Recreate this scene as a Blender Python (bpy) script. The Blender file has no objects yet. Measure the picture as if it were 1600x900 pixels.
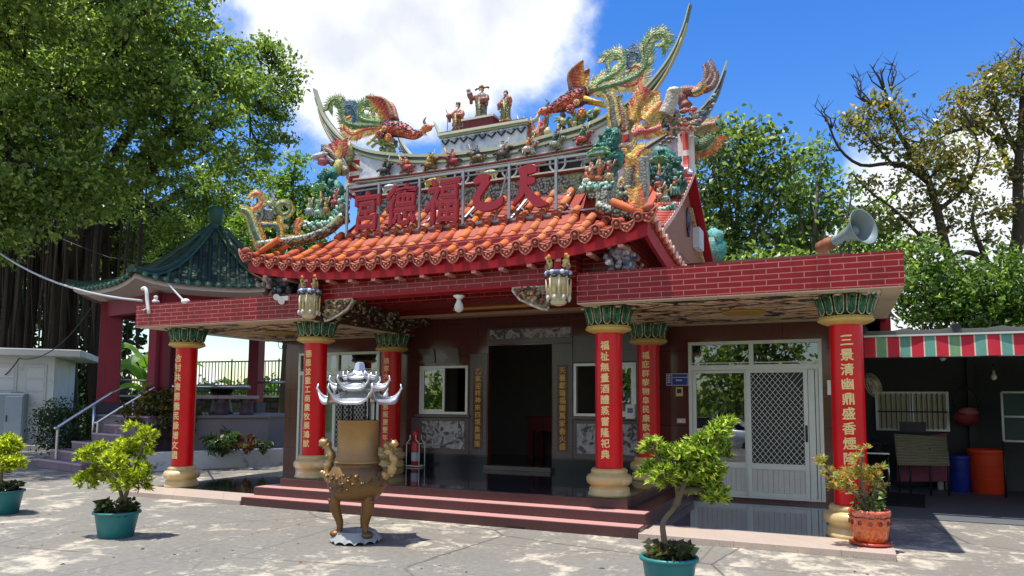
import bpy, bmesh, math, random
import numpy as np
from mathutils import Vector, Matrix, noise as mnoise

random.seed(7); RNG = np.random.default_rng(11)
SC = bpy.context.scene; COL = SC.collection
PI = math.pi; R = math.radians

# ---------------------------------------------------------------- camera
CAMP = (5.3674, -9.4712, 1.6213); YAW, PITCH, ROLL, FPX, SHY = .4274, .0817, .0057, 1127.59, 85.0
_fw = np.array([-math.sin(YAW)*math.cos(PITCH), math.cos(YAW)*math.cos(PITCH), math.sin(PITCH)])
_rt = np.array([math.cos(YAW), math.sin(YAW), 0.]); _up = np.cross(_rt, _fw)
_r2 = math.cos(ROLL)*_rt+math.sin(ROLL)*_up; _u2 = -math.sin(ROLL)*_rt+math.cos(ROLL)*_up
cd = bpy.data.cameras.new('camera'); cam = bpy.data.objects.new('camera', cd); COL.objects.link(cam)
cam.matrix_world = Matrix(((_r2[0], _u2[0], -_fw[0], CAMP[0]), (_r2[1], _u2[1], -_fw[1], CAMP[1]), (_r2[2], _u2[2], -_fw[2], CAMP[2]), (0, 0, 0, 1)))
cd.sensor_width = 36; cd.lens = 36*FPX/1600; cd.shift_y = SHY/1600; cd.clip_end = 3000; cd.clip_start = .05
SC.camera = cam
def ray(px, py): return _fw+_r2*(px-800)/FPX-_u2*(py-450-SHY)/FPX
def PY(px, py, y):                      # point of the photo on the plane Y = y
    d = ray(px, py); return tuple(np.array(CAMP)+d*(y-CAMP[1])/d[1])
def PX(px, py, x):
    d = ray(px, py); return tuple(np.array(CAMP)+d*(x-CAMP[0])/d[0])
def PZ(px, py, z=0.):
    d = ray(px, py); return tuple(np.array(CAMP)+d*(z-CAMP[2])/d[2])
def PD(px, py, dep):                    # at a distance along the view axis
    return tuple(np.array(CAMP)+ray(px, py)*dep)
def dep_of(p): return float((np.array(p)-np.array(CAMP))@_fw)

# ---------------------------------------------------------------- sun, sky, exposure
SUN_DIR = Vector((-.16, -.16, 1)).normalized()
sd = bpy.data.lights.new('sun', 'SUN'); sd.energy = 4.6; sd.angle = R(.53); sd.color = (1, .965, .9)
so = bpy.data.objects.new('sun', sd); COL.objects.link(so); so.rotation_euler = (-SUN_DIR).to_track_quat('-Z', 'Y').to_euler()
so.location = (0, 0, 30)
W = bpy.data.worlds.new('World'); SC.world = W; W.use_nodes = True
def build_world():
    nt = W.node_tree; nt.nodes.clear(); N = nt.nodes.new; L = nt.links.new
    out = N('ShaderNodeOutputWorld'); bg = N('ShaderNodeBackground'); bg.inputs[1].default_value = .15
    sky = N('ShaderNodeTexSky'); sky.sky_type = 'NISHITA'; sky.sun_disc = False
    sky.sun_elevation = math.asin(SUN_DIR.z); sky.sun_rotation = math.atan2(SUN_DIR.x, SUN_DIR.y)
    sky.air_density = 1.2; sky.dust_density = .5; sky.ozone_density = 2.6; sky.altitude = 50
    hs = N('ShaderNodeHueSaturation'); hs.inputs['Saturation'].default_value = 1.42; hs.inputs['Value'].default_value = .95
    hs.inputs['Hue'].default_value = .515
    L(sky.outputs[0], hs.inputs['Color'])
    tc = N('ShaderNodeTexCoord'); D = tc.outputs['Generated']
    def math_(op, a, b=None, clamp=False):
        m = N('ShaderNodeMath'); m.operation = op; m.use_clamp = clamp
        for i, v in enumerate((a, b)):
            if v is None: continue
            if isinstance(v, (int, float)): m.inputs[i].default_value = v
            else: L(v, m.inputs[i])
        return m.outputs[0]
    nz = N('ShaderNodeTexNoise'); nz.inputs['Scale'].default_value = 5.; nz.inputs['Detail'].default_value = 9; nz.inputs['Roughness'].default_value = .6
    L(D, nz.inputs['Vector'])
    n2 = N('ShaderNodeTexNoise'); n2.inputs['Scale'].default_value = 17; n2.inputs['Detail'].default_value = 6; L(D, n2.inputs['Vector'])
    # cumulus banks: soft blobs in directions of the sky, torn by noise
    tot = None
    for (px, py, rad, w) in [(640, 30, .18, 1.), (530, 75, .11, .95), (760, 0, .15, .95), (830, 40, .09, .6), (620, -130, .26, 1.), (690, 110, .10, .9), (590, 120, .085, .9), (790, 150, .05, .4),
                             (1500, 400, .16, .9), (1400, 300, .10, .75), (1570, 260, .10, .8), (1330, 420, .12, .7), (1650, 420, .16, .9), (1130, 60, .05, .22), (440, 612, .035, .8), (330, 612, .04, .8), (160, 430, .06, .7),
                             (2900, 250, .35, .8), (-900, 150, .4, .9)]:
        d = ray(px, py); d = d/np.linalg.norm(d)
        vm = N('ShaderNodeVectorMath'); vm.operation = 'DISTANCE'; L(D, vm.inputs[0]); vm.inputs[1].default_value = tuple(d)
        v = math_('MULTIPLY', math_('SUBTRACT', 1, math_('DIVIDE', vm.outputs['Value'], rad*1.5), True), w*1.25)
        tot = v if tot is None else math_('MAXIMUM', tot, v)
    for (dx, dy, dz, rad, w) in [(.5, -.8, .5, .5, .9), (-.6, -.7, .35, .45, .9), (0, -.9, .3, .4, .8), (.9, -.3, .4, .4, .8)]:   # more of the same behind the viewer
        d = Vector((dx, dy, dz)).normalized()
        vm = N('ShaderNodeVectorMath'); vm.operation = 'DISTANCE'; L(D, vm.inputs[0]); vm.inputs[1].default_value = tuple(d)
        tot = math_('MAXIMUM', tot, math_('MULTIPLY', math_('SUBTRACT', 1, math_('DIVIDE', vm.outputs['Value'], rad*1.5), True), w*1.25))
    dens = math_('ADD', tot, math_('MULTIPLY', math_('SUBTRACT', nz.outputs[0], .5), 1.5))
    dens = math_('ADD', dens, math_('MULTIPLY', math_('SUBTRACT', n2.outputs[0], .5), .35))
    mr = N('ShaderNodeMapRange'); mr.interpolation_type = 'SMOOTHSTEP'; L(dens, mr.inputs[0]); mr.inputs[1].default_value = .36; mr.inputs[2].default_value = .78
    mask = math_('MULTIPLY', mr.outputs[0], math_('GREATER_THAN', tot, .001))
    # cloud colour: greyer where thick
    cr = N('ShaderNodeMapRange'); L(math_('ADD', dens, math_('MULTIPLY', n2.outputs[0], .8)), cr.inputs[0]); cr.inputs[1].default_value = .95; cr.inputs[2].default_value = 1.75
    mc = N('ShaderNodeMix'); mc.data_type = 'RGBA'; L(cr.outputs[0], mc.inputs['Factor']); mc.inputs[6].default_value = (5.6, 5.7, 5.9, 1); mc.inputs[7].default_value = (3.9, 4.1, 4.5, 1)
    mx = N('ShaderNodeMix'); mx.data_type = 'RGBA'; L(mask, mx.inputs['Factor']); L(hs.outputs[0], mx.inputs[6]); L(mc.outputs[2], mx.inputs[7])
    L(mx.outputs[2], bg.inputs[0]); L(bg.outputs[0], out.inputs[0])
build_world()
SC.view_settings.view_transform = 'Standard'; SC.view_settings.look = 'None'; SC.view_settings.exposure = .52; SC.view_settings.gamma = 1
SC.render.engine = 'CYCLES'; SC.cycles.max_bounces = 8; SC.cycles.transparent_max_bounces = 12; SC.cycles.use_denoising = True
SC.cycles.caustics_reflective = False; SC.cycles.caustics_refractive = False; SC.cycles.sample_clamp_indirect = 8

# ---------------------------------------------------------------- helpers
def lin(r, g, b):
    f = lambda c: (c/255/12.92) if c/255 <= .04045 else ((c/255+.055)/1.055)**2.4
    return (f(r), f(g), f(b))
class MB:
    """collects shapes into one mesh, each face with its own colour, smooth flag and material slot"""
    def __init__(s): s.v = []; s.f = []; s.c = []; s.sm = []; s.mi = []
    def face(s, idx, c=(1, 1, 1), sm=False, mi=0): s.f.append(tuple(idx)); s.c.append(c); s.sm.append(sm); s.mi.append(mi)
    def poly(s, pts, c=(1, 1, 1), mi=0):
        n = len(s.v); s.v += [tuple(p) for p in pts]; s.face(range(n, n+len(pts)), c, False, mi)
    def box(s, a, b, c=(1, 1, 1), mi=0, M=None):
        (x0, y0, z0), (x1, y1, z1) = a, b; n = len(s.v)
        P = [(x0, y0, z0), (x1, y0, z0), (x1, y1, z0), (x0, y1, z0), (x0, y0, z1), (x1, y0, z1), (x1, y1, z1), (x0, y1, z1)]
        if M is not None: P = [tuple(M @ Vector(p)) for p in P]
        s.v += P
        for q in ((0, 3, 2, 1), (4, 5, 6, 7), (0, 1, 5, 4), (1, 2, 6, 5), (2, 3, 7, 6), (3, 0, 4, 7)): s.face([n+i for i in q], c, False, mi)
    def obox(s, p, q, w, h, c=(1, 1, 1), mi=0, up=(0, 0, 1)):        # bar of section w x h from p to q
        p, q = Vector(p), Vector(q); d = (q-p).normalized(); u = Vector(up)
        if abs(d.dot(u)) > .98: u = Vector((0, 1, 0))
        r = d.cross(u).normalized(); u = r.cross(d); n = len(s.v)
        for e in (p, q):
            for a, b in ((-1, -1), (1, -1), (1, 1), (-1, 1)): s.v.append(tuple(e+r*a*w/2+u*b*h/2))
        for f in ((0, 1, 2, 3), (7, 6, 5, 4), (0, 4, 5, 1), (1, 5, 6, 2), (2, 6, 7, 3), (3, 7, 4, 0)): s.face([n+i for i in f], c, False, mi)
    def tube(s, pts, rad, seg=8, c=(1, 1, 1), mi=0, cap=True, flat=1., sm=True, cf=None, up=None):
        pts = [Vector(p) for p in pts]; k = len(pts)
        if not hasattr(rad, '__len__'): rad = [rad]*k
        if len(rad) != k: rad = list(np.interp(np.linspace(0, 1, k), np.linspace(0, 1, len(rad)), rad))
        n0 = len(s.v); pu = None
        for i, p in enumerate(pts):
            t = (pts[min(i+1, k-1)]-pts[max(i-1, 0)])
            t = t.normalized() if t.length > 1e-9 else Vector((0, 0, 1))
            if pu is None:
                u = Vector(up) if up else (Vector((0, 1, 0)) if abs(t.y) < .9 else Vector((0, 0, 1)))
            else: u = pu
            u = u-t*u.dot(t)
            if u.length < 1e-6: u = Vector((1, 0, 0))-t*t.x
            u.normalize(); pu = u; r = t.cross(u)
            for j in range(seg):
                a = 2*PI*j/seg; s.v.append(tuple(p+(r*math.cos(a)+u*(math.sin(a)*flat))*rad[i]))
        for i in range(k-1):
            for j in range(seg):
                cc = cf(i/(k-1), j) if cf else c
                a = n0+i*seg+j; b = n0+i*seg+(j+1) % seg; s.face((a, b, b+seg, a+seg), cc, sm, mi)
        if cap:
            s.face([n0+j for j in range(seg)][::-1], cf(0, 0) if cf else c, False, mi); s.face([n0+(k-1)*seg+j for j in range(seg)], cf(1, 0) if cf else c, False, mi)
    def lathe(s, prof, o=(0, 0, 0), seg=24, c=(1, 1, 1), mi=0, cf=None, cap=True, flute=0, nfl=0, sm=True, a0=0.):
        n0 = len(s.v); k = len(prof)
        for i, (r, z) in enumerate(prof):
            for j in range(seg):
                a = a0+2*PI*j/seg; rr = r*(1+flute*math.cos(nfl*a)) if nfl else r
                s.v.append((o[0]+rr*math.cos(a), o[1]+rr*math.sin(a), o[2]+z))
        for i in range(k-1):
            for j in range(seg):
                a = n0+i*seg+j; b = n0+i*seg+(j+1) % seg; s.face((a, b, b+seg, a+seg), cf(i) if cf else c, sm, mi)
        if cap:
            s.face([n0+j for j in range(seg)][::-1], cf(0) if cf else c, False, mi); s.face([n0+(k-1)*seg+j for j in range(seg)], cf(k-2) if cf else c, False, mi)
    def blob(s, o, r, c=(1, 1, 1), seg=10, rings=6, rough=0., mi=0, M=None, cf=None):
        n0 = len(s.v); rr = r if hasattr(r, '__len__') else (r, r, r); sd = random.random()*50
        for i in range(rings+1):
            th = PI*i/rings
            for j in range(seg):
                ph = 2*PI*j/seg; d = Vector((math.sin(th)*math.cos(ph), math.sin(th)*math.sin(ph), math.cos(th)))
                k = 1+rough*(mnoise.noise(d*2.2+Vector((sd, 0, 0)))*1.6) if rough else 1
                p = Vector((d.x*rr[0]*k, d.y*rr[1]*k, d.z*rr[2]*k))
                if M is not None: p = M @ p
                s.v.append((o[0]+p.x, o[1]+p.y, o[2]+p.z))
        for i in range(rings):
            for j in range(seg):
                a = n0+i*seg+j; b = n0+i*seg+(j+1) % seg; s.face((a, a+seg, b+seg, b), cf(i/rings) if cf else c, True, mi)
    def slab(s, pts, th, c=(1, 1, 1), mi=0, nrm=None, cs=None):      # flat polygon given thickness along its normal
        P = [Vector(p) for p in pts]; nn = Vector(nrm) if nrm else (P[1]-P[0]).cross(P[2]-P[0]).normalized(); n = len(s.v); k = len(P)
        s.v += [tuple(p+nn*th/2) for p in P]+[tuple(p-nn*th/2) for p in P]
        s.face(range(n, n+k), c, False, mi); s.face(range(n+2*k-1, n+k-1, -1), c, False, mi)
        for i in range(k): j = (i+1) % k; s.face((n+i, n+k+i, n+k+j, n+j), cs or c, False, mi)
    def add(s, o, M=None):
        n = len(s.v); s.v += [tuple(M @ Vector(p)) if M is not None else p for p in o.v]
        s.f += [tuple(i+n for i in f) for f in o.f]; s.c += o.c; s.sm += o.sm; s.mi += o.mi
    def build(s, name, mat, parent=None, bevel=0.):
        me = bpy.data.meshes.new(name); me.from_pydata(s.v, [], s.f)
        for m in (mat if isinstance(mat, (list, tuple)) else [mat]): me.materials.append(m)
        me.polygons.foreach_set('use_smooth', s.sm); me.polygons.foreach_set('material_index', s.mi)
        at = me.attributes.new('Col', 'FLOAT_COLOR', 'FACE')
        at.data.foreach_set('color', np.array([(*c[:3], 1.) for c in s.c], dtype=np.float32).ravel())
        me.update(); o = bpy.data.objects.new(name, me); COL.objects.link(o)
        if parent: o.parent = parent
        if bevel:
            b = o.modifiers.new('bevel', 'BEVEL'); b.width = bevel; b.segments = 2; b.limit_method = 'ANGLE'; b.angle_limit = R(50)
        return o
def tag(o, label=None, cat=None, group=None, kind=None):
    if label: o['label'] = label
    if cat: o['category'] = cat
    if group: o['group'] = group
    if kind: o['kind'] = kind
    return o
def thing(name, label, cat, loc=(0, 0, 0), rz=0, group=None):
    o = bpy.data.objects.new(name, None); COL.objects.link(o); o.location = loc; o.rotation_euler = (0, 0, rz); o.empty_display_size = .2
    return tag(o, label, cat, group)
def copy_tree(o, parent=None):
    c = o.copy(); COL.objects.link(c); c.parent = parent
    for ch in list(o.children): copy_tree(ch, c)
    return c
def smooth_path(pts, n=24):
    P = [np.array(p, float) for p in pts]; P = [2*P[0]-P[1]]+P+[2*P[-1]-P[-2]]; out = []; k = len(P)-3
    for i in range(n):
        t = i/(n-1)*k; j = min(int(t), k-1); u = t-j; a, b, c, d = P[j:j+4]
        out.append(tuple(.5*((2*b)+(-a+c)*u+(2*a-5*b+4*c-d)*u*u+(-a+3*b-3*c+d)*u**3)))
    return out
def lerp(a, b, t): return tuple(x+(y-x)*t for x, y in zip(a, b))
def jit(c, a=.15): k = 1+random.uniform(-a, a); return tuple(min(1, x*k) for x in c)

# ---------------------------------------------------------------- materials
class NT:
    def __init__(s, name):
        s.m = bpy.data.materials.new(name); s.m.use_nodes = True; s.t = s.m.node_tree; s.p = s.t.nodes['Principled BSDF']; s.out = s.t.nodes['Material Output']
    def n(s, t, **k):
        x = s.t.nodes.new(t)
        for a, v in k.items():
            if hasattr(x, a): setattr(x, a, v)
        return x
    def l(s, a, b): s.t.links.new(a, b)
    def coords(s, kind='Object', scale=None):
        tc = s.n('ShaderNodeTexCoord'); o = tc.outputs[kind]
        if scale is not None:
            mp = s.n('ShaderNodeMapping'); mp.inputs['Scale'].default_value = scale; s.l(o, mp.inputs[0]); o = mp.outputs[0]
        return o
    def noise(s, vec, scale, detail=5, rough=.55, dist=0.):
        x = s.n('ShaderNodeTexNoise'); x.inputs['Scale'].default_value = scale; x.inputs['Detail'].default_value = detail; x.inputs['Roughness'].default_value = rough; x.inputs['Distortion'].default_value = dist
        s.l(vec, x.inputs['Vector']); return x.outputs[0]
    def ramp(s, fac, stops, interp='LINEAR'):
        x = s.n('ShaderNodeValToRGB'); x.color_ramp.interpolation = interp; e = x.color_ramp.elements
        while len(e) < len(stops): e.new(.5)
        for i, (p, c) in enumerate(stops): e[i].position = p; e[i].color = (*c[:3], 1) if hasattr(c, '__len__') else (c, c, c, 1)
        s.l(fac, x.inputs[0]); return x.outputs[0]
    def mix(s, fac, a, b, mode='MIX'):
        x = s.n('ShaderNodeMix'); x.data_type = 'RGBA'; x.blend_type = mode
        for i, v in ((0, fac), (6, a), (7, b)):
            if isinstance(v, (int, float)): x.inputs[i].default_value = v
            elif isinstance(v, tuple): x.inputs[i].default_value = (*v[:3], 1)
            else: s.l(v, x.inputs[i])
        return x.outputs[2]
    def math(s, op, a, b=None, clamp=False):
        x = s.n('ShaderNodeMath'); x.operation = op; x.use_clamp = clamp
        for i, v in enumerate((a, b)):
            if v is None: continue
            if isinstance(v, (int, float)): x.inputs[i].default_value = v
            else: s.l(v, x.inputs[i])
        return x.outputs[0]
    def bump(s, h, strength=.3, dist=.01):
        b = s.n('ShaderNodeBump'); b.inputs['Strength'].default_value = strength; b.inputs['Distance'].default_value = dist; s.l(h, b.inputs['Height']); s.l(b.outputs[0], s.p.inputs['Normal'])
    def set(s, rough=None, metal=None, spec=None, coat=None):
        if rough is not None: s.p.inputs['Roughness'].default_value = rough
        if metal is not None: s.p.inputs['Metallic'].default_value = metal
        if spec is not None: s.p.inputs['Specular IOR Level'].default_value = spec
        if coat is not None: s.p.inputs['Coat Weight'].default_value = coat; s.p.inputs['Coat Roughness'].default_value = .08
        return s
def paint(name, col, rough=.5, metal=0., var=.18, vs=4., bump=.15, bs=40., spec=.5, coat=None, stain=None):
    t = NT(name); v = t.coords(); n1 = t.noise(v, vs, 6, .6); n2 = t.noise(v, vs*9, 4, .6)
    c = t.mix(n1, tuple(x*(1-var*1.4) for x in col), tuple(min(1, x*(1+var)) for x in col))
    c = t.mix(t.math('MULTIPLY', n2, var), c, tuple(x*.55 for x in col))
    if stain: c = t.mix(t.ramp(t.noise(v, stain[0], 7, .65), [(stain[2], 0.), (min(.99, stain[2]+.16), 1.)]), c, stain[1])
    t.l(c, t.p.inputs['Base Color']); t.set(rough, metal, spec, coat)
    rr = t.math('ADD', t.math('MULTIPLY', n2, .22), rough-.1); t.l(rr, t.p.inputs['Roughness'])
    if bump: t.bump(t.noise(v, bs, 5, .6), bump, .006)
    return t.m
def attr_mat(name, rough=.35, spec=.5, coat=None, var=.25, vs=30., bump=.3, bs=60., transl=0.):
    t = NT(name); a = t.n('ShaderNodeAttribute'); a.attribute_name = 'Col'; v = t.coords()
    n = t.noise(v, vs, 5, .6); c = t.mix(n, t.mix(1., a.outputs[0], (1-var, 1-var, 1-var), 'MULTIPLY'), t.mix(1., a.outputs[0], (1+var*.6,)*3, 'MULTIPLY'))
    t.l(c, t.p.inputs['Base Color']); t.set(rough, 0, spec, coat)
    if bump: t.bump(t.noise(v, bs, 4, .6), bump, .008)
    if transl:
        tr = t.n('ShaderNodeBsdfTranslucent'); ms = t.n('ShaderNodeMixShader'); ms.inputs[0].default_value = transl
        t.l(t.mix(1., a.outputs[0], (1.65, 1.62, .78), 'MULTIPLY'), tr.inputs[0]); t.l(t.p.outputs[0], ms.inputs[1]); t.l(tr.outputs[0], ms.inputs[2]); t.l(ms.outputs[0], t.out.inputs[0])
    return t.m
def mosaic_attr():
    t = NT('cut_porcelain'); a = t.n('ShaderNodeAttribute'); a.attribute_name = 'Col'; v = t.coords('Generated'); v = t.coords(); vo = t.n('ShaderNodeTexVoronoi'); vo.inputs['Scale'].default_value = 24; t.l(v, vo.inputs['Vector'])
    ve = t.n('ShaderNodeTexVoronoi'); ve.feature = 'DISTANCE_TO_EDGE'; ve.inputs['Scale'].default_value = 24; t.l(v, ve.inputs['Vector'])
    sx = t.n('ShaderNodeSeparateColor'); t.l(vo.outputs['Color'], sx.inputs[0]); n = t.noise(v, 7, 6, .65)
    hs = t.n('ShaderNodeHueSaturation'); hs.inputs['Saturation'].default_value = .95; t.l(a.outputs[0], hs.inputs['Color'])
    t.l(t.math('ADD', .5, t.math('MULTIPLY', t.math('SUBTRACT', sx.outputs[0], .5), .05)), hs.inputs['Hue']); t.l(t.math('ADD', .68, t.math('MULTIPLY', sx.outputs[1], .5)), hs.inputs['Value'])
    c = t.mix(t.ramp(ve.outputs['Distance'], [(.0, .7), (.06, 0.)]), hs.outputs[0], lin(64, 54, 46)); c = t.mix(t.ramp(n, [(.5, 0.), (.72, .5)]), c, lin(136, 130, 118)); c = t.mix(t.ramp(n, [(.3, .75), (.46, 0.)]), c, lin(52, 48, 42))
    t.l(c, t.p.inputs['Base Color']); t.set(.5, 0, .4, .0); t.bump(t.math('ADD', ve.outputs['Distance'], t.math('MULTIPLY', n, .3)), .7, .02); return t.m
CER = mosaic_attr()
MATTE = attr_mat('painted_matte', .6, .4, None, .22, 14, .25, 60)
LEAF = attr_mat('leaf', .36, .6, None, .12, 3., 0, 40, .5)
WOOD = attr_mat('bark', .85, .2, None, .4, 9, .8, 22)
def brick_mat(name, c1, c2, mortar, bw, bh, ms=.008, rough=.35, spec=.5, offs=.5, bump=.35):
    t = NT(name); g = t.n('ShaderNodeTexCoord'); sx = t.n('ShaderNodeSeparateXYZ'); t.l(g.outputs['Object'], sx.inputs[0])
    cx = t.n('ShaderNodeCombineXYZ'); t.l(t.math('ADD', sx.outputs[0], sx.outputs[1]), cx.inputs[0]); t.l(sx.outputs[2], cx.inputs[1])
    b = t.n('ShaderNodeTexBrick'); t.l(cx.outputs[0], b.inputs['Vector']); b.offset = offs
    b.inputs['Color1'].default_value = (*c1, 1); b.inputs['Color2'].default_value = (*c2, 1); b.inputs['Mortar'].default_value = (*mortar, 1)
    b.inputs['Scale'].default_value = 1; b.inputs['Mortar Size'].default_value = ms; b.inputs['Mortar Smooth'].default_value = .15; b.inputs['Bias'].default_value = -.1
    b.inputs['Brick Width'].default_value = bw; b.inputs['Row Height'].default_value = bh
    n = t.noise(g.outputs['Object'], 9, 6, .65); n3 = t.noise(g.outputs['Object'], 1.7, 4, .6)
    c = t.mix(t.math('MULTIPLY', n, .5), b.outputs['Color'], tuple(x*.5 for x in c1)); n4 = t.noise(t.coords('Object', (2.5, 2.5, .25)), 3, 5, .65); c = t.mix(t.ramp(n4, [(.5, 0.), (.75, .5)]), c, tuple(x*.35 for x in c2)); c = t.mix(t.math('MULTIPLY', n3, .25), c, tuple(min(1, x*1.3) for x in c2))
    t.l(c, t.p.inputs['Base Color']); t.set(rough, 0, spec*.6)
    inv = t.math('SUBTRACT', 1, b.outputs['Fac']); t.bump(t.math('ADD', inv, t.math('MULTIPLY', n, .25)), bump, .006)
    return t.m
BRICK = brick_mat('red_brick_tile', lin(146, 18, 26), lin(118, 14, 22), lin(190, 128, 118), .275, .068, .006)
GABLE = brick_mat('gable_tile', lin(176, 112, 92), lin(150, 90, 74), lin(90, 40, 34), .16, .045, .008)
STONEWALL = brick_mat('dark_stone_wall', lin(70, 68, 60), lin(48, 48, 42), lin(30, 29, 26), .5, .26, .02, .9, .2, .4, 1.)
BLOCKWALL = brick_mat('concrete_block', lin(190, 190, 185), lin(172, 172, 168), lin(120, 120, 116), .4, .2, .008, .9, .2)
def granite_mat(name, a, b, speck, rough=.12, jw=0., jh=0., joint=(0, 0, 0)):
    t = NT(name); v = t.coords(); n = t.noise(v, 160, 3, .7); n2 = t.noise(v, 2.2, 5, .6); n3 = t.noise(v, 70, 2, .5)
    c = t.mix(t.ramp(n, [(.35, 0.), (.62, 1.)]), a, b); c = t.mix(t.ramp(n3, [(.62, 0.), (.72, 1.)]), c, speck); c = t.mix(t.math('MULTIPLY', n2, .5), c, tuple(x*.6 for x in a))
    t.set(rough, 0, .5)
    if jw:
        sx = t.n('ShaderNodeSeparateXYZ'); t.l(v, sx.inputs[0]); cx = t.n('ShaderNodeCombineXYZ'); t.l(t.math('ADD', sx.outputs[0], sx.outputs[1]), cx.inputs[0]); t.l(sx.outputs[2], cx.inputs[1])
        k = t.n('ShaderNodeTexBrick'); t.l(cx.outputs[0], k.inputs['Vector']); k.offset = 0; k.inputs['Mortar Size'].default_value = .003; k.inputs['Brick Width'].default_value = jw; k.inputs['Row Height'].default_value = jh; k.inputs['Scale'].default_value = 1
        c = t.mix(k.outputs['Fac'], c, joint)
    t.l(c, t.p.inputs['Base Color']); t.l(t.math('ADD', t.math('MULTIPLY', n2, .12), rough-.05, True), t.p.inputs['Roughness'])
    return t.m
GRAN_WALL = granite_mat('dark_red_granite', lin(84, 46, 42), lin(106, 64, 58), lin(44, 24, 22), .12, .9, .62, lin(28, 16, 16))
GRAN_FLOOR = granite_mat('black_polished_granite', lin(34, 36, 44), lin(52, 54, 62), lin(80, 82, 88), .05)
GRAN_STEP = granite_mat('maroon_granite', lin(66, 38, 40), lin(92, 56, 56), lin(42, 25, 27), .3)
GRAN_TREAD = granite_mat('sunlit_step_granite', lin(190, 138, 130), lin(208, 158, 150), lin(140, 94, 90), .45)  # sunlight on the lower step tops put into a paler granite colour
GRAN_EDGE = granite_mat('grey_pink_granite', lin(178, 160, 146), lin(202, 184, 168), lin(126, 108, 98), .4, 1.1, .6, lin(120, 108, 102))
GRAN_GREY = granite_mat('grey_carved_granite', lin(88, 78, 78), lin(112, 102, 101), lin(58, 50, 50), .22, .62, .42, lin(58, 52, 52))
RED = paint('red_column_enamel', lin(210, 0, 18), .38, 0, .24, 1.6, .15, 25, .35, .15, (5., lin(222, 40, 48), .62))
FASCIA = paint('red_fascia_paint', lin(156, 12, 28), .5, 0, .2, 2, .15, 30, .3, None, (3, lin(128, 14, 26), .6))
DKRED = paint('dark_red_paint', lin(120, 14, 20), .5, 0, .2, 3, .15, 30)
MAROON = paint('pavilion_maroon', lin(128, 26, 48), .6, 0, .2, 2.5, .25, 30, .4, None, (2.2, lin(116, 30, 46), .55))
ALU = paint('aluminium_frame', lin(206, 210, 206), .38, .35, .1, 6, .05, 30)
ALUP = paint('aluminium_panel', lin(196, 196, 190), .5, .1, .1, 8, .1, 30)
STEEL = paint('stainless_steel', lin(205, 208, 212), .22, .9, .12, 6, .1, 50)
GALV = paint('galvanised_angle', lin(150, 156, 160), .5, .3, .2, 7, .2, 40, .5, None, (6, lin(120, 90, 72), .68))
SILVER = paint('burner_tin_roof', lin(215, 218, 220), .34, .75, .14, 7, .35, 30)
BRONZE = paint('weathered_bronze', lin(132, 98, 56), .5, .5, .3, 4, .35, 26, .5, None, (3.2, lin(84, 76, 66), .5))
GOLD = paint('gilt', lin(206, 160, 80), .4, .25, .2, 20, .3, 60)
GOLDTXT = paint('gold_lettering', lin(236, 208, 140), .5, 0, .1, 30, .0)
STONEY = paint('cream_marble', lin(196, 172, 118), .42, 0, .22, 3.5, .1, 30, .5, .1, (2.8, lin(222, 206, 176), .52))
WHITEP = paint('white_paint', lin(225, 225, 220), .5, 0, .06, 5, .1, 40)
CONC = paint('render_concrete', lin(176, 174, 168), .9, 0, .2, 2.2, .4, 30, .3, None, (2., lin(96, 96, 90), .55))
HUTW = paint('hut_whitewash', lin(206, 210, 212), .85, 0, .1, 2, .3, 25, .3, None, (1.6, lin(160, 165, 168), .58))
PLWALL = paint('planter_whitewash', lin(208, 212, 214), .85, 0, .12, 2, .4, 20, .3, None, (3.4, lin(70, 74, 72), .56))
TILEG = attr_mat('green_glazed_tile', .48, .35, 0, .4, 6, .3, 30)
TERRA = attr_mat('terracotta_tile', .7, .22, 0, .42, 5, .35, 40)
BLACK = paint('black_rubber', lin(24, 24, 26), .5, 0, .2, 8, .1, 40)
DARKMET = paint('dark_steel', lin(48, 50, 54), .5, .4, .2, 6, .1, 40)
PIPE = WHITEP
def glass_mat(name, tint=(.6, .65, .65), refl=.08):
    t = NT(name); tr = t.n('ShaderNodeBsdfTransparent'); tr.inputs[0].default_value = (*tint, 1); gl = t.n('ShaderNodeBsdfGlossy'); gl.inputs['Roughness'].default_value = .01; gl.inputs[0].default_value = (.95, .97, 1, 1)
    fr = t.n('ShaderNodeFresnel'); fr.inputs[0].default_value = 1.6; ms = t.n('ShaderNodeMixShader'); f = t.math('ADD', fr.outputs[0], refl, True)
    t.l(f, ms.inputs[0]); t.l(tr.outputs[0], ms.inputs[1]); t.l(gl.outputs[0], ms.inputs[2]); t.l(ms.outputs[0], t.out.inputs[0]); return t.m
GLASS = glass_mat('window_glass', (.42, .47, .48), .09)
def soffit_mat():
    t = NT('painted_soffit'); v = t.coords('Object', (.8, 1.7, 1)); n = t.noise(v, 1.25, 5, .6, .9); n2 = t.noise(t.coords('Object', (1.1, 2.2, 1)), 1.9, 4, .55, 1.2)
    c = t.ramp(n2, [(.36, lin(70, 70, 88)), (.42, lin(222, 206, 172)), (.5, lin(214, 190, 150)), (.55, lin(206, 132, 74)), (.6, lin(226, 210, 176)), (.68, lin(150, 78, 50))])
    c = t.mix(t.ramp(n, [(.47, 0.), (.5, 1.), (.545, 1.), (.57, 0.)]), c, lin(46, 40, 44)); c = t.mix(t.ramp(n, [(.62, 0.), (.68, .9)]), c, lin(214, 160, 84))
    t.l(c, t.p.inputs['Base Color']); t.set(.6, 0, .25); return t.m
SOFFIT = soffit_mat()
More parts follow.
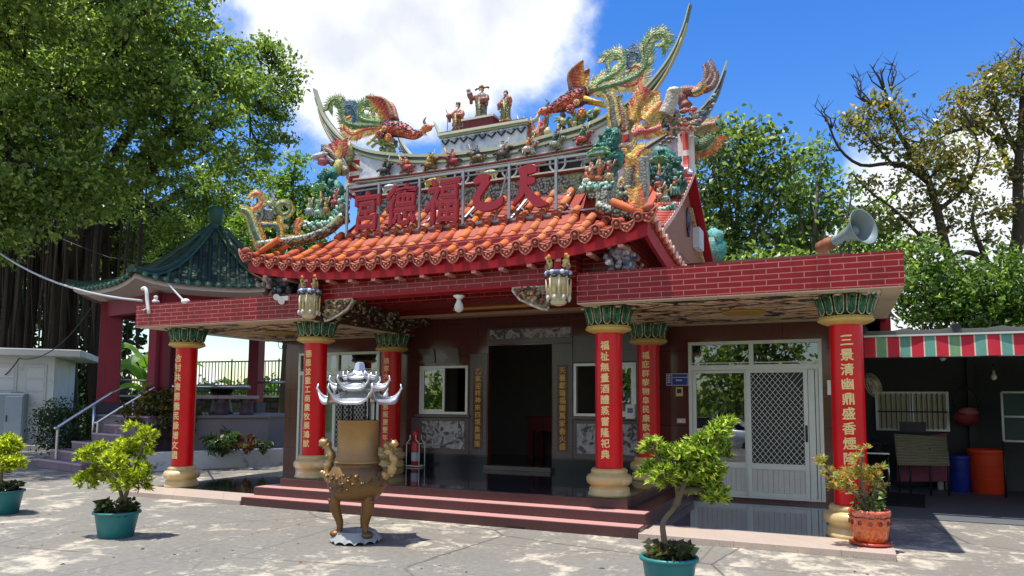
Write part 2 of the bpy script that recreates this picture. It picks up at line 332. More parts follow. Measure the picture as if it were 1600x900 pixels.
def relief_mat():
    t = NT('painted_relief'); v = t.coords(); n = t.noise(v, 9, 6, .6, 1.5)
    c = t.ramp(n, [(.36, lin(40, 32, 30)), (.46, lin(96, 70, 54)), (.54, lin(70, 64, 56)), (.64, lin(120, 104, 84))])
    t.l(c, t.p.inputs['Base Color']); t.set(.6, 0, .25); t.bump(n, 1., .05); return t.m
RELIEF = relief_mat()
def ridge_mat():
    t = NT('ridge_blue_wash'); v = t.coords(); n = t.noise(v, 3, 7, .65, .6); n2 = t.noise(v, 11, 4, .6)
    c = t.ramp(n, [(.3, lin(120, 128, 150)), (.45, lin(176, 184, 200)), (.6, lin(206, 208, 210)), (.75, lin(150, 164, 176))]); c = t.mix(t.ramp(n2, [(.6, 0.), (.75, .6)]), c, lin(88, 96, 110))
    t.l(c, t.p.inputs['Base Color']); t.set(.6); t.bump(n2, .4, .01); return t.m
RIDGEB = ridge_mat()
def mosaic_mat():
    t = NT('cut_mosaic'); v = t.coords(); vo = t.n('ShaderNodeTexVoronoi'); vo.inputs['Scale'].default_value = 26; t.l(v, vo.inputs['Vector'])
    c = t.ramp(vo.outputs['Distance'], [(.2, lin(176, 172, 150)), (.42, lin(140, 146, 134)), (.55, lin(58, 62, 60))]); n = t.noise(v, 5, 4)
    c = t.mix(t.ramp(n, [(.5, 0.), (.62, .7)]), c, lin(150, 156, 96)); t.l(c, t.p.inputs['Base Color']); t.set(.4); t.bump(vo.outputs['Distance'], .6, .01); return t.m
MOSAIC = mosaic_mat()
def forecourt_mat():
    t = NT('forecourt_concrete'); v = t.coords(); n1 = t.noise(v, .55, 8, .62, .4); n2 = t.noise(v, 2.6, 8, .66, .6); n3 = t.noise(v, 14, 6, .7); n4 = t.noise(v, .25, 5, .6); n5 = t.noise(v, 90, 3, .6)
    c = t.mix(n1, lin(92, 90, 84), lin(132, 128, 118)); c = t.mix(t.ramp(n3, [(.4, 0.), (.75, .5)]), c, lin(150, 146, 136)); c = t.mix(t.ramp(n4, [(.5, 0.), (.7, .5)]), c, lin(116, 106, 92))
    m = t.ramp(t.math('ADD', t.math('ADD', t.math('MULTIPLY', n1, .5), t.math('MULTIPLY', n2, .5)), t.math('MULTIPLY', n3, .15)), [(.597, 0.), (.67, .75)])
    m2 = t.ramp(t.math('ADD', t.math('MULTIPLY', n2, .6), t.math('MULTIPLY', n3, .5)), [(.61, 0.), (.69, .6)])
    c = t.mix(m, c, lin(196, 185, 164)); c = t.mix(m2, c, lin(172, 163, 146)); c = t.mix(t.ramp(n5, [(.62, 0.), (.75, .5)]), c, lin(70, 68, 65))
    # cracks: thin warped cell borders; saw-cut joints
    wv = t.n('ShaderNodeMix'); wv.data_type = 'VECTOR'; wv.inputs[0].default_value = .12; t.l(v, wv.inputs[4]); nn = t.n('ShaderNodeTexNoise'); nn.inputs['Scale'].default_value = 1.3; nn.inputs['Detail'].default_value = 6; t.l(v, nn.inputs['Vector']); t.l(nn.outputs[1], wv.inputs[5])
    vo = t.n('ShaderNodeTexVoronoi'); vo.feature = 'DISTANCE_TO_EDGE'; vo.inputs['Scale'].default_value = .42; t.l(wv.outputs[1], vo.inputs['Vector'])
    cr = t.ramp(vo.outputs['Distance'], [(.0, .95), (.008, 0.)]); cr = t.math('MULTIPLY', cr, t.ramp(n4, [(.4, 0.), (.55, 1.)])); c = t.mix(cr, c, lin(70, 66, 60))
    br = t.n('ShaderNodeTexBrick'); mp = t.n('ShaderNodeMapping'); mp.inputs['Location'].default_value = (1.2, 1.9, 0); t.l(v, mp.inputs[0]); t.l(mp.outputs[0], br.inputs['Vector']); br.offset = 0; br.inputs['Scale'].default_value = 1; br.inputs['Brick Width'].default_value = 5.2; br.inputs['Row Height'].default_value = 4.3; br.inputs['Mortar Size'].default_value = .012
    c = t.mix(t.math('MULTIPLY', br.outputs['Fac'], .6), c, lin(92, 84, 76))
    t.l(c, t.p.inputs['Base Color']); t.set(.88, 0, .3); t.bump(t.math('ADD', n3, t.math('MULTIPLY', n5, .4)), .35, .008); return t.m
FORECOURT = forecourt_mat()
GRASSG = paint('rough_grass_ground', lin(92, 104, 60), .95, 0, .35, .6, .6, 12, .2)
SHEDFLOOR = paint('shed_floor_concrete', lin(92, 96, 102), .6, 0, .2, 1.5, .2, 30, .4)

# ---------------------------------------------------------------- lettering
_G = {}
def glyph(ch, bold=.018, ext=0., res=3):
    k = (ch, bold, ext)
    if k not in _G:
        c = bpy.data.curves.new('glyph', 'FONT'); c.body = ch; c.align_x = 'CENTER'; c.offset = bold; c.extrude = ext; c.resolution_u = res; c.size = 1
        o = bpy.data.objects.new('glyph', c); COL.objects.link(o); dg = bpy.context.evaluated_depsgraph_get()
        m = bpy.data.meshes.new_from_object(o.evaluated_get(dg)); v = np.array([x.co[:] for x in m.vertices]); f = [tuple(p.vertices) for p in m.polygons]
        bm = bmesh.new(); bm.from_mesh(m)
        bmesh.ops.triangulate(bm, faces=bm.faces[:])
        if len(bm.verts):
            cx = (min(q.co.x for q in bm.verts)+max(q.co.x for q in bm.verts))/2
            if not ext:
                for kk in range(-4, 5): bmesh.ops.bisect_plane(bm, geom=bm.verts[:]+bm.edges[:]+bm.faces[:], dist=1e-5, plane_co=(cx+kk*.11, 0, 0), plane_no=(1, 0, 0))
            bm.verts.index_update(); v = np.array([q.co[:] for q in bm.verts]); f = [tuple(w.index for w in p.verts) for p in bm.faces]
        bm.free(); bpy.data.objects.remove(o); bpy.data.curves.remove(c); bpy.data.meshes.remove(m)
        if len(v):
            lo, hi = v.min(0), v.max(0); v[:, 0] -= (lo[0]+hi[0])/2; v[:, 1] -= .38
        _G[k] = (v, f)
    return _G[k]
def put_glyph(mb, ch, size, fn, c=(1, 1, 1), bold=.018, ext=0., mi=0):
    v, f = glyph(ch, 0., ext)
    if not len(v): return
    for kk, (du, dv) in enumerate(((0, 0), (bold, bold*.5), (-bold, -bold*.5), (bold*.4, -bold*.8), (-bold*.4, bold*.8))):   # brush weight: passes of the pen, each a hair prouder
        w_ = [mnoise.noise_vector(Vector((p[0]*3+ord(ch)*.37, p[1]*3, ord(ch)*.11))) for p in v]
        n = len(mb.v); mb.v += [tuple(fn((p[0]+du+q[0]*.035-p[1]*.03)*size, (p[1]+dv+q[1]*.035+p[0]*.05)*size, p[2]*size+kk*.0006*(8 if ext > .04 else 1))) for p, q in zip(v, w_)]
        for q in f: mb.face([n+i for i in q], c, False, mi)

# ---------------------------------------------------------------- foliage
def leaf_obj(name, C, size, pal, mat, parent=None, aspect=.5, upb=.6, dirs=None, bend=.18, wts=None, fold=.12):
    """C: leaf centres; pal: list of colours; every leaf is a bent diamond of its own"""
    C = np.asarray(C, float); n = len(C); nrm = RNG.normal(size=(n, 3)); nrm[:, 2] += upb
    if dirs is not None:
        a = np.asarray(dirs, float); nrm -= a*(np.sum(a*nrm, 1)/np.maximum(1e-6, np.sum(a*a, 1)))[:, None]
    else:
        a = RNG.normal(size=(n, 3)); a -= nrm*(np.sum(a*nrm, 1)/np.sum(nrm*nrm, 1))[:, None]
    nrm /= np.linalg.norm(nrm, axis=1)[:, None]; a /= np.maximum(1e-6, np.linalg.norm(a, axis=1))[:, None]; b = np.cross(nrm, a)
    L = np.asarray(size)*RNG.uniform(.5, 1.45, n); L = L[:, None]; Wd = L*aspect*.5
    V = np.stack([C-a*L*.5-nrm*L*bend*.5, C+b*Wd+nrm*L*fold*.5-a*L*.05, C+a*L*.5-nrm*L*bend, C-b*Wd+nrm*L*fold*.5-a*L*.05], 1).reshape(-1, 3)
    me = bpy.data.meshes.new(name); me.vertices.add(4*n); me.vertices.foreach_set('co', V.astype(np.float32).ravel())
    me.loops.add(4*n); me.loops.foreach_set('vertex_index', np.arange(4*n, dtype=np.int32)); me.polygons.add(n)
    me.polygons.foreach_set('loop_start', np.arange(0, 4*n, 4, dtype=np.int32)); me.polygons.foreach_set('loop_total', np.full(n, 4, dtype=np.int32))
    pal = np.array(pal); idx = RNG.choice(len(pal), n, p=wts) if pal.ndim == 2 else None
    cols = pal[idx]*RNG.uniform(.75, 1.25, (n, 1)); at = me.attributes.new('Col', 'FLOAT_COLOR', 'FACE')
    at.data.foreach_set('color', np.concatenate([np.clip(cols, 0, 1), np.ones((n, 1))], 1).astype(np.float32).ravel())
    me.materials.append(mat); me.update(calc_edges=True); me.validate()
    o = bpy.data.objects.new(name, me); COL.objects.link(o)
    if parent: o.parent = parent
    return o
def clump_pts(center, rad, n_cl, per, cr, flat=.7, shell=.55, keep=None):
    """leaf centres gathered in small clumps near the shell of an ellipsoid"""
    center = np.array(center); d = RNG.normal(size=(n_cl, 3)); d /= np.linalg.norm(d, axis=1)[:, None]
    r = RNG.uniform(shell, 1.05, n_cl)**.8; cc = center+d*r[:, None]*np.array(rad)
    out = np.repeat(cc, per, 0)+RNG.normal(size=(n_cl*per, 3))*cr*np.array([1, 1, flat])
    return out, cc
# ================================================================ SETTING
g = MB()
XS = [-1200, -300, -60, -20, 0, 20, 60, 300, 1200]; YS = [-1200, -300, -80, -30, -22, -16, -12, 0, 20, 40, 80, 300, 1200]
gz_ = lambda y: 0 if y >= -12 else (-.5 if y <= -16 else -.5*(-12-y)/4)
for y in YS:
    for x in XS: g.v.append((x, y, gz_(y)-.012))
nx = len(XS)
for j in range(len(YS)-1):
    for i in range(nx-1): g.face((j*nx+i, j*nx+i+1, (j+1)*nx+i+1, (j+1)*nx+i))
tag(g.build('ground', GRASSG), kind='structure')
g = MB(); YS = [-30, -16, -12, -6, 0, 7.6]
for y in YS:
    for x in (-26, -10, 0, 12): g.v.append((x, y, gz_(y)))
for j in range(len(YS)-1):
    for i in range(3): g.face((j*4+i, j*4+i+1, (j+1)*4+i+1, (j+1)*4+i))
tag(g.build('forecourt', FORECOURT), kind='structure')

# ================================================================ TEMPLE
T = thing('temple', 'red brick and granite temple with ornate upswept orange tiled roof and six red inscribed columns', 'temple')
ZP, ZT, YW = .075, .375, 2.65
GRAN_TERR = granite_mat('granite_reflection_tint', lin(84, 92, 104), lin(104, 112, 124), lin(70, 76, 84), .06)  # reflection of door and sky put into the paler base colour, right terrace only
# terraces and steps
m = MB()
for s in (-1, 1):
    m = MB(); x0, x1 = sorted((3.13*s, 5.84*s)); m.box((x0, -.92, -.05), (x1, -.21, ZP)); m.build('terrace_edge', GRAN_EDGE, T, .006)
m = MB()
for s in (-1, 1):
    m = MB(); x0, x1 = sorted((3.13*s, 5.84*s)); m.box((x0, -.208, -.05), (x1, 6.4, ZP-.002)); m.build('terrace_floor', GRAN_TERR if s > 0 else GRAN_FLOOR, T)
for k, (hx, y, z0, z1) in enumerate([(3.14, -.89, -.05, .125), (3.142, -.62, .125, .25), (2.85, -.355, .25, .372)]):
    m = MB(); m.box((-hx, y, z0), (hx, 2.6-k*.004, z1)); sp_ = m.build('step', GRAN_STEP, T, .008)
    if k < 2: m = MB(); m.box((-hx+.012, y+.012, z1-.01), (hx-.012, (-.63, -.36)[k], z1+.0035)); m.build('tread', GRAN_TREAD, sp_)
m = MB(); m.box((-2.80, -.30, .3), (2.80, 2.63, .3765)); m.build('porch_floor', GRAN_FLOOR, T)
m = MB()   # stub of weep-hole under the first step
for x in (-1.55, 1.55): m = MB(); m.box((x-.1, -.895, -.02), (x+.1, -.885, .03)); m.build('weep_hole', BLACK, T)

def wall_holes(m, x0, x1, z0, z1, y0, y1, holes):
    xs = sorted({x0, x1, *[h[0] for h in holes], *[h[1] for h in holes]}); zs = sorted({z0, z1, *[h[2] for h in holes], *[h[3] for h in holes]})
    for a, b in zip(xs, xs[1:]):
        run = None
        for c, d in zip(zs, zs[1:]):
            mx, mz = (a+b)/2, (c+d)/2
            solid = not any(h[0] < mx < h[1] and h[2] < mz < h[3] for h in holes)
            if solid: run = [c, d] if run is None else [run[0], d]
            if (not solid) and run: m.box((a, y0, run[0]), (b, y1, run[1])); run = None
        if run: m.box((a, y0, run[0]), (b, y1, run[1]))
DOOR = (-.64, .64, .45, 2.66); WINL = (-2.12, -1.06, 1.37, 2.30); WINR = (1.06, 2.19, 1.37, 2.30)
GDR = (3.07, 5.11, .12, 2.62); GDL = (-5.14, -3.07, .12, 2.62)
m = MB(); wall_holes(m, -5.5, 5.5, -.02, 3.95, YW, YW+.14, [DOOR, WINL, WINR, GDR, GDL]); m.build('front_wall', GRAN_WALL, T)
m = MB()
for s in (-1, 1): m.box((min(5.36*s, 5.5*s), YW+.14, -.02), (max(5.36*s, 5.5*s), 6.4, 2.9))
m.box((-5.5, 6.4, -.02), (5.5, 6.55, 4.2)); m.build('rear_wall', GRAN_WALL, T)
IPL = paint('inner_plaster', lin(120, 112, 104), .8)
for a, b in (((-5.35, 4.4, .05), (-2.3, 4.5, 2.89)), ((2.3, 4.4, .05), (5.35, 4.5, 2.89)), ((-2.4, 6.2, .3), (2.4, 6.3, 3.5))): m = MB(); m.box(a, b); m.build('inner_wall', IPL, T)
m = MB(); m.box((-2.3, YW+.14, .2), (2.3, 6.2, .372)); m.build('inner_floor', GRAN_FLOOR, T)
# carved grey granite around the door
m = MB(); yf = YW-.014
for (x0, x1, z0, z1) in [(-1.02, -.66, .62, 2.52), (.66, 1.04, .62, 2.66), (-.66, 1.04, 2.68, 2.98), (1.05, 2.3, 2.32, 2.80), (-2.3, -1.03, .62, 1.30), (1.05, 2.3, .62, 1.30)]:
    m.box((x0, yf, z0), (x1, YW+.02, z1))
m.build('door_surround', GRAN_GREY, T, .006)
BLUG = granite_mat('dark_blue_granite', lin(24, 28, 40), lin(36, 40, 54), lin(60, 66, 80), .2)
for (x0, x1) in ((-2.6, -.65), (.65, 2.6)): m = MB(); m.box((x0, yf-.004, .376), (x1, YW+.02, .6)); m.build('skirting', BLUG, T)
m = MB(); m.box((-.66, yf-.12, .376), (.66, YW+.12, .452)); m.build('door_sill', GRAN_GREY, T, .006)
rel = NT('carved_stone'); v = rel.coords(); nn = rel.noise(v, 6, 7, .6, 1.6); rel.l(rel.ramp(nn, [(.42, lin(70, 68, 72)), (.5, lin(150, 147, 150)), (.6, lin(176, 172, 174))]), rel.p.inputs['Base Color']); rel.set(.6); rel.bump(nn, 1., .03)
for (x0, x1, z0, z1) in [(-2.05, -1.12, .72, 1.24), (1.12, 2.2, .72, 1.24), (-.6, 1.0, 2.78, 2.95)]:
    m = MB(); m.box((x0, yf-.012, z0), (x1, yf+.002, z1)); m.build('carved_panel', rel.m, T, .004)
# vase-shaped stone flanks over the windows, wall lamps
m = MB()
for s, x0 in ((-1, -2.16), (-1, -1.62), (1, 1.15)):
    pts = [(x0, 2.36), (x0+.12, 2.44), (x0+.08, 2.52), (x0, 2.58), (x0+.02, 2.64), (x0+.34, 2.64), (x0+.36, 2.58), (x0+.38, 2.36)]
    m = MB(); m.slab([(x, yf, z) for x, z in pts], .03); m.build('stone_flank', GRAN_GREY, T)
# door couplets in gilt on sunk strips
def flat_col(parent, txt, x, ztop, step, size, y, mat, name):
    m = MB()
    for i, ch in enumerate(txt): put_glyph(m, ch, size, lambda a, b, c, i=i: (x+a, y-c, ztop-step*(i+.5)+b), bold=.02, ext=.03)
    return m.build(name, mat, parent)
for x, txt in ((-.84, '乙氣迎祥神來四境集禎隆'), (.85, '天臺獻瑞福賜萬家香火盛')):
    m = MB(); m.box((x-.1, yf-.008, .74), (x+.1, yf+.002, 2.28)); p = m.build('couplet_strip', GRAN_WALL, T)
    flat_col(p, txt, x, 2.25, .135, .125, yf-.011, GOLD, 'couplet')
DF = (0, 0)
tb = thing('altar_table', 'dark altar table deep inside the unlit doorway', 'altar', (0, 5.4, .372)); m = MB(); m.box((-.9, -.35, .86), (.9, .35, .93)); m.build('table_top', DKRED, tb)
for x in (-.8, .8):
    for y in (-.28, .28): m = MB(); m.box((x-.05, y-.05, 0), (x+.05, y+.05, .858)); m.build('leg', DKRED, tb)
m = MB(); m.box((-.84, -.34, .62), (.84, -.31, .856)); m.build('apron', DKRED, tb)
cz = thing('altar_censer', 'round metal censer standing on the altar table', 'censer', (0, 5.35, 1.303)); m = MB(); m.lathe([(.08, 0), (.14, .04), (.17, .12), (.15, .2), (.17, .22), (.12, .2), (.01, .18)], seg=20); m.build('bowl', GOLD, cz)
# sliding windows of the hall: frame, panes
def window(parent, x0, x1, z0, z1, y, open_right=True):
    m = MB(); w = .05
    for a, b in (((x0, z0), (x1, z0+w)), ((x0, z1-w), (x1, z1)), ((x0, z0+w), (x0+w, z1-w)), ((x1-w, z0+w), (x1, z1-w))): m.box((a[0], y-.03, a[1]), (b[0], y+.06, b[1]))
    f = m.build('window', ALU, parent, .004); xm = (x0+x1)/2; q = MB(); w2 = .042
    sx0, sx1 = (x0+w, xm+.02) if open_right else (xm-.02, x1-w)
    for a, b in (((sx0, z0+w), (sx1, z0+w+w2)), ((sx0, z1-w-w2), (sx1, z1-w)), ((sx0, z0+w+w2), (sx0+w2, z1-w-w2)), ((sx1-w2, z0+w+w2), (sx1, z1-w-w2))): q.box((a[0], y-.012, a[1]), (b[0], y+.022, b[1]))
    q.build('sash', ALU, f); p = MB(); p.box((sx0+w2, y+.003, z0+w+w2), (sx1-w2, y+.008, z1-w-w2)); p.build('pane', GLASS, f)
    return f
window(T, *WINL, YW+.0, True); window(T, *WINR, YW+.0, False)
for x0, x1 in ((-2.2, -1.0), (1.0, 2.27)): m = MB(); m.box((x0, YW-.06, 1.315), (x1, YW+.02, 1.366)); m.build('window_sill', GRAN_GREY, T, .005)
# glazed aluminium door units in both wings
def door_unit(parent, x0, x1, z0, z1, y):
    tr = z1-.42; xm = x0+(x1-x0)*.45
    m = MB(); w = .055
    for a, b in (((x0, z0), (x0+w, z1)), ((x1-w, z0), (x1, z1)), ((x0+w, z1-w), (x1-w, z1)), ((x0+w, tr-.05), (x1-w, tr+.035)), ((xm-.035+.08, tr+.035), (xm+.035+.08, z1-w)), ((x0+w, z0), (x1-w, z0+.03))):
        m.box((a[0], y-.05, a[1]), (b[0], y+.06, b[1]))
    f = m.build('glazed_door', ALU, parent, .004)
    p = MB(); p.box((x0+w, y+.0, tr+.035), (xm+.045, y+.005, z1-w)); p.box((xm+.115, y+.0, tr+.035), (x1-w, y+.005, z1-w)); p.build('transom_pane', GLASS, f)
    p = MB(); p.box((x0+w, y-.004, tr+.06), (xm+.045, y-.008, tr+.075)); p.box((xm+.115, y-.004, tr+.06), (x1-w, y-.008, tr+.075)); p.build('transom_bar', ALU, f)
    def leaf(a, b, yy, nm):
        q = MB(); s = .062; zb = z0+.03; zr = z0+.46
        for c, d in (((a, zb), (a+s, tr-.05)), ((b-s, zb), (b, tr-.05)), ((a+s, tr-.05-s*.8), (b-s, tr-.05)), ((a+s, zr), (b-s, zr+.09)), ((a+s, zb), (b-s, zb+.07))): q.box((c[0], yy-.02, c[1]), (d[0], yy+.02, d[1]))
        l = q.build(nm, ALU, f, .003)
        q = MB(); n = int((b-a-2*s)/.075)
        for i in range(n):
            c = a+s+(b-a-2*s)*i/n; q.box((c+.002, yy-.006-(i % 2)*.003, zb+.07), (c+(b-a-2*s)/n-.002, yy+.008, zr))
        q.build('lower_panel', ALUP, l); return l, (a+s, b-s, zr+.09, tr-.05-s*.8)
    l1, o1 = leaf(x0+w, xm+.02, y+.01, 'fixed_leaf')
    q = MB(); q.box((o1[0], y+.008, o1[2]), (o1[1], y+.012, o1[3])); q.build('pane', GLASS, l1)
    l2, o2 = leaf(xm+.0, x1-w-.16, y-.035, 'screen_door')
    q = MB(); q.box((o2[0], y-.022, o2[2]), (o2[1], y-.02, o2[3]))
    scr = NT('insect_screen'); scr.p.inputs['Base Color'].default_value = (*lin(70, 72, 76), 1); scr.p.inputs['Alpha'].default_value = .45; q.build('insect_screen', scr.m, l2)
    q = MB(); W_, H_ = o2[1]-o2[0], o2[3]-o2[2]; st = .098; kx = .82
    n = int((W_+H_*kx)/st)+2
    for i in range(-n, n):
        for sg in (1, -1):
            # line x = c + sg*kx*z clipped to the opening
            c = i*st*.85 if sg > 0 else i*st*.85; zz = []
            for zt in (0., H_):
                zz.append((c+sg*kx*zt, zt))
            (xa, za), (xb, zb) = zz
            if xa == xb: continue
            t0, t1 = 0., 1.; dx = xb-xa
            ta, tb = (0-xa)/dx, (W_-xa)/dx
            t0 = max(t0, min(ta, tb)); t1 = min(t1, max(ta, tb))
            if t1-t0 < .01: continue
            A = (o2[0]+xa+dx*t0, y-.047-(.003 if sg > 0 else 0), o2[2]+H_*t0); B = (o2[0]+xa+dx*t1, y-.047-(.003 if sg > 0 else 0), o2[2]+H_*t1); q.obox(A, B, .0065, .003, up=(0, 1, 0))
    q.build('diamond_grille', ALU, l2)
    q = MB(); q.box((x1-w-.155, y-.02, z0+.03), (x1-w-.06, y+.0, tr-.05)); q.box((x1-w-.05, y-.03, z0+.03), (x1-w-.004, y-.01, tr-.05)); q.build('side_jamb', ALU, f, .003)
    q = MB(); hx = x1-w-.16-.031; q.box((hx-.018, y-.062, 1.02), (hx+.018, y-.056, 1.28)); q.box((hx-.012, y-.085, 1.08), (hx+.012, y-.062, 1.11)); q.box((hx-.012, y-.085, 1.19), (hx+.012, y-.062, 1.22)); q.box((hx-.01, y-.092, 1.08), (hx+.01, y-.085, 1.22)); q.build('handle', BLACK, l2)
    return f
door_unit(T, *GDR, YW+.03); door_unit(T, *GDL, YW+.03)

# ---- columns
COLLAR = paint('yellow_collar', lin(206, 176, 100), .42, 0, .2, 8, .2, 50, .5, .1)
def column(x, y, zb, txt, label=None):
    ZS, ZC = 2.55, 2.897; zs = zb+.363
    m = MB(); m.lathe([(.183, zs-.01), (.183, ZS+.01)], (x, y, 0), 36, cap=False); c = m.build('column', RED, T)
    if label: c['label'] = label
    m = MB(); H = .363
    pr = [(.285, 0), (.285, .035), (.27, .05), (.272, .10), (.255, .115), (.24, .125), (.25, .135), (.292, .165), (.307, .20), (.305, .245), (.285, .275), (.25, .292), (.235, .30), (.245, .31), (.245, .335), (.225, .363), (.15, .363)]
    m.lathe(pr, (x, y, zb), 36); m.build('base', STONEY, c)
    m = MB(); m.lathe([(.19, 0), (.215, .006), (.275, .028), (.312, .05), (.315, .062), (.295, .075), (.29, .09), (.26, .105), (.2, .11)], (x, y, ZS), 40)
    for i in range(44):
        a = 2*PI*i/44; m.blob((x+.288*math.cos(a), y+.288*math.sin(a), ZS+.085), (.014, .014, .016), seg=5, rings=4)
    m.build('collar', COLLAR, c)
    m = MB(); z0 = ZS+.112; h = ZC-z0; gd1, gd2, cr = lin(20, 96, 74), lin(14, 66, 52), lin(206, 202, 160)
    m.lathe([(.25, 0), (.262, h*.3), (.285, h*.7), (.30, h*.93), (.29, h)], (x, y, z0), 36, gd2)
    n = 14
    for i in range(n):
        a = 2*PI*i/n; wd = .052
        def P(u, zz, d=0.):
            r = .268+.052*(zz/h)**1.6+d; aa = a+u/r; return (x+r*math.cos(aa), y+r*math.sin(aa), z0+zz)
        m.tube([P(-wd, h*.97, .012), P(-wd*.92, h*.5, .006), P(-wd*.8, h*.16, .004), P(-wd*.4, h*.03, .006), P(0, 0, .008), P(wd*.4, h*.03, .006), P(wd*.8, h*.16, .004), P(wd*.92, h*.5, .006), P(wd, h*.97, .012)], .0085, 5, cr)
        m.tube([P(0, h*.12, -.004), P(0, h*.45, .006), P(0, h*.8, .012)], [.03, .022, .014], 6, gd1 if i % 2 else lin(24, 112, 100))
        for u in (-.03, .03): m.tube([P(u, h*.2, 0), P(u*.9, h*.9, .014)], [.016, .02], 5, lin(34, 120, 84))
        m.blob(P(0, h*.95, .022), (.05, .05, .018), gd1 if i % 2 else cr, 6, 4)
    m.build('capital', CER, c)
    if txt:
        m = MB(); n = len(txt); top = ZS-.10; bot = zs+.12; st = (top-bot)/n; rr = .1852; sz = min(st*.86, .155)
        for i, ch in enumerate(txt):
            zc = top-st*(i+.5)
            put_glyph(m, ch, sz, lambda a, b, cc: (x+(rr+cc)*math.sin(a/rr), y-(rr+cc)*math.cos(a/rr), zc+b), bold=.028)
        m.build('couplet', GOLDTXT, c)
    return c
column(-5.44, 0, ZP, '合村共濟開僑民錄增文國', 'far left red column standing on the low terrace, its gold couplet worn')
column(-2.5, 0, ZT, '德恩並重工商農牧展鴻猷', 'red column at the left of the steps with gold couplet')
column(-2.5, 2.22, ZT, '德厚大地眾州恩報慶豐年', 'red inner column behind the incense burner')
column(2.5, 0, ZT, '福祉無量酒醴蒸嘗隆祀典', 'red column at the right of the steps with gold couplet')
column(2.5, 2.22, ZT, '福庇群黎物阜民康歌盛世', 'red inner column left of the blue door plate')
column(5.44, 0, ZP, '三景清幽鼎盛香煙隆創立', 'far right red column on the low terrace behind the orange pot')

# ---- flat canopies with brick parapets
for s in (-1, 1):
    X = lambda a, b: (min(a*s, b*s), max(a*s, b*s))
    m = MB(); x0, x1 = X(2.26, 6.03); m.box((x0, -.62, 2.905), (x1, -.50, 3.298)); a0, a1 = X(5.91, 6.03); m.box((a0, -.498, 2.905), (a1, 6.6, 3.298)); a0, a1 = X(2.26, 2.38); m.box((a0, -.498, 2.905), (a1, 6.6, 3.29))
    cpy = m.build('canopy', BRICK, T)
    m = MB(); x0, x1 = X(2.385, 5.905); m.box((x0, -.495, 2.96), (x1, 6.55, 3.1)); m.build('canopy_deck', CONC, cpy)
    m = MB(); x0, x1 = X(2.262, 6.028); m.box((x0, -.618, 2.893), (x1, -.40, 2.904)); m.box((x0, -.398, 2.893), (X(5.82, 6.028)[0], 2.64, 2.904)) if s < 0 else m.box((5.82, -.398, 2.893), (6.028, 2.64, 2.904))
    if s < 0: m.v = []; m.f = []; m.c = []; m.sm = []; m.mi = []; m.box((-6.028, -.618, 2.893), (-2.262, -.40, 2.904)); m.box((-6.028, -.398, 2.893), (-5.82, 2.64, 2.904))
    a0, a1 = X(2.262, 2.50); m.box((a0, -.398, 2.893), (a1, 2.64, 2.904)); x0, x1 = X(2.502, 5.818); m.box((x0, 2.36, 2.893), (x1, 2.64, 2.904))
    m.build('soffit_border', paint('cream_soffit', lin(206, 188, 160), .6, 0, .15, 5, .1, 30, .4, None, (3, lin(150, 120, 92), .6)), cpy)
    m = MB(); a0, a1 = X(2.502, 5.66); m.box((a0, -.398, 2.897), (a1, 2.358, 2.906)); m.build('soffit_painting', SOFFIT, cpy)
    m = MB(); m.lathe([(.3, 0), (.3, .02), (.26, .03)], (4.15*s, 1.0, 2.872), 28, cap=True); m.build('ceiling_boss', paint('yellow_boss', lin(180, 140, 40), .5), cpy)
    m = MB()
    for k in range(3): a0, a1 = X(5.675+.05*k, 5.70+.05*k); m.box((a0, -.39, 2.885), (a1, 2.35, 2.9035))
    for k in range(26): a0, a1 = X(5.662, 5.815); y = -.37+k*.105; m.box((a0, y, 2.8905), (a1, y+.028, 2.9032))
    m.build('soffit_slats', WHITEP, cpy)
    if s > 0:
        m = MB()
        for k in range(16): m.lathe([(.006, 0), (.006, .006)], (2.5+k*.22, -.5, 2.8875), 6)
        m.build('fixing_screw', DARKMET, cpy)
    # painted relief on the inner cheek of the canopy
    m = MB(); a0, a1 = X(2.235, 2.262); m.box((a0, -.28, 2.91), (a1, 2.15, 3.46))
    rp = m.build('relief_panel', RELIEF, T, .004)
    m = MB()
    for k in range(90):
        yy, zz = random.uniform(-.2, 2.05), random.uniform(2.95, 3.42)
        for j in range(5): m.blob((s*2.23, yy+random.uniform(-.06, .06), zz+random.uniform(-.05, .05)), (.02, random.uniform(.01, .05), random.uniform(.008, .028)), random.choice([lin(196, 184, 152), lin(150, 132, 104), lin(120, 76, 52), lin(84, 92, 82), lin(206, 200, 180), lin(60, 48, 44)]), 7, 5, .4)
    m.build('relief_figures', MATTE, rp)
    m = MB(); a0, a1 = X(2.215, 2.25)
    m.box((a0, -.28, 3.43), (a1, 2.2, 3.49)); m.box((a0, 2.1, 2.9), (a1, 2.2, 3.428)); m.build('relief_frame', paint('relief_frame', lin(190, 176, 140), .5), rp)
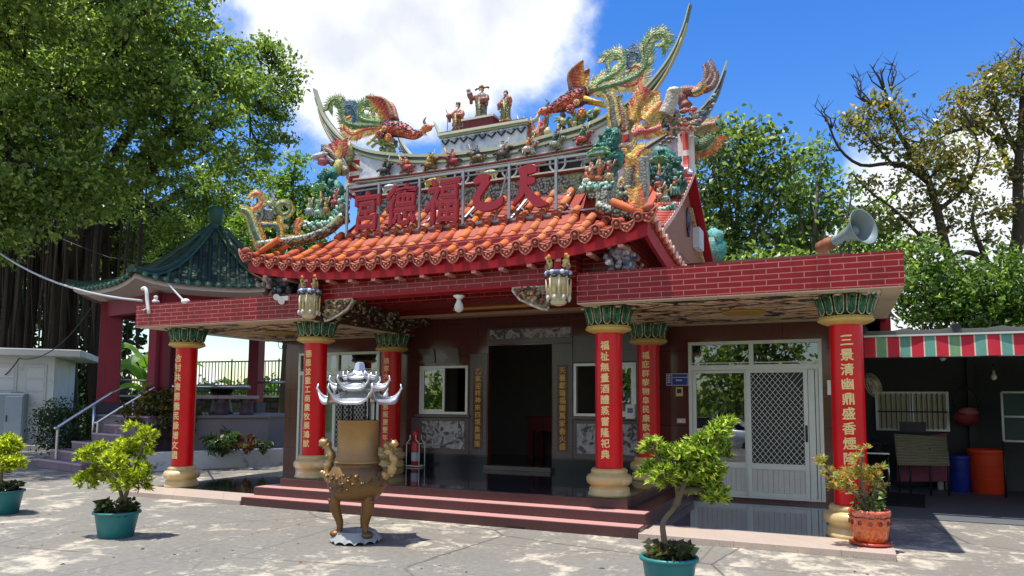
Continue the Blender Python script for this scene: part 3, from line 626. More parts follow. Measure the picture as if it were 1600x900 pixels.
# ---- beams of the porch
m = MB(); m.box((-2.24, -.60, 3.21), (2.24, -.36, 3.9)); m.box((-2.9, -.34, 3.302), (-2.22, 1.0, 3.95)); m.box((2.22, -.34, 3.302), (2.9, 1.0, 3.95)); m.box((-2.9, 1.0, 3.302), (2.9, 6.4, 4.2)); m.build('brick_beam', BRICK, T)
m = MB(); m.box((-2.23, -.605, 3.172), (2.23, -.36, 3.207)); m.build('beam_soffit', FASCIA, T)
m = MB(); m.box((-2.22, 2.06, 3.222), (2.22, 2.30, 3.88)); m.box((-2.215, -.35, 3.882), (2.215, 2.64, 3.94)); m.build('inner_beam', DKRED, T)
m = MB(); m.box((-2.22, 2.03, 3.165), (2.22, 2.32, 3.22)); m.build('inner_beam_lip', paint('pale_lip', lin(170, 140, 110), .5), T)
for s in (-1, 1):   # carved brackets over the inner columns
    m = MB()
    for k in range(110):
        u = random.random(); m.blob((s*(2.35-u*.75), 2.0+random.random()*.12, 3.15-random.random()*.30*(1-.7*u)), (random.uniform(.02, .045), .03, random.uniform(.015, .03)), random.choice([lin(90, 60, 44), lin(120, 100, 76), lin(50, 42, 40), lin(150, 132, 104), lin(40, 32, 32)]), 6, 4, .5)
    m.box((min(s*2.3, s*2.68), 2.06, 2.90), (max(s*2.3, s*2.68), 2.38, 3.5), lin(60, 30, 30)); m.build('carved_bracket', MATTE, T)
# name board
m = MB(); m.box((-.98, 1.96, 3.31), (.98, 2.02, 3.785), lin(56, 16, 18)); pb = m.build('name_board', MATTE, T)
m = MB()
for a, b in (((-1.02, 3.265), (1.02, 3.32)), ((-1.02, 3.775), (1.02, 3.825)), ((-1.02, 3.32), (-.965, 3.775)), ((.965, 3.32), (1.02, 3.775))): m.box((a[0], 1.94, a[1]), (b[0], 2.03, b[1]))
m.build('board_frame', GOLD, pb, .006)
m = MB()
for i, ch in enumerate('宮德福乙天'): put_glyph(m, ch, .27, lambda a, b, c, i=i: (-.62+.31*i+a, 1.955-c, 3.53+b), bold=.03, ext=.03)
for x in (-.86, .86):
    for k in range(4): put_glyph(m, '歲次庚午吉日敬立'[k+(4 if x > 0 else 0)], .07, lambda a, b, c, k=k, x=x: (x+a, 1.957-c, 3.70-.085*k+b), bold=.02)
m.build('board_lettering', GOLD, pb)
# ---- hanging lotus posts at the ends of the beam
def lotus_post(x):
    m = MB(); y = -.76; cr, bl, yl = lin(206, 194, 160), lin(96, 112, 150), lin(196, 172, 104)
    prof = [(.03, 2.86), (.09, 2.88), (.11, 2.91), (.095, 2.94), (.12, 2.97), (.125, 3.12), (.13, 3.2), (.15, 3.22), (.15, 3.245), (.13, 3.26)]
    m.lathe(prof, (x, y, 0), 8, cr, a0=PI/8, sm=False)
    for i in range(8):
        a = 2*PI*i/8; c, s_ = math.cos(a), math.sin(a); r = .138
        m.blob((x+c*r, y+s_*r, 3.06), (.022, .022, .08), yl, 6, 5); m.blob((x+c*.15, y+s_*.15, 2.955), (.026, .026, .04), lin(196, 192, 186), 6, 5)
        m.tube([(x+math.cos(a+PI/8)*.152, y+math.sin(a+PI/8)*.152, 2.97), (x+math.cos(a+PI/8)*.16, y+math.sin(a+PI/8)*.16, 3.21)], .012, 5, cr)
        m.blob((x+c*.15, y+s_*.15, 3.235), (.05, .04, .02), lin(60, 58, 60), 6, 4)
    for i in range(14):
        a = 2*PI*i/14; m.blob((x+.15*math.cos(a), y+.15*math.sin(a), 3.285), (.036, .036, .034), bl if i % 2 else lin(196, 200, 208), 6, 5, .2)
    m.lathe([(.16, 3.26), (.16, 3.31), (.06, 3.33)], (x, y, 0), 16, bl)
    for dx in (-.12, .12):
        m.blob((x+dx, y-.02, 3.40), (.05, .05, .10), yl, 8, 7, .35); m.blob((x+dx, y-.03, 3.50), (.035, .035, .045), lin(180, 120, 40), 7, 5, .2); m.blob((x+dx*1.2, y-.05, 3.36), (.03, .03, .06), lin(150, 110, 90), 6, 5, .3)
        for k in range(4): m.blob((x+dx+random.uniform(-.04, .04), y-.05, 3.34+.05*k), .022, random.choice([lin(220, 196, 120), lin(120, 70, 40), bl]), 5, 4)
    o = m.build('hanging_lotus_post', MATTE, T)
    q = MB(); q.box((x-.05, y-.03, 3.30), (x+.05, y+.05, 3.55)); q.box((x-.05, y+.05, 3.30), (x+.05, -.6, 3.42)); q.build('post_core', FASCIA, o)
for x in (-2.02, 2.06): lotus_post(x)
# winged carved brackets beside the posts
for s in (-1, 1):
    m = MB(); pts = [(1.86, 3.17), (1.34, 3.17), (1.32, 3.14), (1.42, 3.02), (1.58, 2.93), (1.80, 2.86), (1.86, 2.92)]
    m.slab([(s*x, -.55, z) for x, z in pts], .08, lin(150, 130, 100), nrm=(0, 1, 0))
    m.tube([(s*1.34, -.6, 3.17), (s*1.33, -.6, 3.13), (s*1.44, -.6, 3.0), (s*1.6, -.6, 2.92), (s*1.76, -.6, 2.855), (s*1.84, -.6, 2.84), (s*1.86, -.6, 2.88)], .018, 6, lin(214, 206, 186))
    m.tube([(s*1.86, -.6, 3.16), (s*1.34, -.6, 3.165)], .014, 6, lin(206, 196, 170))
    for k in range(46):
        x, z = random.uniform(1.4, 1.85), random.uniform(2.92, 3.15)
        if z > 2.86+(1.85-x)*.45: m.blob((s*x, -.6, z), (.035, .03, .028), random.choice([lin(190, 150, 80), lin(120, 74, 44), lin(60, 50, 46), lin(206, 190, 150), lin(150, 70, 44)]), 6, 5, .4)
    m.build('winged_bracket', CER, T)
# beasts crouching under the roof corners
def beast(x, y, z, s, cols):
    m = MB()
    m.blob((x, y+.25, z+.16), (.13, .32, .13), cols[0], 10, 8, .3); m.blob((x, y-.05, z+.28), (.14, .14, .13), cols[1], 10, 8, .4); m.blob((x+s*.02, y-.16, z+.25), (.09, .08, .06), cols[2], 8, 6, .2)
    for k in range(40):
        a, b = random.uniform(0, 2*PI), random.uniform(-.3, .6); m.blob((x+math.cos(a)*.13, y+b, z+.2+math.sin(a)*.13), random.uniform(.03, .055), random.choice(cols), 6, 5, .3)
    for dx in (-.09, .09):
        m.tube([(x+dx, y, z+.15), (x+dx, y-.06, z+.06), (x+dx, y-.12, z)], [.05, .04, .045], 7, cols[0])
        m.blob((x+dx*.7, y-.14, z+.33), .03, lin(214, 210, 200), 6, 5)
    m.tube([(x, y+.5, z+.2), (x, y+.62, z+.34), (x, y+.55, z+.46)], [.05, .04, .02], 6, cols[3])
    return m.build('roof_bracket_beast', CER, T)
beast(2.80, -.45, 3.3, 1, [lin(120, 120, 140), lin(196, 194, 200), lin(150, 130, 150), lin(84, 96, 120)]); beast(-2.72, -.45, 3.3, -1, [lin(76, 82, 98), lin(110, 112, 126), lin(60, 64, 78), lin(130, 124, 130)])
beast(-3.05, -.40, 3.34, -1, [lin(70, 84, 74), lin(180, 150, 140), lin(200, 196, 184), lin(120, 70, 60)])

# ---- front roof
EY, RY, XC = -.80, .62, 3.25
def zroof(x, t):                         # t: 0 at the eave, 1 under the ridge
    return 3.66+1.14*(.78*t+.22*t*t)+.27*min(1.15, abs(x)/XC)**3.0*max(0., 1-t)**1.6+(.055 if t > .49 else 0)
def yroof(t): return EY+(RY-EY)*t
def tmax(x):
    a = abs(x); return 1. if a < 2.02 else max(.06, .60*(XC+.05-a)/(XC+.05-2.02))
m = MB()                                  # deck under the tiles
NXR, NTR = 53, 15
xs = np.linspace(-XC, XC, NXR)
for dz in (-.03, -.10):
    for x in xs:
        for k in range(NTR): t = tmax(x)*k/(NTR-1); m.v.append((x, yroof(t)+.02, zroof(x, t)+dz))
for lay in range(2):
    for i in range(NXR-1):
        for k in range(NTR-1):
            a = lay*NXR*NTR+i*NTR+k; q = (a, a+NTR, a+NTR+1, a+1); m.face(q if lay == 0 else q[::-1], lin(150, 60, 44) if lay == 0 else lin(150, 40, 46), False)
rf = m.build('front_roof', TERRA, T)
tc = [lin(198, 106, 62), lin(188, 94, 58), lin(180, 86, 58), lin(196, 118, 76), lin(206, 114, 58)]; pc = [lin(158, 78, 62), lin(142, 66, 54), lin(166, 92, 76)]
SP = .272; cnt = 24; tx = [(-XC+.10)+i*(2*XC-.2)/(cnt-1) for i in range(cnt)]
m = MB()
for x in tx:                              # barrel tiles
    tm = tmax(x); k = 0; t = -.03; cx_ = jit(random.choice(tc), .10)
    while t < tm-.01:
        t1 = min(t+.165, tm)
        if t < .49 < t1: t1 = .4899
        r0, r1 = .0600, .0575; col_ = jit(cx_, .05); pts = [(x, yroof(t), zroof(x, max(0, t))+.012), (x, yroof((t+t1)/2), zroof(x, max(0, (t+t1)/2))+.012), (x, yroof(t1)+.015, zroof(x, t1)+.012 if t1 != .4899 else zroof(x, .4895)+.012)]
        m.tube(pts, [r0, (r0+r1)/2, r1], 9, col_, cap=True); t = t1 if t1 != .4899 else .4901
    if tm > .6: m.tube([(x, yroof(.47), zroof(x, .5)+.014), (x, yroof(.495), zroof(x, .5)+.014)], [.075, .075], 10, lin(120, 50, 40))
m.build('barrel_tiles', TERRA, rf)
m = MB()
for a, b in zip(tx, tx[1:]):              # pan tiles lapping down the slope
    tm = min(tmax(a), tmax(b)); n = max(1, int(tm/.075))
    for k in range(n):
        t0, t1 = tm*k/n, tm*(k+1)/n+.03; c = jit(random.choice(pc), .15); xm = (a+b)/2
        def p(x, t, dz, z): return (x, yroof(t), zroof(z, max(0, min(tm, t)))+dz)
        m.poly([p(a, t0-.012, .012, a), p(xm, t0-.012, -.006, xm), p(xm, t1, -.028, xm), p(a, t1, -.012, a)], c); m.poly([p(xm, t0-.012, -.006, xm), p(b, t0-.012, .012, b), p(b, t1, -.012, b), p(xm, t1, -.028, xm)], c)
        m.poly([p(a, t0-.012, -.02, a), p(xm, t0-.012, -.038, xm), p(xm, t0-.012, -.006, xm), p(a, t0-.012, .012, a)], jit(c, .1)); m.poly([p(xm, t0-.012, -.038, xm), p(b, t0-.012, -.02, b), p(b, t0-.012, .012, b), p(xm, t0-.012, -.006, xm)], jit(c, .1))
m.build('pan_tiles', TERRA, rf)
def drip(m, o, ux, sc=1., c=lin(150, 66, 54), c2=lin(190, 116, 98)):     # moulded drip tile: shield plate with raised rim and scroll, highlights painted paler
    o = Vector(o); ux = Vector(ux).normalized(); uz = Vector((0, 0, 1)); n = ux.cross(uz)
    P = lambda a, b, d=0: tuple(o+ux*a*sc+uz*b*sc-n*d)
    out = [(-.10, .02), (-.085, -.06), (-.05, -.10), (0, -.13), (.05, -.10), (.085, -.06), (.10, .02), (.05, .0), (0, -.01), (-.05, .0)]
    m.slab([P(a, b) for a, b in out], .02, c, nrm=tuple(n)); m.tube([P(a, b, -.012) for a, b in out[:7]], .011*sc, 5, c2)
    m.tube([P(-.085, -.005, -.014), P(0, -.035, -.018), P(.085, -.005, -.014)], .012*sc, 5, c2)
    for a, b in ((-.035, -.055), (.035, -.055), (0, -.085)): m.blob(P(a, b, -.012), .02*sc, c2, 6, 4)
def disc(m, o, n, r=.07, c=lin(136, 56, 44), c2=lin(178, 104, 86)):
    o = Vector(o); n = Vector(n).normalized(); m.tube([tuple(o), tuple(o+n*.045)], [r, r], 12, c); u = n.cross(Vector((0, 0, 1))).normalized(); w = u.cross(n)
    m.tube([tuple(o+n*.05+(u*math.cos(a)+w*math.sin(a))*r*.82) for a in np.linspace(0, 2*PI, 11)], .011, 4, c2, cap=False); m.blob(tuple(o+n*.05), r*.4, c2, 6, 4)
for x in tx:                               # eave ends, each piece a part
    m = MB(); disc(m, (x, EY-.035, zroof(x, 0)+.005), (0, -1, -.25)); m.build('eave_disc', TERRA, rf)
for a, b in zip(tx, tx[1:]):
    m = MB(); xm = (a+b)/2; drip(m, (xm, EY-.06, zroof(xm, 0)-.02), (b-a, 0, zroof(b, 0)-zroof(a, 0))); m.build('drip_tile', TERRA, rf)
for x in (-1, 1):
    m = MB(); drip(m, (x*(XC+.04), EY-.05, zroof(XC, 0)+.05), (1, 0, .45*x), 1.15); m.blob((x*(XC+.03), EY-.02, zroof(XC, 0)+.08), (.09, .08, .06), lin(166, 86, 70), 8, 6, .3); m.build('corner_tile', TERRA, rf)
m = MB(); xs = np.linspace(-XC, XC, 41)    # fascia board and the side boards behind it
def ribbon(m, top, hgt, off, c=(1, 1, 1)):
    n = len(m.v); o = Vector(off)
    for p in top:
        p = Vector(p); m.v += [tuple(p), tuple(p-Vector((0, 0, hgt))), tuple(p+o), tuple(p+o-Vector((0, 0, hgt)))]
    for i in range(len(top)-1):
        a = n+4*i; b = a+4; m.face((a, a+1, b+1, b), c); m.face((a+2, b+2, b+3, a+3), c); m.face((a, b, b+2, a+2), c); m.face((a+1, a+3, b+3, b+1), c)
    for a in (n, n+4*(len(top)-1)): m.face((a, a+2, a+3, a+1), c)
ribbon(m, [(x, EY, zroof(x, 0)-.04) for x in xs], .21, (0, .05, 0))
zside = lambda y: zroof(XC, 0)-.34*min(1., (y-EY)/2.0)**.8
for s in (-1, 1): ribbon(m, [(s*(XC-.003), y, zside(y)-.04) for y in np.linspace(EY+.052, 2.6, 14)], .21, (-s*.05, 0, 0))
m.build('fascia_board', FASCIA, rf)
RFP = paint('rafter_end_pink', lin(196, 130, 118), .5)
for i in range(15):
    x = -2.9+i*5.8/14; m = MB(); m.box((x-.035, EY+.005, zroof(x, 0)-.292), (x+.035, EY+.5, zroof(x, 0)-.255)); m.build('rafter_end', RFP, rf)
m = MB()                                   # under-eave boarding
for s in (0,):
    xs2 = np.linspace(-XC+.04, XC-.04, 31)
    for x in xs2: m.v += [(x, EY+.06, zroof(x, 0)-.13), (x*.93, -.30, max(3.62, zroof(x, .1)-.1))]
    for i in range(30): m.face((2*i, 2*i+1, 2*i+3, 2*i+2))
m.build('eave_soffit', paint('eave_soffit_olive', lin(150, 130, 92), .6), rf)
m = MB()                                   # right and left skirts, verge cheeks, rear slope
for s in (-1, 1):
    n = len(m.v); hp = [(XC, 0.), (2.85, .2), (2.45, .4), (2.02, .6)]
    ed = [(s*x, yroof(t)+.02, zroof(x, t)+.0) for x, t in hp]+[(s*2.05, .75, 4.15), (s*2.15, 1.6, 4.1), (s*2.2, 2.6, 4.0)]
    ev = [(s*XC, y, zside(y)) for y in np.linspace(EY, 2.6, 7)]
    for a, b in zip(ed, ev): m.v += [a, b]
    for i in range(6): m.face((n+2*i, n+2*i+2, n+2*i+3, n+2*i+1), lin(180, 84, 62))
    m.poly([(s*2.02, yroof(.58), zroof(2.0, .58)), (s*2.02, RY+.03, 4.85), (s*2.02, 2.4, 4.0), (s*2.02, .9, 4.0)], lin(130, 24, 30))
m.poly([(-2.02, RY+.1, 4.8), (2.02, RY+.1, 4.8), (2.02, 2.4, 4.0), (-2.02, 2.4, 4.0)], lin(190, 90, 66))
m.build('roof_skirt', TERRA, rf)
for s in (-1, 1):
    m = MB()
    for k in range(12):
        y = EY+.12+k*.215; z = zside(y); disc(m, (s*(XC+.02), y, z+.03), (s, 0, -.1), .055, lin(190, 116, 100), lin(236, 200, 188))
        m.tube([(s*(XC+.03), y, z+.035), (s*(XC-.5), y+.02, z+.30)], .05, 8, jit(tc[0], .1))
    m.build('side_eave_tiles', TERRA, rf)

# ---- front ridge: traced once from the photo on its own plane, built with its real depth
YR = .65
capL = [(740, 240), (680, 245), (620, 243), (570, 234), (535, 214), (510, 184), (499, 158), (493, 139)]
capR = [(740, 240), (800, 231), (860, 215), (920, 198), (962, 176), (1002, 146), (1042, 98), (1065, 50), (1077, 8)]
curve = [PY(a, b, YR) for a, b in capL[::-1]]+[PY(a, b, YR) for a, b in capR[1:]]
crv = smooth_path(curve, 64)
m = MB()
def ridge_strip(m, pts, prof, c_of):       # prof(u) -> (half depth, height, drop)
    n = len(m.v); k = len(pts)
    for i, p in enumerate(pts):
        hd, h, dr = prof(i/(k-1)); a = Vector(pts[max(0, i-1)]); b = Vector(pts[min(k-1, i+1)]); t = (b-a).normalized(); nn = Vector((-t.z, 0, t.x)); p = Vector(p)-nn*dr
        for (d, e) in ((-hd, 0), (-hd, -h), (hd, -h), (hd, 0)): q = p+nn*e; m.v.append((q.x, q.y+d, q.z))
    for i in range(k-1):
        for j in range(4):
            a = n+4*i+j; b = n+4*i+(j+1) % 4; m.face((a, b, b+4, a+4), c_of(j))
    m.face((n, n+1, n+2, n+3)); m.face((n+4*k-1, n+4*k-2, n+4*k-3, n+4*k-4))
e_ = lambda u: min(1., min(u, 1-u)/.32)**1.4
ridge_strip(m, crv, lambda u: (.05+.11*e_(u), .016+.034*e_(u), 0), lambda j: lin(176, 180, 152))
ridge_strip(m, crv, lambda u: (.04+.085*e_(u), .016+.03*e_(u), .018+.036*e_(u)), lambda j: lin(96, 104, 96))
ridge_strip(m, crv[3:-3], lambda u: (.05+.10*e_(u), .012+.032*e_(u), .040+.062*e_(u)), lambda j: lin(160, 168, 138))
rd = m.build('front_ridge', MATTE, T)
m = MB()                                    # second, darker blade under each tip
for seq in (crv[:20], crv[-24:]):
    n = len(seq); rev = seq[0][2] > seq[-1][2]
    seq2 = seq if rev else seq[::-1]
    P = [(p[0]*.985+(.05 if p[0] < 0 else -.05)*0, p[1]+.02, p[2]-.16-.10*(i/n)) for i, p in enumerate(seq2[2:])]
    m.tube(P, [.018+.05*(i/len(P)) for i in range(len(P))], 6, lin(96, 100, 112), flat=1.4)
    m.tube([(p[0], p[1]-.05, p[2]-.13-.4*(i/len(P))**1.3) for i, p in enumerate(seq2[4:-2])], [.012+.06*(i/n) for i in range(len(seq2[4:-2]))], 6, lin(170, 158, 120), flat=1.2)
m.build('swallowtail', MATTE, rd)
# ridge body: blue washed panel, dark animal recess, mosaic foot
def capz(x):
    b = min(crv, key=lambda p: abs(p[0]-x)); return b[2]
m = MB(); XL, XR = -2.12, 2.42; n = 30
for yy in (YR-.10, YR+.10):
    for i in range(n+1): x = XL+(XR-XL)*i/n; m.v += [(x, yy, 5.40+.012*x*x*.8), (x, yy, capz(x)-.12)]
for i in range(n):
    a = 2*i; m.face((a, a+2, a+3, a+1)); a += 2*(n+1); m.face((a, a+1, a+3, a+2))
m.build('ridge_panel', RIDGEB, rd)
m = MB()
zl = lambda x: 5.40+.010*x*x
ridge_strip(m, [(x, YR, zl(x)) for x in np.linspace(XL-.1, XR+.1, 24)], lambda u: (.15, .03, 0), lambda j: lin(206, 204, 186)); ridge_strip(m, [(x, YR, zl(x)-.034) for x in np.linspace(XL-.05, XR+.05, 24)], lambda u: (.19, .022, 0), lambda j: lin(120, 30, 32)); ridge_strip(m, [(x, YR, zl(x)-.06) for x in np.linspace(XL-.05, XR+.05, 24)], lambda u: (.17, .02, 0), lambda j: lin(180, 184, 170))
ridge_strip(m, [(x, YR, 5.09) for x in np.linspace(XL, XR, 12)], lambda u: (.20, .025, 0), lambda j: lin(196, 190, 170)); ridge_strip(m, [(x, YR, 5.06) for x in np.linspace(XL, XR, 12)], lambda u: (.18, .02, 0), lambda j: lin(130, 40, 36))
m.build('ridge_moulding', MATTE, rd)
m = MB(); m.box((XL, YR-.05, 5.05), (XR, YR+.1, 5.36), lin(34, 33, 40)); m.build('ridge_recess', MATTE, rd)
m = MB(); m.box((XL, YR-.14, 4.62), (XR, YR+.14, 5.04)); m.build('ridge_foot', MOSAIC, rd)
for x in (XL-.12, XR+.10):                   # brick-patterned end posts that curl outward at the foot
    m = MB(); s = -1 if x < 0 else 1
    tp = capz(x)-.14; pth = smooth_path([(x, YR, tp), (x, YR, 5.55), (x+s*.02, YR-.02, 5.32), (x+s*.10, YR-.05, 5.18)], 12)
    for i in range(len(pth)-1):
        m.obox(pth[i], pth[i+1], .15, .24, lin(168, 40, 44) if i % 3 else lin(226, 220, 208), up=(1, 0, 0))
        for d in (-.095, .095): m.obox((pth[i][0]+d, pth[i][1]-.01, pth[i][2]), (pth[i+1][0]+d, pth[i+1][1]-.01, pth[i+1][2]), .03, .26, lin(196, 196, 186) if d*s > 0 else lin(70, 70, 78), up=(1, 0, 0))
    m.build('ridge_end_post', MATTE, rd)
# horsemen in relief along the panel: each its own figure
def rider(x, z, c1, c2, hz=1.):
    m = MB(); y = YR-.17; f = random.choice([-1, 1])
    m.blob((x, y, z+.08), (.11, .05, .055), c1, 9, 7, .15); m.tube([(x+f*.08, y, z+.10), (x+f*.13, y-.01, z+.17), (x+f*.18, y-.02, z+.15)], [.035, .028, .02], 7, c1)
    for dx in (-.08, -.05, .05, .08): m.tube([(x+dx, y+random.uniform(-.02, .02), z+.06), (x+dx*1.35+f*.02, y-.01, z-.01)], [.017, .012], 5, c1)
    m.tube([(x-f*.1, y, z+.11), (x-f*.16, y, z+.07)], [.014, .018], 5, lin(60, 44, 40)); m.blob((x, y-.01, z+.165), (.045, .04, .055), c2, 8, 6, .2); m.blob((x+f*.01, y-.015, z+.235), .027, lin(212, 160, 120), 7, 5); m.blob((x+f*.01, y-.012, z+.258), (.03, .03, .018), lin(60, 50, 60), 6, 4)
    m.tube([(x, y-.03, z+.18), (x+f*.07, y-.05, z+.20), (x+f*.10, y-.05, z+.25)], [.016, .014, .011], 5, c2); m.tube([(x+f*.08, y-.055, z+.12), (x+f*.13, y-.05, z+.30)], .006, 4, lin(220, 210, 180))
    for k in range(6): m.blob((x+random.uniform(-.1, .1), y+.02, z+random.uniform(.0, .05)), random.uniform(.02, .035), random.choice([lin(60, 130, 130), lin(200, 190, 170), c1, lin(90, 110, 90)]), 6, 4, .3)
    return m.build('ridge_horseman', CER, rd)
rc = [lin(70, 66, 70), lin(176, 52, 40), lin(150, 110, 40), lin(150, 40, 40), lin(120, 96, 60), lin(90, 80, 78), lin(200, 190, 170), lin(150, 160, 140), lin(180, 60, 50)]
rcc = [lin(60, 80, 60), lin(216, 110, 50), lin(210, 190, 60), lin(190, 60, 50), lin(60, 90, 110), lin(206, 200, 190), lin(214, 120, 60), lin(40, 90, 110), lin(70, 130, 90)]
for i in range(9): x = -1.55+i*.44; rider(x, zl(x)+.005, rc[i], rcc[i])
def beastlet(x, z, c, f, c2=None):
    m = MB(); y = YR-.14
    m.blob((x, y, z+.12), (.15, .06, .06), c, 10, 7, .1); m.tube([(x+f*.11, y, z+.14), (x+f*.17, y-.01, z+.20), (x+f*.24, y-.02, z+.18)], [.05, .042, .028], 8, c)
    for dx in (-.13, -.09, .07, .12): m.tube([(x+dx, y, z+.11), (x+dx+.02*f, y-.01, z+.05), (x+dx*1.15, y, z)], [.028, .018, .02], 6, c)
    m.tube([(x-f*.14, y, z+.14), (x-f*.2, y, z+.2), (x-f*.25, y, z+.17)], [.014, .016, .02], 5, c2 or c)
    for k in range(5): m.blob((x+f*(.15+.02*k), y+.02, z+.23-.015*k), .022, c2 or c, 5, 4)
    return m.build('ridge_animal', CER, rd)
beastlet(-1.45, 5.085, lin(216, 216, 218), 1, lin(120, 60, 60)); beastlet(-.62, 5.085, lin(214, 178, 60), 1, lin(226, 200, 110)); beastlet(.42, 5.085, lin(206, 200, 150), -1, lin(110, 160, 70)); beastlet(1.12, 5.085, lin(196, 60, 44), 1, lin(226, 170, 80)); beastlet(2.1, 5.085, lin(150, 150, 150), -1, lin(200, 190, 180))
for x in (-.10, .75, 1.55):
    m = MB(); m.tube([(x+.13*math.cos(a), YR-.11, 5.235+.13*math.sin(a)) for a in np.linspace(0, 2*PI, 17)], .017, 6, lin(196, 198, 196), cap=False); m.obox((x-.12, YR-.11, 5.235), (x+.12, YR-.11, 5.235), .015, .015, lin(180, 182, 180)); m.obox((x, YR-.11, 5.115), (x, YR-.11, 5.355), .015, .015, lin(180, 182, 180)); m.build('ridge_wheel_relief', MATTE, rd)
# raised centre of the ridge
m = MB(); A = PY(694, 214, YR); B = PY(826, 192, YR); c0 = PY(700, 240, YR)
zt_ = (A[2]+B[2])/2; m.box((A[0], YR-.09, 5.6), (B[0], YR+.09, zt_-.03)); top = m.build('ridge_plinth', RIDGEB, rd)
m = MB(); m.box((A[0]-.05, YR-.15, zt_-.028), (B[0]+.05, YR+.15, zt_+.012), lin(200, 204, 180)); m.box((A[0]-.03, YR-.12, zt_-.06), (B[0]+.03, YR+.12, zt_-.03), lin(150, 160, 130)); m.box((A[0]-.02, YR-.14, zt_+.013), (B[0]+.02, YR+.14, zt_+.03), lin(110, 28, 32))
for k in range(9):
    x = A[0]+(B[0]-A[0])*(k+.5)/9; m.tube([(x-.07, YR-.10, zt_-.1-.03*(k % 2)), (x, YR-.11, zt_-.18), (x+.07, YR-.10, zt_-.1)], .016, 5, lin(40, 50, 66)); m.blob((x, YR-.1, zt_-.09), (.04, .02, .02), lin(190, 206, 214), 6, 4)
a = PY(677, 187, YR); m.tube(smooth_path([(A[0]+.1, YR, zt_), (A[0]-.03, YR, zt_+.01), (A[0]-.12, YR, zt_+.12), (a[0], YR, a[2])], 10), [.05, .05, .048, .045, .04, .035, .03, .025, .018, .01], 6, lin(176, 182, 160)); m.tube([(B[0]+.02, YR, zt_), (B[0]+.14, YR, zt_+.04), (B[0]+.2, YR, zt_+.2)], [.05, .04, .012], 6, lin(176, 182, 160))
P = PY(752, 196, YR); m.box((P[0]-.27, YR-.13, zt_+.032), (P[0]+.27, YR+.13, zt_+.15), lin(112, 36, 42)); m.box((P[0]-.29, YR-.15, zt_+.152), (P[0]+.29, YR+.15, zt_+.185), lin(206, 204, 186)); m.build('plinth_moulding', MATTE, top)

# ---- rear roof with gable
Y2, A2, G2 = 3.85, 5.92, 2.92
m = MB()
def zrear(y): d = abs(y-Y2); return A2-.78*d+.055*d*d
ys = np.linspace(1.1, 6.6, 23)
for dz in (0, -.09):
    for y in ys: m.v += [(-G2, y, zrear(y)+dz), (G2, y, zrear(y)+dz)]
k = len(ys)
for i in range(k-1): a = 2*i; m.face((a, a+1, a+3, a+2), lin(186, 88, 64)); a += 2*k; m.face((a, a+2, a+3, a+1), lin(140, 30, 36))
for i in range(k-1):
    for j in (0, 1): a = 2*i+j; m.face((a, a+2, a+2+2*k, a+2*k) if j == 0 else (a, a+2*k, a+2+2*k, a+2), lin(150, 30, 40))
rr = m.build('rear_roof', TERRA, T)
m = MB()
for s in (-1, 1):
    for y in np.linspace(1.2, 3.7, 19):
        z = zrear(y); disc(m, (s*(G2+.06), y, z+.02), (s, 0, -.15), .058, lin(176, 84, 78), lin(238, 206, 196)); m.tube([(s*(G2+.06), y, z+.02), (s*(G2-.25), y, z+.06)], .05, 8, jit(lin(196, 96, 80), .1))
        m.tube([(s*(G2+.03), y+.06, z-.05), (s*(G2-.05), y+.05, z-.12)], [.035, .02], 6, lin(60, 26, 26))
m.build('gable_verge_tiles', TERRA, rr)
m = MB()
for x in np.linspace(-2.6, 2.6, 19): m.tube([(x, y, zrear(y)+.02) for y in np.linspace(1.3, 3.7, 6)], .06, 8, jit(tc[1], .1))
m.build('barrel_tiles', TERRA, rr)
for s in (-1, 1):
    m = MB(); ysg = np.linspace(1.5, 6.2, 13); pts = [(s*(G2-.12), y, zrear(y)-.10) for y in ysg]+[(s*(G2-.12), 6.2, 3.25), (s*(G2-.12), 1.5, 3.25)]
    m.slab(pts, .06, nrm=(1, 0, 0)); gw = m.build('gable_wall', GABLE, T)
    m = MB()
    for k_ in range(len(ysg)-1):
        y = ysg[k_]
        if y > Y2-.2: m.obox((s*(G2+.02), y, zrear(y)-.06), (s*(G2+.02), ysg[k_+1], zrear(ysg[k_+1])-.06), .05, .16, up=(1, 0, 0))
    m.build('barge_board', FASCIA, rr)
    m = MB(); m.obox((s*(G2-.07), Y2+.35, zrear(Y2+.35)-.35), (s*(G2-.07), 6.0, zrear(6.0)-.35), .03, .09, lin(206, 176, 130), up=(1, 0, 0)); m.blob((s*(G2-.08), Y2+.15, 5.05), (.04, .13, .20), lin(56, 66, 110), 9, 7, .4); m.blob((s*(G2-.06), Y2+.15, 4.85), (.03, .06, .16), lin(40, 50, 90), 7, 6, .4); m.build('gable_ornament', CER, gw)
m = MB(); m.box((G2-.09, 4.55, 4.62), (G2+.04, 5.0, 5.02), lin(206, 210, 214)); m.box((G2+.041, 4.58, 4.65), (G2+.048, 4.97, 4.99), lin(190, 194, 200)); m.build('meter_box', MATTE, T, .01)
rcap = [(0, Y2, 6.12), (.8, Y2, 6.17), (1.77, Y2, 6.36), (2.23, Y2, 6.56), (2.72, Y2, 6.80), (3.13, Y2, 7.05), (3.43, Y2, 7.42), (3.62, Y2, 7.9)]
rc2 = smooth_path([(-p[0], p[1], p[2]) for p in rcap[:0:-1]]+rcap, 56)
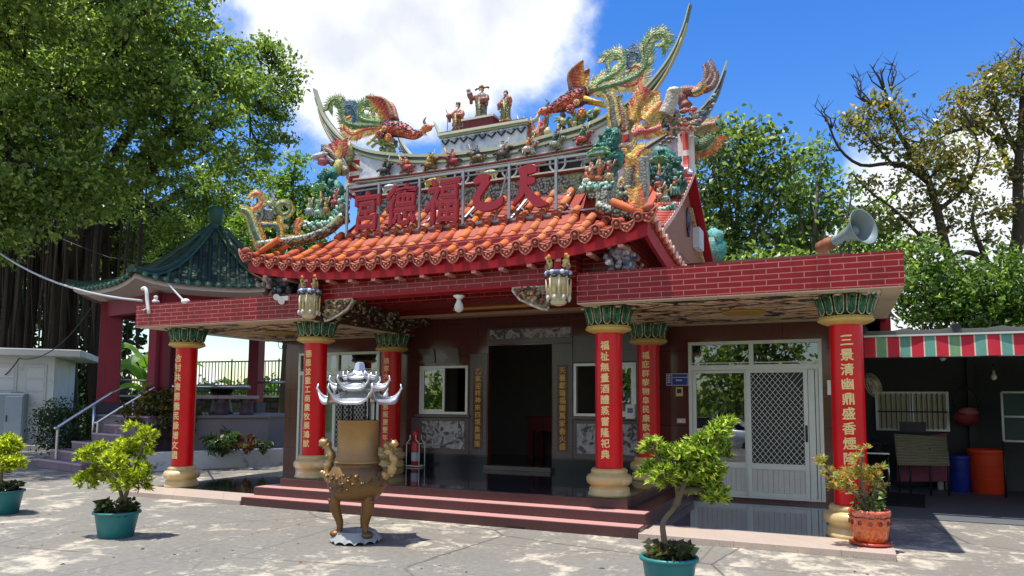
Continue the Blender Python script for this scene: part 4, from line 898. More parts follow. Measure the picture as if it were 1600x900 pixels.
m = MB(); ridge_strip(m, rc2, lambda u: (.05+.11*e_(u), .018+.045*e_(u), 0), lambda j: lin(196, 198, 172)); ridge_strip(m, rc2[2:-2], lambda u: (.04+.085*e_(u), .018+.03*e_(u), .02+.05*e_(u)), lambda j: lin(84, 90, 100)); ridge_strip(m, rc2[4:-4], lambda u: (.05+.10*e_(u), .014+.03*e_(u), .05+.085*e_(u)), lambda j: lin(170, 178, 176))
rr2 = m.build('rear_ridge', MATTE, rr)
m = MB()
for s in (-1, 1):
    P = [p for p in rc2 if p[0]*s > 2.3]; P = P if s > 0 else P[::-1]
    m.tube([(p[0]-s*.02, p[1], p[2]-.17-.12*(1-i/len(P))) for i, p in enumerate(P)], [.075-.06*i/len(P) for i in range(len(P))], 6, lin(110, 118, 132), flat=1.3)
    for k_ in range(12): q = P[min(len(P)-1, k_)]; [m.blob((q[0]+random.uniform(-.06, .06), q[1]-.12, q[2]-.2+random.uniform(-.06, .06)), (random.uniform(.02, .06), .03, random.uniform(.012, .03)), random.choice([lin(110, 150, 170), lin(190, 200, 200), lin(150, 80, 84), lin(120, 140, 110)]), 7, 5, .5) for _ in range(3)]
m.build('swallowtail', MATTE, rr2)
m = MB(); n = 20
for yy in (Y2-.09, Y2+.09):
    for i in range(n+1): x = -2.8+5.6*i/n; m.v += [(x, yy, 5.8), (x, yy, min(rc2, key=lambda p: abs(p[0]-x))[2]-.1)]
for i in range(n): a = 2*i; m.face((a, a+2, a+3, a+1)); a += 2*(n+1); m.face((a, a+1, a+3, a+2))
m.build('ridge_panel', RIDGEB, rr2)
for s in (-1, 1):
    m = MB(); pth = smooth_path([(s*2.86, Y2-.1, 6.75), (s*2.88, Y2-.12, 6.3), (s*2.88, Y2-.14, 5.95), (s*2.86, Y2-.3, 5.72)], 12)
    for i in range(11):
        m.obox(pth[i], pth[i+1], .13, .1, lin(206, 84, 80) if i % 4 else lin(232, 226, 216), up=(1, 0, 0))
        for d in (-.085, .085): m.obox((pth[i][0]+d, pth[i][1], pth[i][2]), (pth[i+1][0]+d, pth[i+1][1], pth[i+1][2]), .035, .13, lin(216, 216, 210), up=(1, 0, 0))
    m.build('ridge_end_post', MATTE, rr2)
# flat decks that close the wings and hall from above
m = MB(); m.box((-2.2, 2.8, 4.19), (2.2, 6.5, 4.26)); m.build('hall_ceiling', CONC, T)
# ================================================================ ROOF SCULPTURES
def pth(pix, y, n=22): return smooth_path([PY(a, b, y+(c[0] if c else 0)) for a, b, *c in pix], n)
def plume(m, P, r0, r1, c0, c1, fr=None, fl=.09, flat=.7, sides=(1, -1), step=1, sw=.42):
    P = smooth_path(P, 46); r0 *= .86; r1 *= .8; k = len(P); rad = [r0+(r1-r0)*(i/(k-1)) for i in range(k)]; m.tube(P, rad, 8, flat=flat, cf=lambda t, j: lerp(c0, c1, t) if j % 4 else lerp(lerp(c0, c1, t), (.75, .75, .6), .35))
    if fr:
        for i in range(1, k-1, step):
            t = (Vector(P[i+1])-Vector(P[i-1])).normalized(); nn = Vector((-t.z, 0, t.x)); 
            for s in sides:
                b = Vector(P[i])+nn*s*rad[i]*.8; tip = b+(nn*s+t*.9)*fl*random.uniform(.8, 1.2); w = t*fl*sw*.5; d = Vector((0, .018, 0)); c = jit(random.choice(fr), .15)
                n = len(m.v); m.v += [tuple(b-w-d), tuple(b+w-d), tuple(b+w+d), tuple(b-w+d), tuple(tip)]
                for q in ((0, 1, 4), (1, 2, 4), (2, 3, 4), (3, 0, 4)): m.face([n+x for x in q], c)
OR, YL, RD, GN, BL, TL = lin(226, 110, 40), lin(230, 190, 60), lin(190, 44, 34), lin(86, 130, 60), lin(48, 56, 104), lin(30, 110, 110)
CRM = lin(222, 206, 150)
def flowers(o, w, h, n, label):
    t = thing('peony_rock', label, 'roof ornament', tuple(o)); m = MB()
    for k in range(n): m.blob((random.uniform(-w, w), random.uniform(-.08, .08), random.uniform(0, h*.7)), random.uniform(.03, .06), random.choice([lin(90, 120, 70), lin(150, 160, 90), lin(180, 170, 120), lin(110, 90, 70), lin(120, 140, 130)]), 7, 5, .35)
    for k in range(10):
        a = random.uniform(-.9, .9); q = (random.uniform(-w*.6, w*.6), -.06, h*.3); m.tube([q, (q[0]+a*.16, -.08, h*.5), (q[0]+a*.32, -.09, h*.45+random.uniform(-.05, .1))], [.02, .03, .006], 6, random.choice([GN, lin(150, 170, 90), lin(190, 180, 100)]), flat=.4)
    m.build('rock', CER, t)
    for (x, z, r, c) in [(-.1, h*.75, .075, lin(170, 50, 56)), (.08, h*.55, .075, lin(214, 96, 50)), (0, h*.95, .055, lin(206, 160, 110))]:
        f = MB()
        for k in range(8): a = 2*PI*k/8; f.blob((x+math.cos(a)*r*.6, -.12, z+math.sin(a)*r*.6), (r*.42, .025, r*.42), c, 7, 5)
        f.blob((x, -.14, z), (r*.35, .03, r*.35), lin(120, 30, 30) if c[0] < .5 else YL, 7, 5); f.build('flower', CER, t)
    return t
def phoenix(label, y, P):
    base = PY(*P['foot'], y); t = thing('phoenix_sculpture', label, 'roof ornament', base); O = Matrix.Translation(-Vector(base))
    def fin(m, nm): 
        for i, v in enumerate(m.v): m.v[i] = tuple(O @ Vector(v))
        return m.build(nm, CER, t)
    m = MB(); nk = pth(P['body'], y, 20); rr = P['br']; k = len(nk)
    rad = [np.interp(i/(k-1), [0, .25, .5, .8, 1], rr) for i in range(k)]
    m.tube(nk, rad, 12, cf=lambda u, j: lerp(RD, OR, min(1, u*1.3)) if 7 <= j <= 10 else (BL if u < .92 else OR), flat=.9, up=(0, 1, 0))
    for i in range(1, k-2):
        for q in range(14):
            a = random.uniform(-PI*.95, -.05*PI); hx = (nk[min(i+1, k-1)][0]-nk[i][0]); cx_, cz_ = nk[i][0]+random.random()*hx, nk[i][2]
            sy, sz = math.sin(a), math.cos(a); rr_ = rad[i]
            m.blob((cx_, y+sy*rr_*.92, cz_+sz*rr_*.92), (.019, .010, .014), jit(random.choice([RD, OR, lin(150, 40, 44)]) if sz < -.05 else random.choice([BL, lin(70, 60, 110), lin(40, 40, 80)]), .25), 5, 4)
    fin(m, 'body')
    m = MB(); hd = PY(*P['head'], y); bk = PY(*P['beak'], y); m.blob(hd, (.10, .075, .065), OR, 9, 7, .1); m.tube([hd, ((hd[0]+bk[0])/2, y, (hd[2]+bk[2])/2), bk], [.06, .04, .004], 7, lin(226, 150, 110)); s = 1 if bk[0] > hd[0] else -1
    m.tube(smooth_path([(hd[0]-s*.02, y, hd[2]+.05), (hd[0]-s*.06, y, hd[2]+.13), (hd[0]-s*.01, y, hd[2]+.2)], 8), [.026]*4+[.02, .016, .01, .004], 6, lin(90, 100, 130)); m.tube([(hd[0]-s*.05, y, hd[2]-.02), (hd[0]-s*.10, y, hd[2]-.09), (hd[0], y, hd[2]-.12)], [.03, .035, .01], 6, lin(230, 220, 210)); m.blob((hd[0]+s*.02, y-.065, hd[2]+.015), .016, lin(20, 20, 20), 6, 4)
    fin(m, 'head')
    for dy in (-.16, .16):
        m = MB(); a, b, c = (PY(*q, y) for q in P['wing']); n = 11; lead = smooth_path([a, tuple((np.array(a)+np.array(b))/2+np.array(P['wbow'])), b], n)
        for i in range(n-1):
            u = i/(n-1); r0 = Vector(a).lerp(Vector(c), .15+.85*(1-u)*.2+.5*(1-u)); p0, p1 = Vector(lead[i]), Vector(lead[i+1]); q1 = Vector(c).lerp(p1, .0); e = Vector(c).lerp(Vector(b), u)
            e2 = Vector(c).lerp(Vector(b), (i+1)/(n-1)); out = (e-p0)*.12; off = Vector((0, dy*(.35+.65*u), 0))
            for lay, (f0, f1, cc) in enumerate(((0, .40, RD), (.38, .72, OR), (.70, 1.0, YL))):
                A, B, C, D = p0.lerp(e, f0), p1.lerp(e2, f0), p1.lerp(e2, f1), p0.lerp(e, f1)
                tip = (C+D)/2+(C-B)*.18
                m.slab([tuple(A+off+Vector((0, .012*lay, 0))), tuple(B+off+Vector((0, .012*lay, 0))), tuple(C+off+Vector((0, .012*lay, 0))), tuple(tip+off+Vector((0, .012*lay, 0))), tuple(D+off+Vector((0, .012*lay, 0)))], .02, jit(lerp(cc, RD, .25 if i % 2 else 0), .12), nrm=(0, 1, 0))
        m.tube([(p[0], p[1]+dy*(.35+.65*i/n), p[2]) for i, p in enumerate(lead)], [.05-.03*i/n for i in range(n)], 7, lin(170, 110, 70)); fin(m, 'wing')
    for pix, c0, c1, r, fr in P['tails']:
        m = MB(); plume(m, pth(pix, y, 26), r, r*.45, c0, c1, fr, .12, .6, sw=.5); fin(m, 'tail_plume')
    m = MB()
    for k in range(10): a = PY(*P['rump'], y); m.tube([a, (a[0]+P['ts']*random.uniform(.1, .22), y+random.uniform(-.08, .08), a[2]+random.uniform(-.12, .16))], [.04, .004], 5, YL)
    for dy in (-.07, .07):
        a, b = PY(*P['leg'][0], y), PY(*P['leg'][1], y); m.tube([(a[0], y+dy, a[2]), (b[0]*.6+a[0]*.4, y+dy, b[2]*.6+a[2]*.4), (b[0], y+dy, b[2])], [.045, .025, .03], 6, YL)
    fin(m, 'legs'); return t
phoenix('phoenix with folded brown wing over the ridge, its beak towards the small plinth', .65, dict(foot=(578, 233), body=[(600, 198), (612, 201), (630, 204), (648, 211), (664, 204)], br=[.10, .15, .13, .07, .05], head=(667, 200), beak=(679, 196), rump=(602, 196), ts=-1,
    wing=((617, 187), (580, 156), (604, 196)), wbow=(.10, 0, .12), leg=((602, 206), (577, 228)),
    tails=[([(600, 192), (580, 190), (566, 186), (562, 176), (567, 164), (578, 160), (585, 166), (580, 173)], GN, lin(120, 150, 70), .06, [lin(120, 150, 70), lin(190, 190, 120), GN]),
           ([(598, 195), (570, 197), (545, 194), (536, 184), (535, 170), (528, 158), (518, 160), (513, 172)], lin(60, 110, 60), lin(110, 130, 70), .06, [lin(100, 130, 70), lin(170, 180, 110), GN]),
           ([(600, 198), (572, 202), (552, 210), (540, 202), (540, 191), (548, 184)], RD, OR, .055, [YL, CRM, OR]),
           ([(552, 196), (556, 180), (550, 168), (541, 168), (541, 176), (548, 176)], BL, TL, .045, [lin(60, 90, 130), TL])]))
phoenix('diving phoenix with raised orange wing above the peonies of the main ridge', .65, dict(foot=(912, 188), body=[(917, 148), (903, 152), (882, 162), (866, 169), (853, 174)], br=[.12, .16, .13, .07, .05], head=(851, 174), beak=(836, 179), rump=(918, 145), ts=1,
    wing=((895, 143), (916, 101), (914, 142)), wbow=(-.12, 0, .05), leg=((915, 156), (945, 164)),
    tails=[([(920, 140), (945, 124), (966, 112), (974, 96), (966, 86), (952, 89), (945, 97)], lin(96, 140, 76), lin(150, 180, 110), .065, [lin(170, 190, 110), CRM, GN]),
           ([(922, 142), (975, 128), (1003, 112), (1010, 92), (1009, 72), (1022, 55), (1036, 54), (1041, 66), (1034, 74)], lin(80, 120, 66), lin(120, 140, 70), .07, [lin(140, 160, 90), lin(200, 200, 140), GN]),
           ([(920, 146), (955, 132), (985, 134), (1000, 125), (1003, 112), (993, 105), (984, 113)], RD, lin(206, 66, 44), .06, [YL, CRM, CRM]),
           ([(985, 108), (982, 92), (988, 84), (996, 88), (994, 97)], BL, TL, .045, [lin(60, 90, 130), TL])]))
flowers(Vector(PY(606, 240, .65)), .16, .42, 26, 'rock with red and orange peonies under the phoenix by the left ridge tail'); flowers(Vector(PY(905, 205, .62)), .34, .42, 46, 'rock with round red peonies under the diving phoenix')
t = thing('flame_lotus', 'flaming orange and green lotus beside the raised plinth of the ridge', 'roof ornament', PY(832, 215, .65)); m = MB()
for k in range(16): a = random.uniform(-.25, .25); m.tube(smooth_path([(a*.5, random.uniform(-.06, .06), .0), (a, -.03, .14), (a*1.3-.03, -.03, .26+random.uniform(0, .14))], 6), [.045, .045, .04, .03, .018, .004], 6, random.choice([OR, RD, YL, GN, lin(226, 150, 110)]), flat=.5)
for k in range(12): m.blob((random.uniform(-.1, .3), random.uniform(-.08, .05), random.uniform(0, .1)), random.uniform(.04, .06), random.choice([GN, lin(180, 200, 210), lin(206, 190, 150), lin(150, 40, 40)]), 7, 5, .3)
m.build('flames', CER, t)
# three robed statues
def statue(label, px, ytop, ybot, cr, c1, c2, c3, pose):
    b = PY(px, ybot, .62); h = PY(px, ytop, .62)[2]-b[2]; t = thing('robed_statue', label, 'statue', b, 0, 'robed statues on the ridge plinth'); s = h
    m = MB(); prof = [(.20, 0), (.19, .05), (.155, .15), (.15, .3), (.165, .45), (.185, .58), (.175, .68), (.12, .75), (.055, .785), (.05, .80)]
    n0 = len(m.v); m.lathe([(r*s, z*s) for r, z in prof], (0, 0, 0), 20, cf=lambda i: [CRM, c3, c1, c1, c1, c2, c1, c2, lin(206, 160, 120)][i])
    for i in range(n0, len(m.v)): x, y, z = m.v[i]; f = 1+.10*math.sin(math.atan2(y, x)*7+z*6) if z < .45*s else 1; m.v[i] = (x*f, y*.72*f, z)
    m.blob((0, -.01, .85*s), (.062*s, .062*s, .075*s), lin(206, 158, 120), 12, 9)
    for e in (-1, 1): m.blob((e*.024*s, -.062*s, .862*s), .009*s, lin(30, 24, 22), 6, 4); m.blob((e*.062*s, 0, .85*s), (.012*s, .018*s, .025*s), lin(200, 150, 112), 6, 4)
    m.blob((0, -.07*s, .845*s), (.011*s, .014*s, .018*s), lin(200, 150, 112), 6, 4); m.tube([(-.02*s, -.064*s, .818*s), (0, -.067*s, .814*s), (.02*s, -.064*s, .818*s)], .006*s, 5, lin(150, 50, 50))
    bd = m.build('body', CER, t)
    m = MB(); m.tube([(0, -.05*s, .81*s), (0, -.10*s, .72*s), (0, -.11*s, .60*s)], [.03*s, .035*s, .006*s], 7, lin(226, 224, 216) if pose != 'right' else lin(40, 34, 32)); m.build('beard', CER, t)
    m = MB()
    for e in (-1, 1):
        if pose == 'mid' and e < 0: q = [(e*.15*s, 0, .70*s), (e*.26*s, -.08*s, .66*s), (e*.30*s, -.12*s, .80*s)]
        elif pose == 'left' and e < 0: q = [(e*.14*s, 0, .68*s), (e*.22*s, -.10*s, .55*s), (e*.24*s, -.18*s, .60*s)]
        elif pose == 'right' and e > 0: q = [(e*.14*s, 0, .68*s), (e*.20*s, -.10*s, .58*s), (e*.17*s, -.18*s, .70*s)]
        else: q = [(e*.15*s, 0, .68*s), (e*.19*s, -.08*s, .54*s), (e*.05*s, -.17*s, .53*s)]
        m.tube(smooth_path(q, 7), [.06*s, .065*s, .065*s, .068*s, .075*s, .08*s, .07*s], 9, c2); m.blob(q[2], .035*s, lin(206, 158, 120), 8, 6)
        m.tube([q[1], (q[1][0], q[1][1], q[1][2]-.16*s)], [.06*s, .045*s], 8, c2, flat=.5)
    m.build('sleeves', CER, t)
    m = MB()
    if pose == 'mid':
        m.lathe([(.07*s, .90*s), (.08*s, .93*s), (.06*s, .97*s), (.03*s, 1.0*s)], (0, 0, 0), 14, lin(150, 100, 50))
        for e in (-1, 1): m.tube([(e*.06*s, .02*s, .92*s), (e*.15*s, .02*s, .93*s), (e*.20*s, .02*s, .90*s)], [.02*s, .025*s, .03*s], 6, lin(120, 70, 44))
        m.tube([(-.30*s, -.12*s, .80*s), (-.33*s, -.12*s, .88*s)], [.05*s, .06*s], 8, lin(140, 150, 140))
    elif pose == 'left': m.lathe([(.066*s, .885*s), (.072*s, .93*s), (.074*s, .985*s), (.04*s, 1.0*s)], (0, .01*s, 0), 12, lin(120, 84, 70)); m.tube(smooth_path([(-.25*s, -.18*s, .1*s), (-.25*s, -.18*s, .6*s), (-.33*s, -.16*s, .78*s)], 8), .014*s, 6, lin(170, 130, 80))
    else: m.lathe([(.07*s, .885*s), (.075*s, .93*s), (.05*s, .98*s), (.02*s, 1.0*s)], (0, .01*s, 0), 12, lin(40, 36, 50))
    m.build('headgear', CER, t)
    m = MB()
    for k in range(26):
        a = random.uniform(PI*1.05, PI*1.95); z = random.uniform(.03, .66); r = .175*s; m.blob((r*math.cos(a), r*math.sin(a)*.74, z*s), (.022*s, .012*s, .03*s), random.choice([c3, CRM, lin(200, 150, 70), c2]), 6, 4, .3)
    m.tube([(-.01*s, -.125*s, .62*s), (-.005*s, -.125*s, .3*s), (.0, -.14*s, .05*s)], [.035*s, .05*s, .06*s], 7, c3, flat=.4); m.build('robe_trim', CER, t)
    return t
statue('white bearded robed statue in orange and gold holding a staff, lowest of the plinth', 715, 160, 211, 1, lin(176, 120, 80), lin(160, 66, 52), lin(150, 134, 84), 'left')
statue('tallest robed statue with winged hat on the maroon block', 752, 133, 191, 1, lin(110, 120, 120), lin(150, 84, 78), lin(140, 130, 80), 'mid')
statue('dark haired robed statue in green and pink at the plinth end by the flame lotus', 790, 141, 191, 1, lin(120, 140, 100), lin(190, 110, 100), lin(150, 160, 84), 'right')
# grotto shells with little figures at the foot of the vertical ridges
def grotto(label, wall, yw, floor_, yf, rows, palm, tone=1.):
    o = PY(*floor_[1], yf); t = thing('grotto_sculpture', label, 'roof ornament', o); I = -Vector(o)
    def fin(m, nm):
        m.v = [tuple(Vector(v)+I) for v in m.v]; return m.build(nm, CER, t)
    m = MB(); c1, c2 = lin(22, 104, 94), lin(34, 128, 112)
    for (px, py, r) in wall:
        q = PY(px, py, yw); m.blob(q, (r, .14, r), jit(random.choice([c1, c2]), .1), 14, 11, .3)
        for k in range(16): a = random.uniform(0, 2*PI); m.blob((q[0]+math.cos(a)*r*random.random()*.9, q[1]-.12, q[2]+math.sin(a)*r*random.random()*.9), (random.uniform(.02, .05), .03, random.uniform(.02, .06)), jit(random.choice([c1, c2, lin(60, 150, 130), lin(16, 80, 70)]), .2), 6, 5, .5)
    fin(m, 'cave_wall')
    m = MB(); P = pth(floor_, yf, 14); m.tube(P, .055, 8, lin(120, 190, 170), flat=1.8)
    for p in P:
        for k in range(3): m.blob((p[0]+random.uniform(-.04, .04), p[1]-.09-random.uniform(0, .03), p[2]+random.uniform(-.05, .03)), random.uniform(.025, .045), random.choice([lin(170, 214, 196), lin(60, 150, 140), lin(206, 226, 206)]), 6, 5, .3)
    fin(m, 'cloud_ledge')
    for (px, py, c, cb) in rows:
        m = MB(); q = Vector(PY(px, py, yf-.06)); m.blob(tuple(q+Vector((0, 0, .05))), (.075, .05, .05), cb, 8, 6, .25)
        for k in range(4): m.tube([tuple(q+Vector(((k-1.5)*.035, 0, .04))), tuple(q+Vector(((k-1.5)*.05, -.01, -.05)))], [.016, .012], 5, cb)
        m.blob(tuple(q+Vector((0, -.01, .13))), (.04, .035, .06), c, 8, 6, .2); m.blob(tuple(q+Vector((.005, -.015, .21))), .03, lin(214, 170, 130), 7, 5); m.blob(tuple(q+Vector((.005, -.01, .235))), (.036, .034, .02), jit(cb, .3), 6, 4)
        m.tube([tuple(q+Vector((.02, -.03, .15))), tuple(q+Vector((.08, -.05, .17))), tuple(q+Vector((.11, -.05, .25)))], [.018, .015, .012], 5, c); fin(m, 'figurine')
    m = MB(); q = Vector(PY(*palm, yf-.02)); m.tube([tuple(q), tuple(q+Vector((.01, 0, .13))), tuple(q+Vector((0, 0, .22)))], [.035, .025, .02], 7, lin(206, 160, 70))
    for k in range(7):
        a = PI*(k/6); d = Vector((math.cos(a), -.25, math.sin(a)*.6+.15)); m.tube(smooth_path([tuple(q+Vector((0, 0, .22))), tuple(q+Vector((0, 0, .25))+d*.10), tuple(q+Vector((0, 0, .18))+d*.19)], 6), [.012, .028, .034, .03, .02, .004], 6, lin(80, 150, 80), flat=.45)
    fin(m, 'palm'); return t
grotto('green glazed grotto with small riders by the left end of the main ridge', [(508, 290, .17), (522, 300, .18), (534, 320, .14), (514, 275, .14), (510, 318, .14), (536, 340, .10)], .22, [(474, 350), (500, 353), (524, 345), (540, 318)], .05,
       [(484, 333, lin(206, 206, 200), lin(196, 200, 196)), (497, 336, lin(150, 190, 150), lin(170, 206, 180)), (510, 332, lin(206, 180, 110), lin(190, 150, 90)), (524, 320, lin(200, 110, 100), lin(190, 90, 80))], (501, 318))
grotto('green glazed grotto with little horsemen and palm by the right sign edge', [(948, 232, .17), (956, 216, .13), (940, 246, .15), (958, 250, .15), (950, 262, .14)], .22, [(914, 296), (935, 294), (957, 292)], .0,
       [(924, 282, lin(206, 200, 170), lin(200, 120, 70)), (936, 284, lin(200, 90, 50), lin(190, 110, 70)), (951, 280, lin(190, 80, 60), lin(210, 180, 130)), (917, 288, lin(220, 120, 70), lin(200, 200, 170))], (937, 268))
grotto('green glazed grotto with seated figures under the gable of the rear roof', [(1034, 252, .24), (1046, 262, .22), (1028, 268, .22), (1040, 285, .24), (1056, 290, .18), (1050, 276, .2)], 2.45, [(1024, 332), (1040, 330), (1056, 322)], 2.1,
       [(1030, 310, lin(226, 214, 180), lin(214, 170, 130)), (1040, 314, lin(206, 190, 150), lin(170, 200, 190)), (1055, 300, lin(170, 130, 84), lin(120, 190, 180)), (1029, 292, lin(70, 110, 150), lin(190, 110, 90))], (1030, 276))
# dragons on the hips
def hip_y(px): return -.72+(px-385)/(542-385)*.75
def HL(px, py, dy=0): return PY(px, py, hip_y(px)+dy)
def rel(t, m, nm, mat=CER):
    o = Vector(t.location); m.v = [tuple(Vector(v)-o) for v in m.v]; return m.build(nm, mat, t)
t = thing('dragon_sculpture', 'curling green and orange dragon on the left roof corner', 'roof ornament', HL(400, 385))
m = MB(); m.tube(smooth_path([HL(404, 384), HL(440, 379), HL(475, 374), HL(510, 362), HL(538, 338)], 20), [.075]*18+[.08, .08], 8, flat=1.7); o = Vector(t.location); rel(t, m, 'mosaic_base', MOSAIC)
def ln(pix, dy=0, n=18): return smooth_path([HL(a, b, dy) for a, b in pix], n)
fr1 = [YL, lin(190, 190, 100), CRM]
m = MB(); plume(m, ln([(412, 386), (403, 372), (396, 356), (391, 340), (385, 331), (377, 329)]), .085, .06, lin(70, 110, 90), lin(90, 130, 60), fr1, .07); rel(t, m, 'neck')
m = MB(); plume(m, ln([(410, 388), (405, 374), (400, 358)]), .09, .05, OR, RD, [YL, OR], .09); rel(t, m, 'orange_fin')
m = MB(); plume(m, ln([(392, 330), (406, 322), (410, 312), (404, 303), (396, 304), (391, 310)]), .065, .035, lin(210, 120, 60), OR, fr1, .06); rel(t, m, 'curl')
m = MB(); plume(m, ln([(413, 319), (424, 317), (427, 309), (422, 301)]), .055, .03, lin(206, 206, 196), lin(90, 96, 110), None); rel(t, m, 'curl')
m = MB(); plume(m, ln([(436, 334), (432, 325), (440, 317), (451, 319), (455, 327), (449, 335), (439, 335), (434, 327)], 0, 24), .05, .05, lin(90, 130, 70), lin(120, 150, 70), fr1, .05); rel(t, m, 'coil')
m = MB(); plume(m, ln([(399, 350), (415, 352), (430, 352), (436, 358), (437, 371)]), .05, .05, lin(90, 100, 110), lin(80, 110, 90), [YL], .05, sides=(1,)); plume(m, ln([(437, 371), (450, 373), (466, 374)]), .06, .05, lin(70, 100, 110), lin(60, 90, 100), [YL], .05, sides=(1,)); rel(t, m, 'body')
m = MB(); plume(m, ln([(436, 338), (438, 350), (446, 357)]), .045, .03, OR, YL, fr1, .05); plume(m, ln([(471, 341), (464, 352), (465, 368)]), .055, .05, OR, lin(206, 110, 70), [YL, RD], .05); rel(t, m, 'claws')
m = MB()
for k in range(14): m.blob(HL(random.uniform(404, 424), random.uniform(330, 346), .05), random.uniform(.03, .05), lin(150, 152, 150), 6, 5, .4)
m.tube(ln([(404, 348), (410, 336), (406, 328), (412, 326)]), .022, 6, lin(150, 152, 150)); rel(t, m, 'cloud')
t = thing('dragon_sculpture', 'tall grey bodied dragon with yellow fringe standing on the right roof corner', 'roof ornament', PY(985, 325, -.5))
def RP(pix, y=-.5, n=18): return smooth_path([PY(a, b, y) for a, b in pix], n)
m = MB(); m.tube(RP([(935, 322), (955, 330), (985, 336), (1003, 338)], -.55), .075, 8, lin(150, 150, 130), flat=1.6); m.box(tuple(np.array(PY(931, 330, -.2))), tuple(np.array(PY(958, 303, .1))), lin(176, 176, 160)); rel(t, m, 'mosaic_base', MOSAIC)
m = MB(); plume(m, RP([(998, 330), (1005, 300), (1006, 270), (1005, 246)], -.6), .10, .085, lin(112, 116, 112), lin(130, 130, 120), [YL, lin(150, 160, 80), OR], .06, sides=(1,)); rel(t, m, 'body')
m = MB(); plume(m, RP([(980, 306), (984, 280), (990, 255), (989, 238), (983, 226)], -.35), .09, .07, lin(100, 100, 96), lin(150, 120, 70), [YL, lin(120, 120, 60), OR], .07); rel(t, m, 'body')
m = MB(); plume(m, RP([(990, 330), (994, 312), (992, 296)], -.68), .075, .05, OR, YL, [YL, OR], .07); plume(m, RP([(994, 250), (1000, 238), (1008, 232)], -.5), .06, .03, OR, RD, [YL], .07); plume(m, RP([(978, 245), (988, 248), (996, 244)], -.5), .04, .02, YL, YL, [YL], .06); rel(t, m, 'belly_fin')
m = MB()
for k in range(10): m.blob(PY(random.uniform(968, 984), random.uniform(292, 318), -.4), random.uniform(.04, .07), random.choice([lin(60, 66, 90), lin(190, 190, 180), lin(140, 150, 110), lin(90, 90, 84)]), 7, 5, .35)
m.tube(RP([(966, 302), (970, 280), (976, 286)], -.3), .03, 6, lin(190, 180, 150)); rel(t, m, 'cloud')
t = thing('dragon_sculpture', 'grey clawed dragon limbs gripping the right end of the main ridge', 'roof ornament', PY(958, 195, .45))
m = MB(); plume(m, RP([(962, 200), (958, 180), (956, 160), (950, 146)], .42), .075, .05, lin(96, 92, 84), lin(130, 118, 90), [lin(190, 180, 110), YL], .06); plume(m, RP([(975, 205), (972, 178), (964, 160), (966, 150)], .45), .06, .04, lin(150, 70, 60), lin(110, 104, 90), [lin(170, 160, 100)], .05); rel(t, m, 'limb')
m = MB(); plume(m, RP([(990, 190), (998, 168), (1006, 150), (1012, 140)], .5), .10, .15, lin(214, 176, 50), RD, [OR, RD, YL], .10); rel(t, m, 'flame_mane')
m = MB(); plume(m, RP([(1008, 190), (1018, 178), (1028, 166), (1034, 160)], .3), .11, .06, YL, OR, [YL, lin(150, 170, 70), OR], .09); plume(m, RP([(990, 212), (1000, 206), (1020, 204), (1034, 198)], .3), .10, .06, RD, lin(200, 70, 40), [OR, CRM, YL], .08); rel(t, m, 'flame_mane')
m = MB(); m.tube(RP([(1052, 142), (1048, 160), (1040, 180)], .3), [.09, .10, .11], 9, lin(190, 178, 164)); m.blob(PY(1053, 143, .3), (.11, .1, .06), lin(214, 204, 186), 9, 7, .25)
for k in range(60): m.blob(PY(random.uniform(1026, 1060), random.uniform(176, 210), .35), (random.uniform(.02, .055), .04, random.uniform(.015, .04)), random.choice([lin(214, 206, 190), lin(150, 160, 110), lin(190, 80, 60), lin(96, 110, 90), lin(200, 120, 110), lin(70, 60, 56)]), 7, 5, .5)
rel(t, m, 'head')
t = thing('phoenix_sculpture', 'phoenix with red plumed tail by the tip of the rear ridge', 'roof ornament', PY(1050, 205, 3.6))
m = MB(); yy = 3.5; m.tube(RP([(1072, 168), (1066, 156), (1064, 145), (1074, 142), (1088, 143), (1098, 136)], yy), [.13, .12, .10, .10, .12, .10]+[.1]*12, 9, lin(150, 80, 76)); rel(t, m, 'body')
for q in ([(1094, 138), (1100, 126), (1102, 112), (1099, 102)], [(1098, 136), (1110, 122), (1112, 108), (1107, 96)], [(1096, 140), (1110, 136), (1117, 124), (1117, 114)]):
    m = MB(); plume(m, RP(q, yy), .075, .03, lin(120, 60, 66), lin(170, 150, 130), [lin(150, 90, 80)], .05, sides=(-1,)); rel(t, m, 'tail_plume')
m = MB(); plume(m, RP([(1082, 146), (1094, 140), (1098, 132)], yy-.1), .06, .05, lin(90, 110, 70), lin(120, 130, 70), [OR, YL], .05)
for k in range(90): m.blob(PY(random.uniform(1046, 1090), random.uniform(170, 204), yy-.1), (random.uniform(.03, .07), .05, random.uniform(.02, .05)), random.choice([lin(200, 130, 130), lin(206, 200, 190), lin(110, 130, 90), lin(214, 80, 60), lin(80, 100, 90), lin(220, 190, 150)]), 8, 6, .4)
rel(t, m, 'flowers')
t = thing('phoenix_sculpture', 'green wing with orange fringe behind the rear ridge tail', 'roof ornament', PY(1095, 235, 4.3))
m = MB(); plume(m, RP([(1080, 222), (1092, 228), (1105, 222), (1112, 212)], 4.2), .2, .16, lin(60, 100, 50), lin(90, 120, 60), [OR, lin(206, 140, 60), OR], .16, flat=.4, sides=(-1,)); plume(m, RP([(1076, 205), (1090, 200), (1108, 196), (1118, 194)], 4.2), .12, .08, lin(190, 160, 90), lin(170, 110, 90), [lin(200, 170, 110)], .10); rel(t, m, 'wing')
m = MB(); m.blob(PY(1115, 392, 6.6), (.26, .2, .34), lin(40, 140, 130), 10, 8, .35); m.blob(PY(1118, 372, 6.6), (.18, .15, .2), lin(90, 180, 170), 9, 7, .4); tag(m.build('glazed_corner_ornament', CER), 'teal glazed scroll ornament at the foot of the rear gable', 'roof ornament')
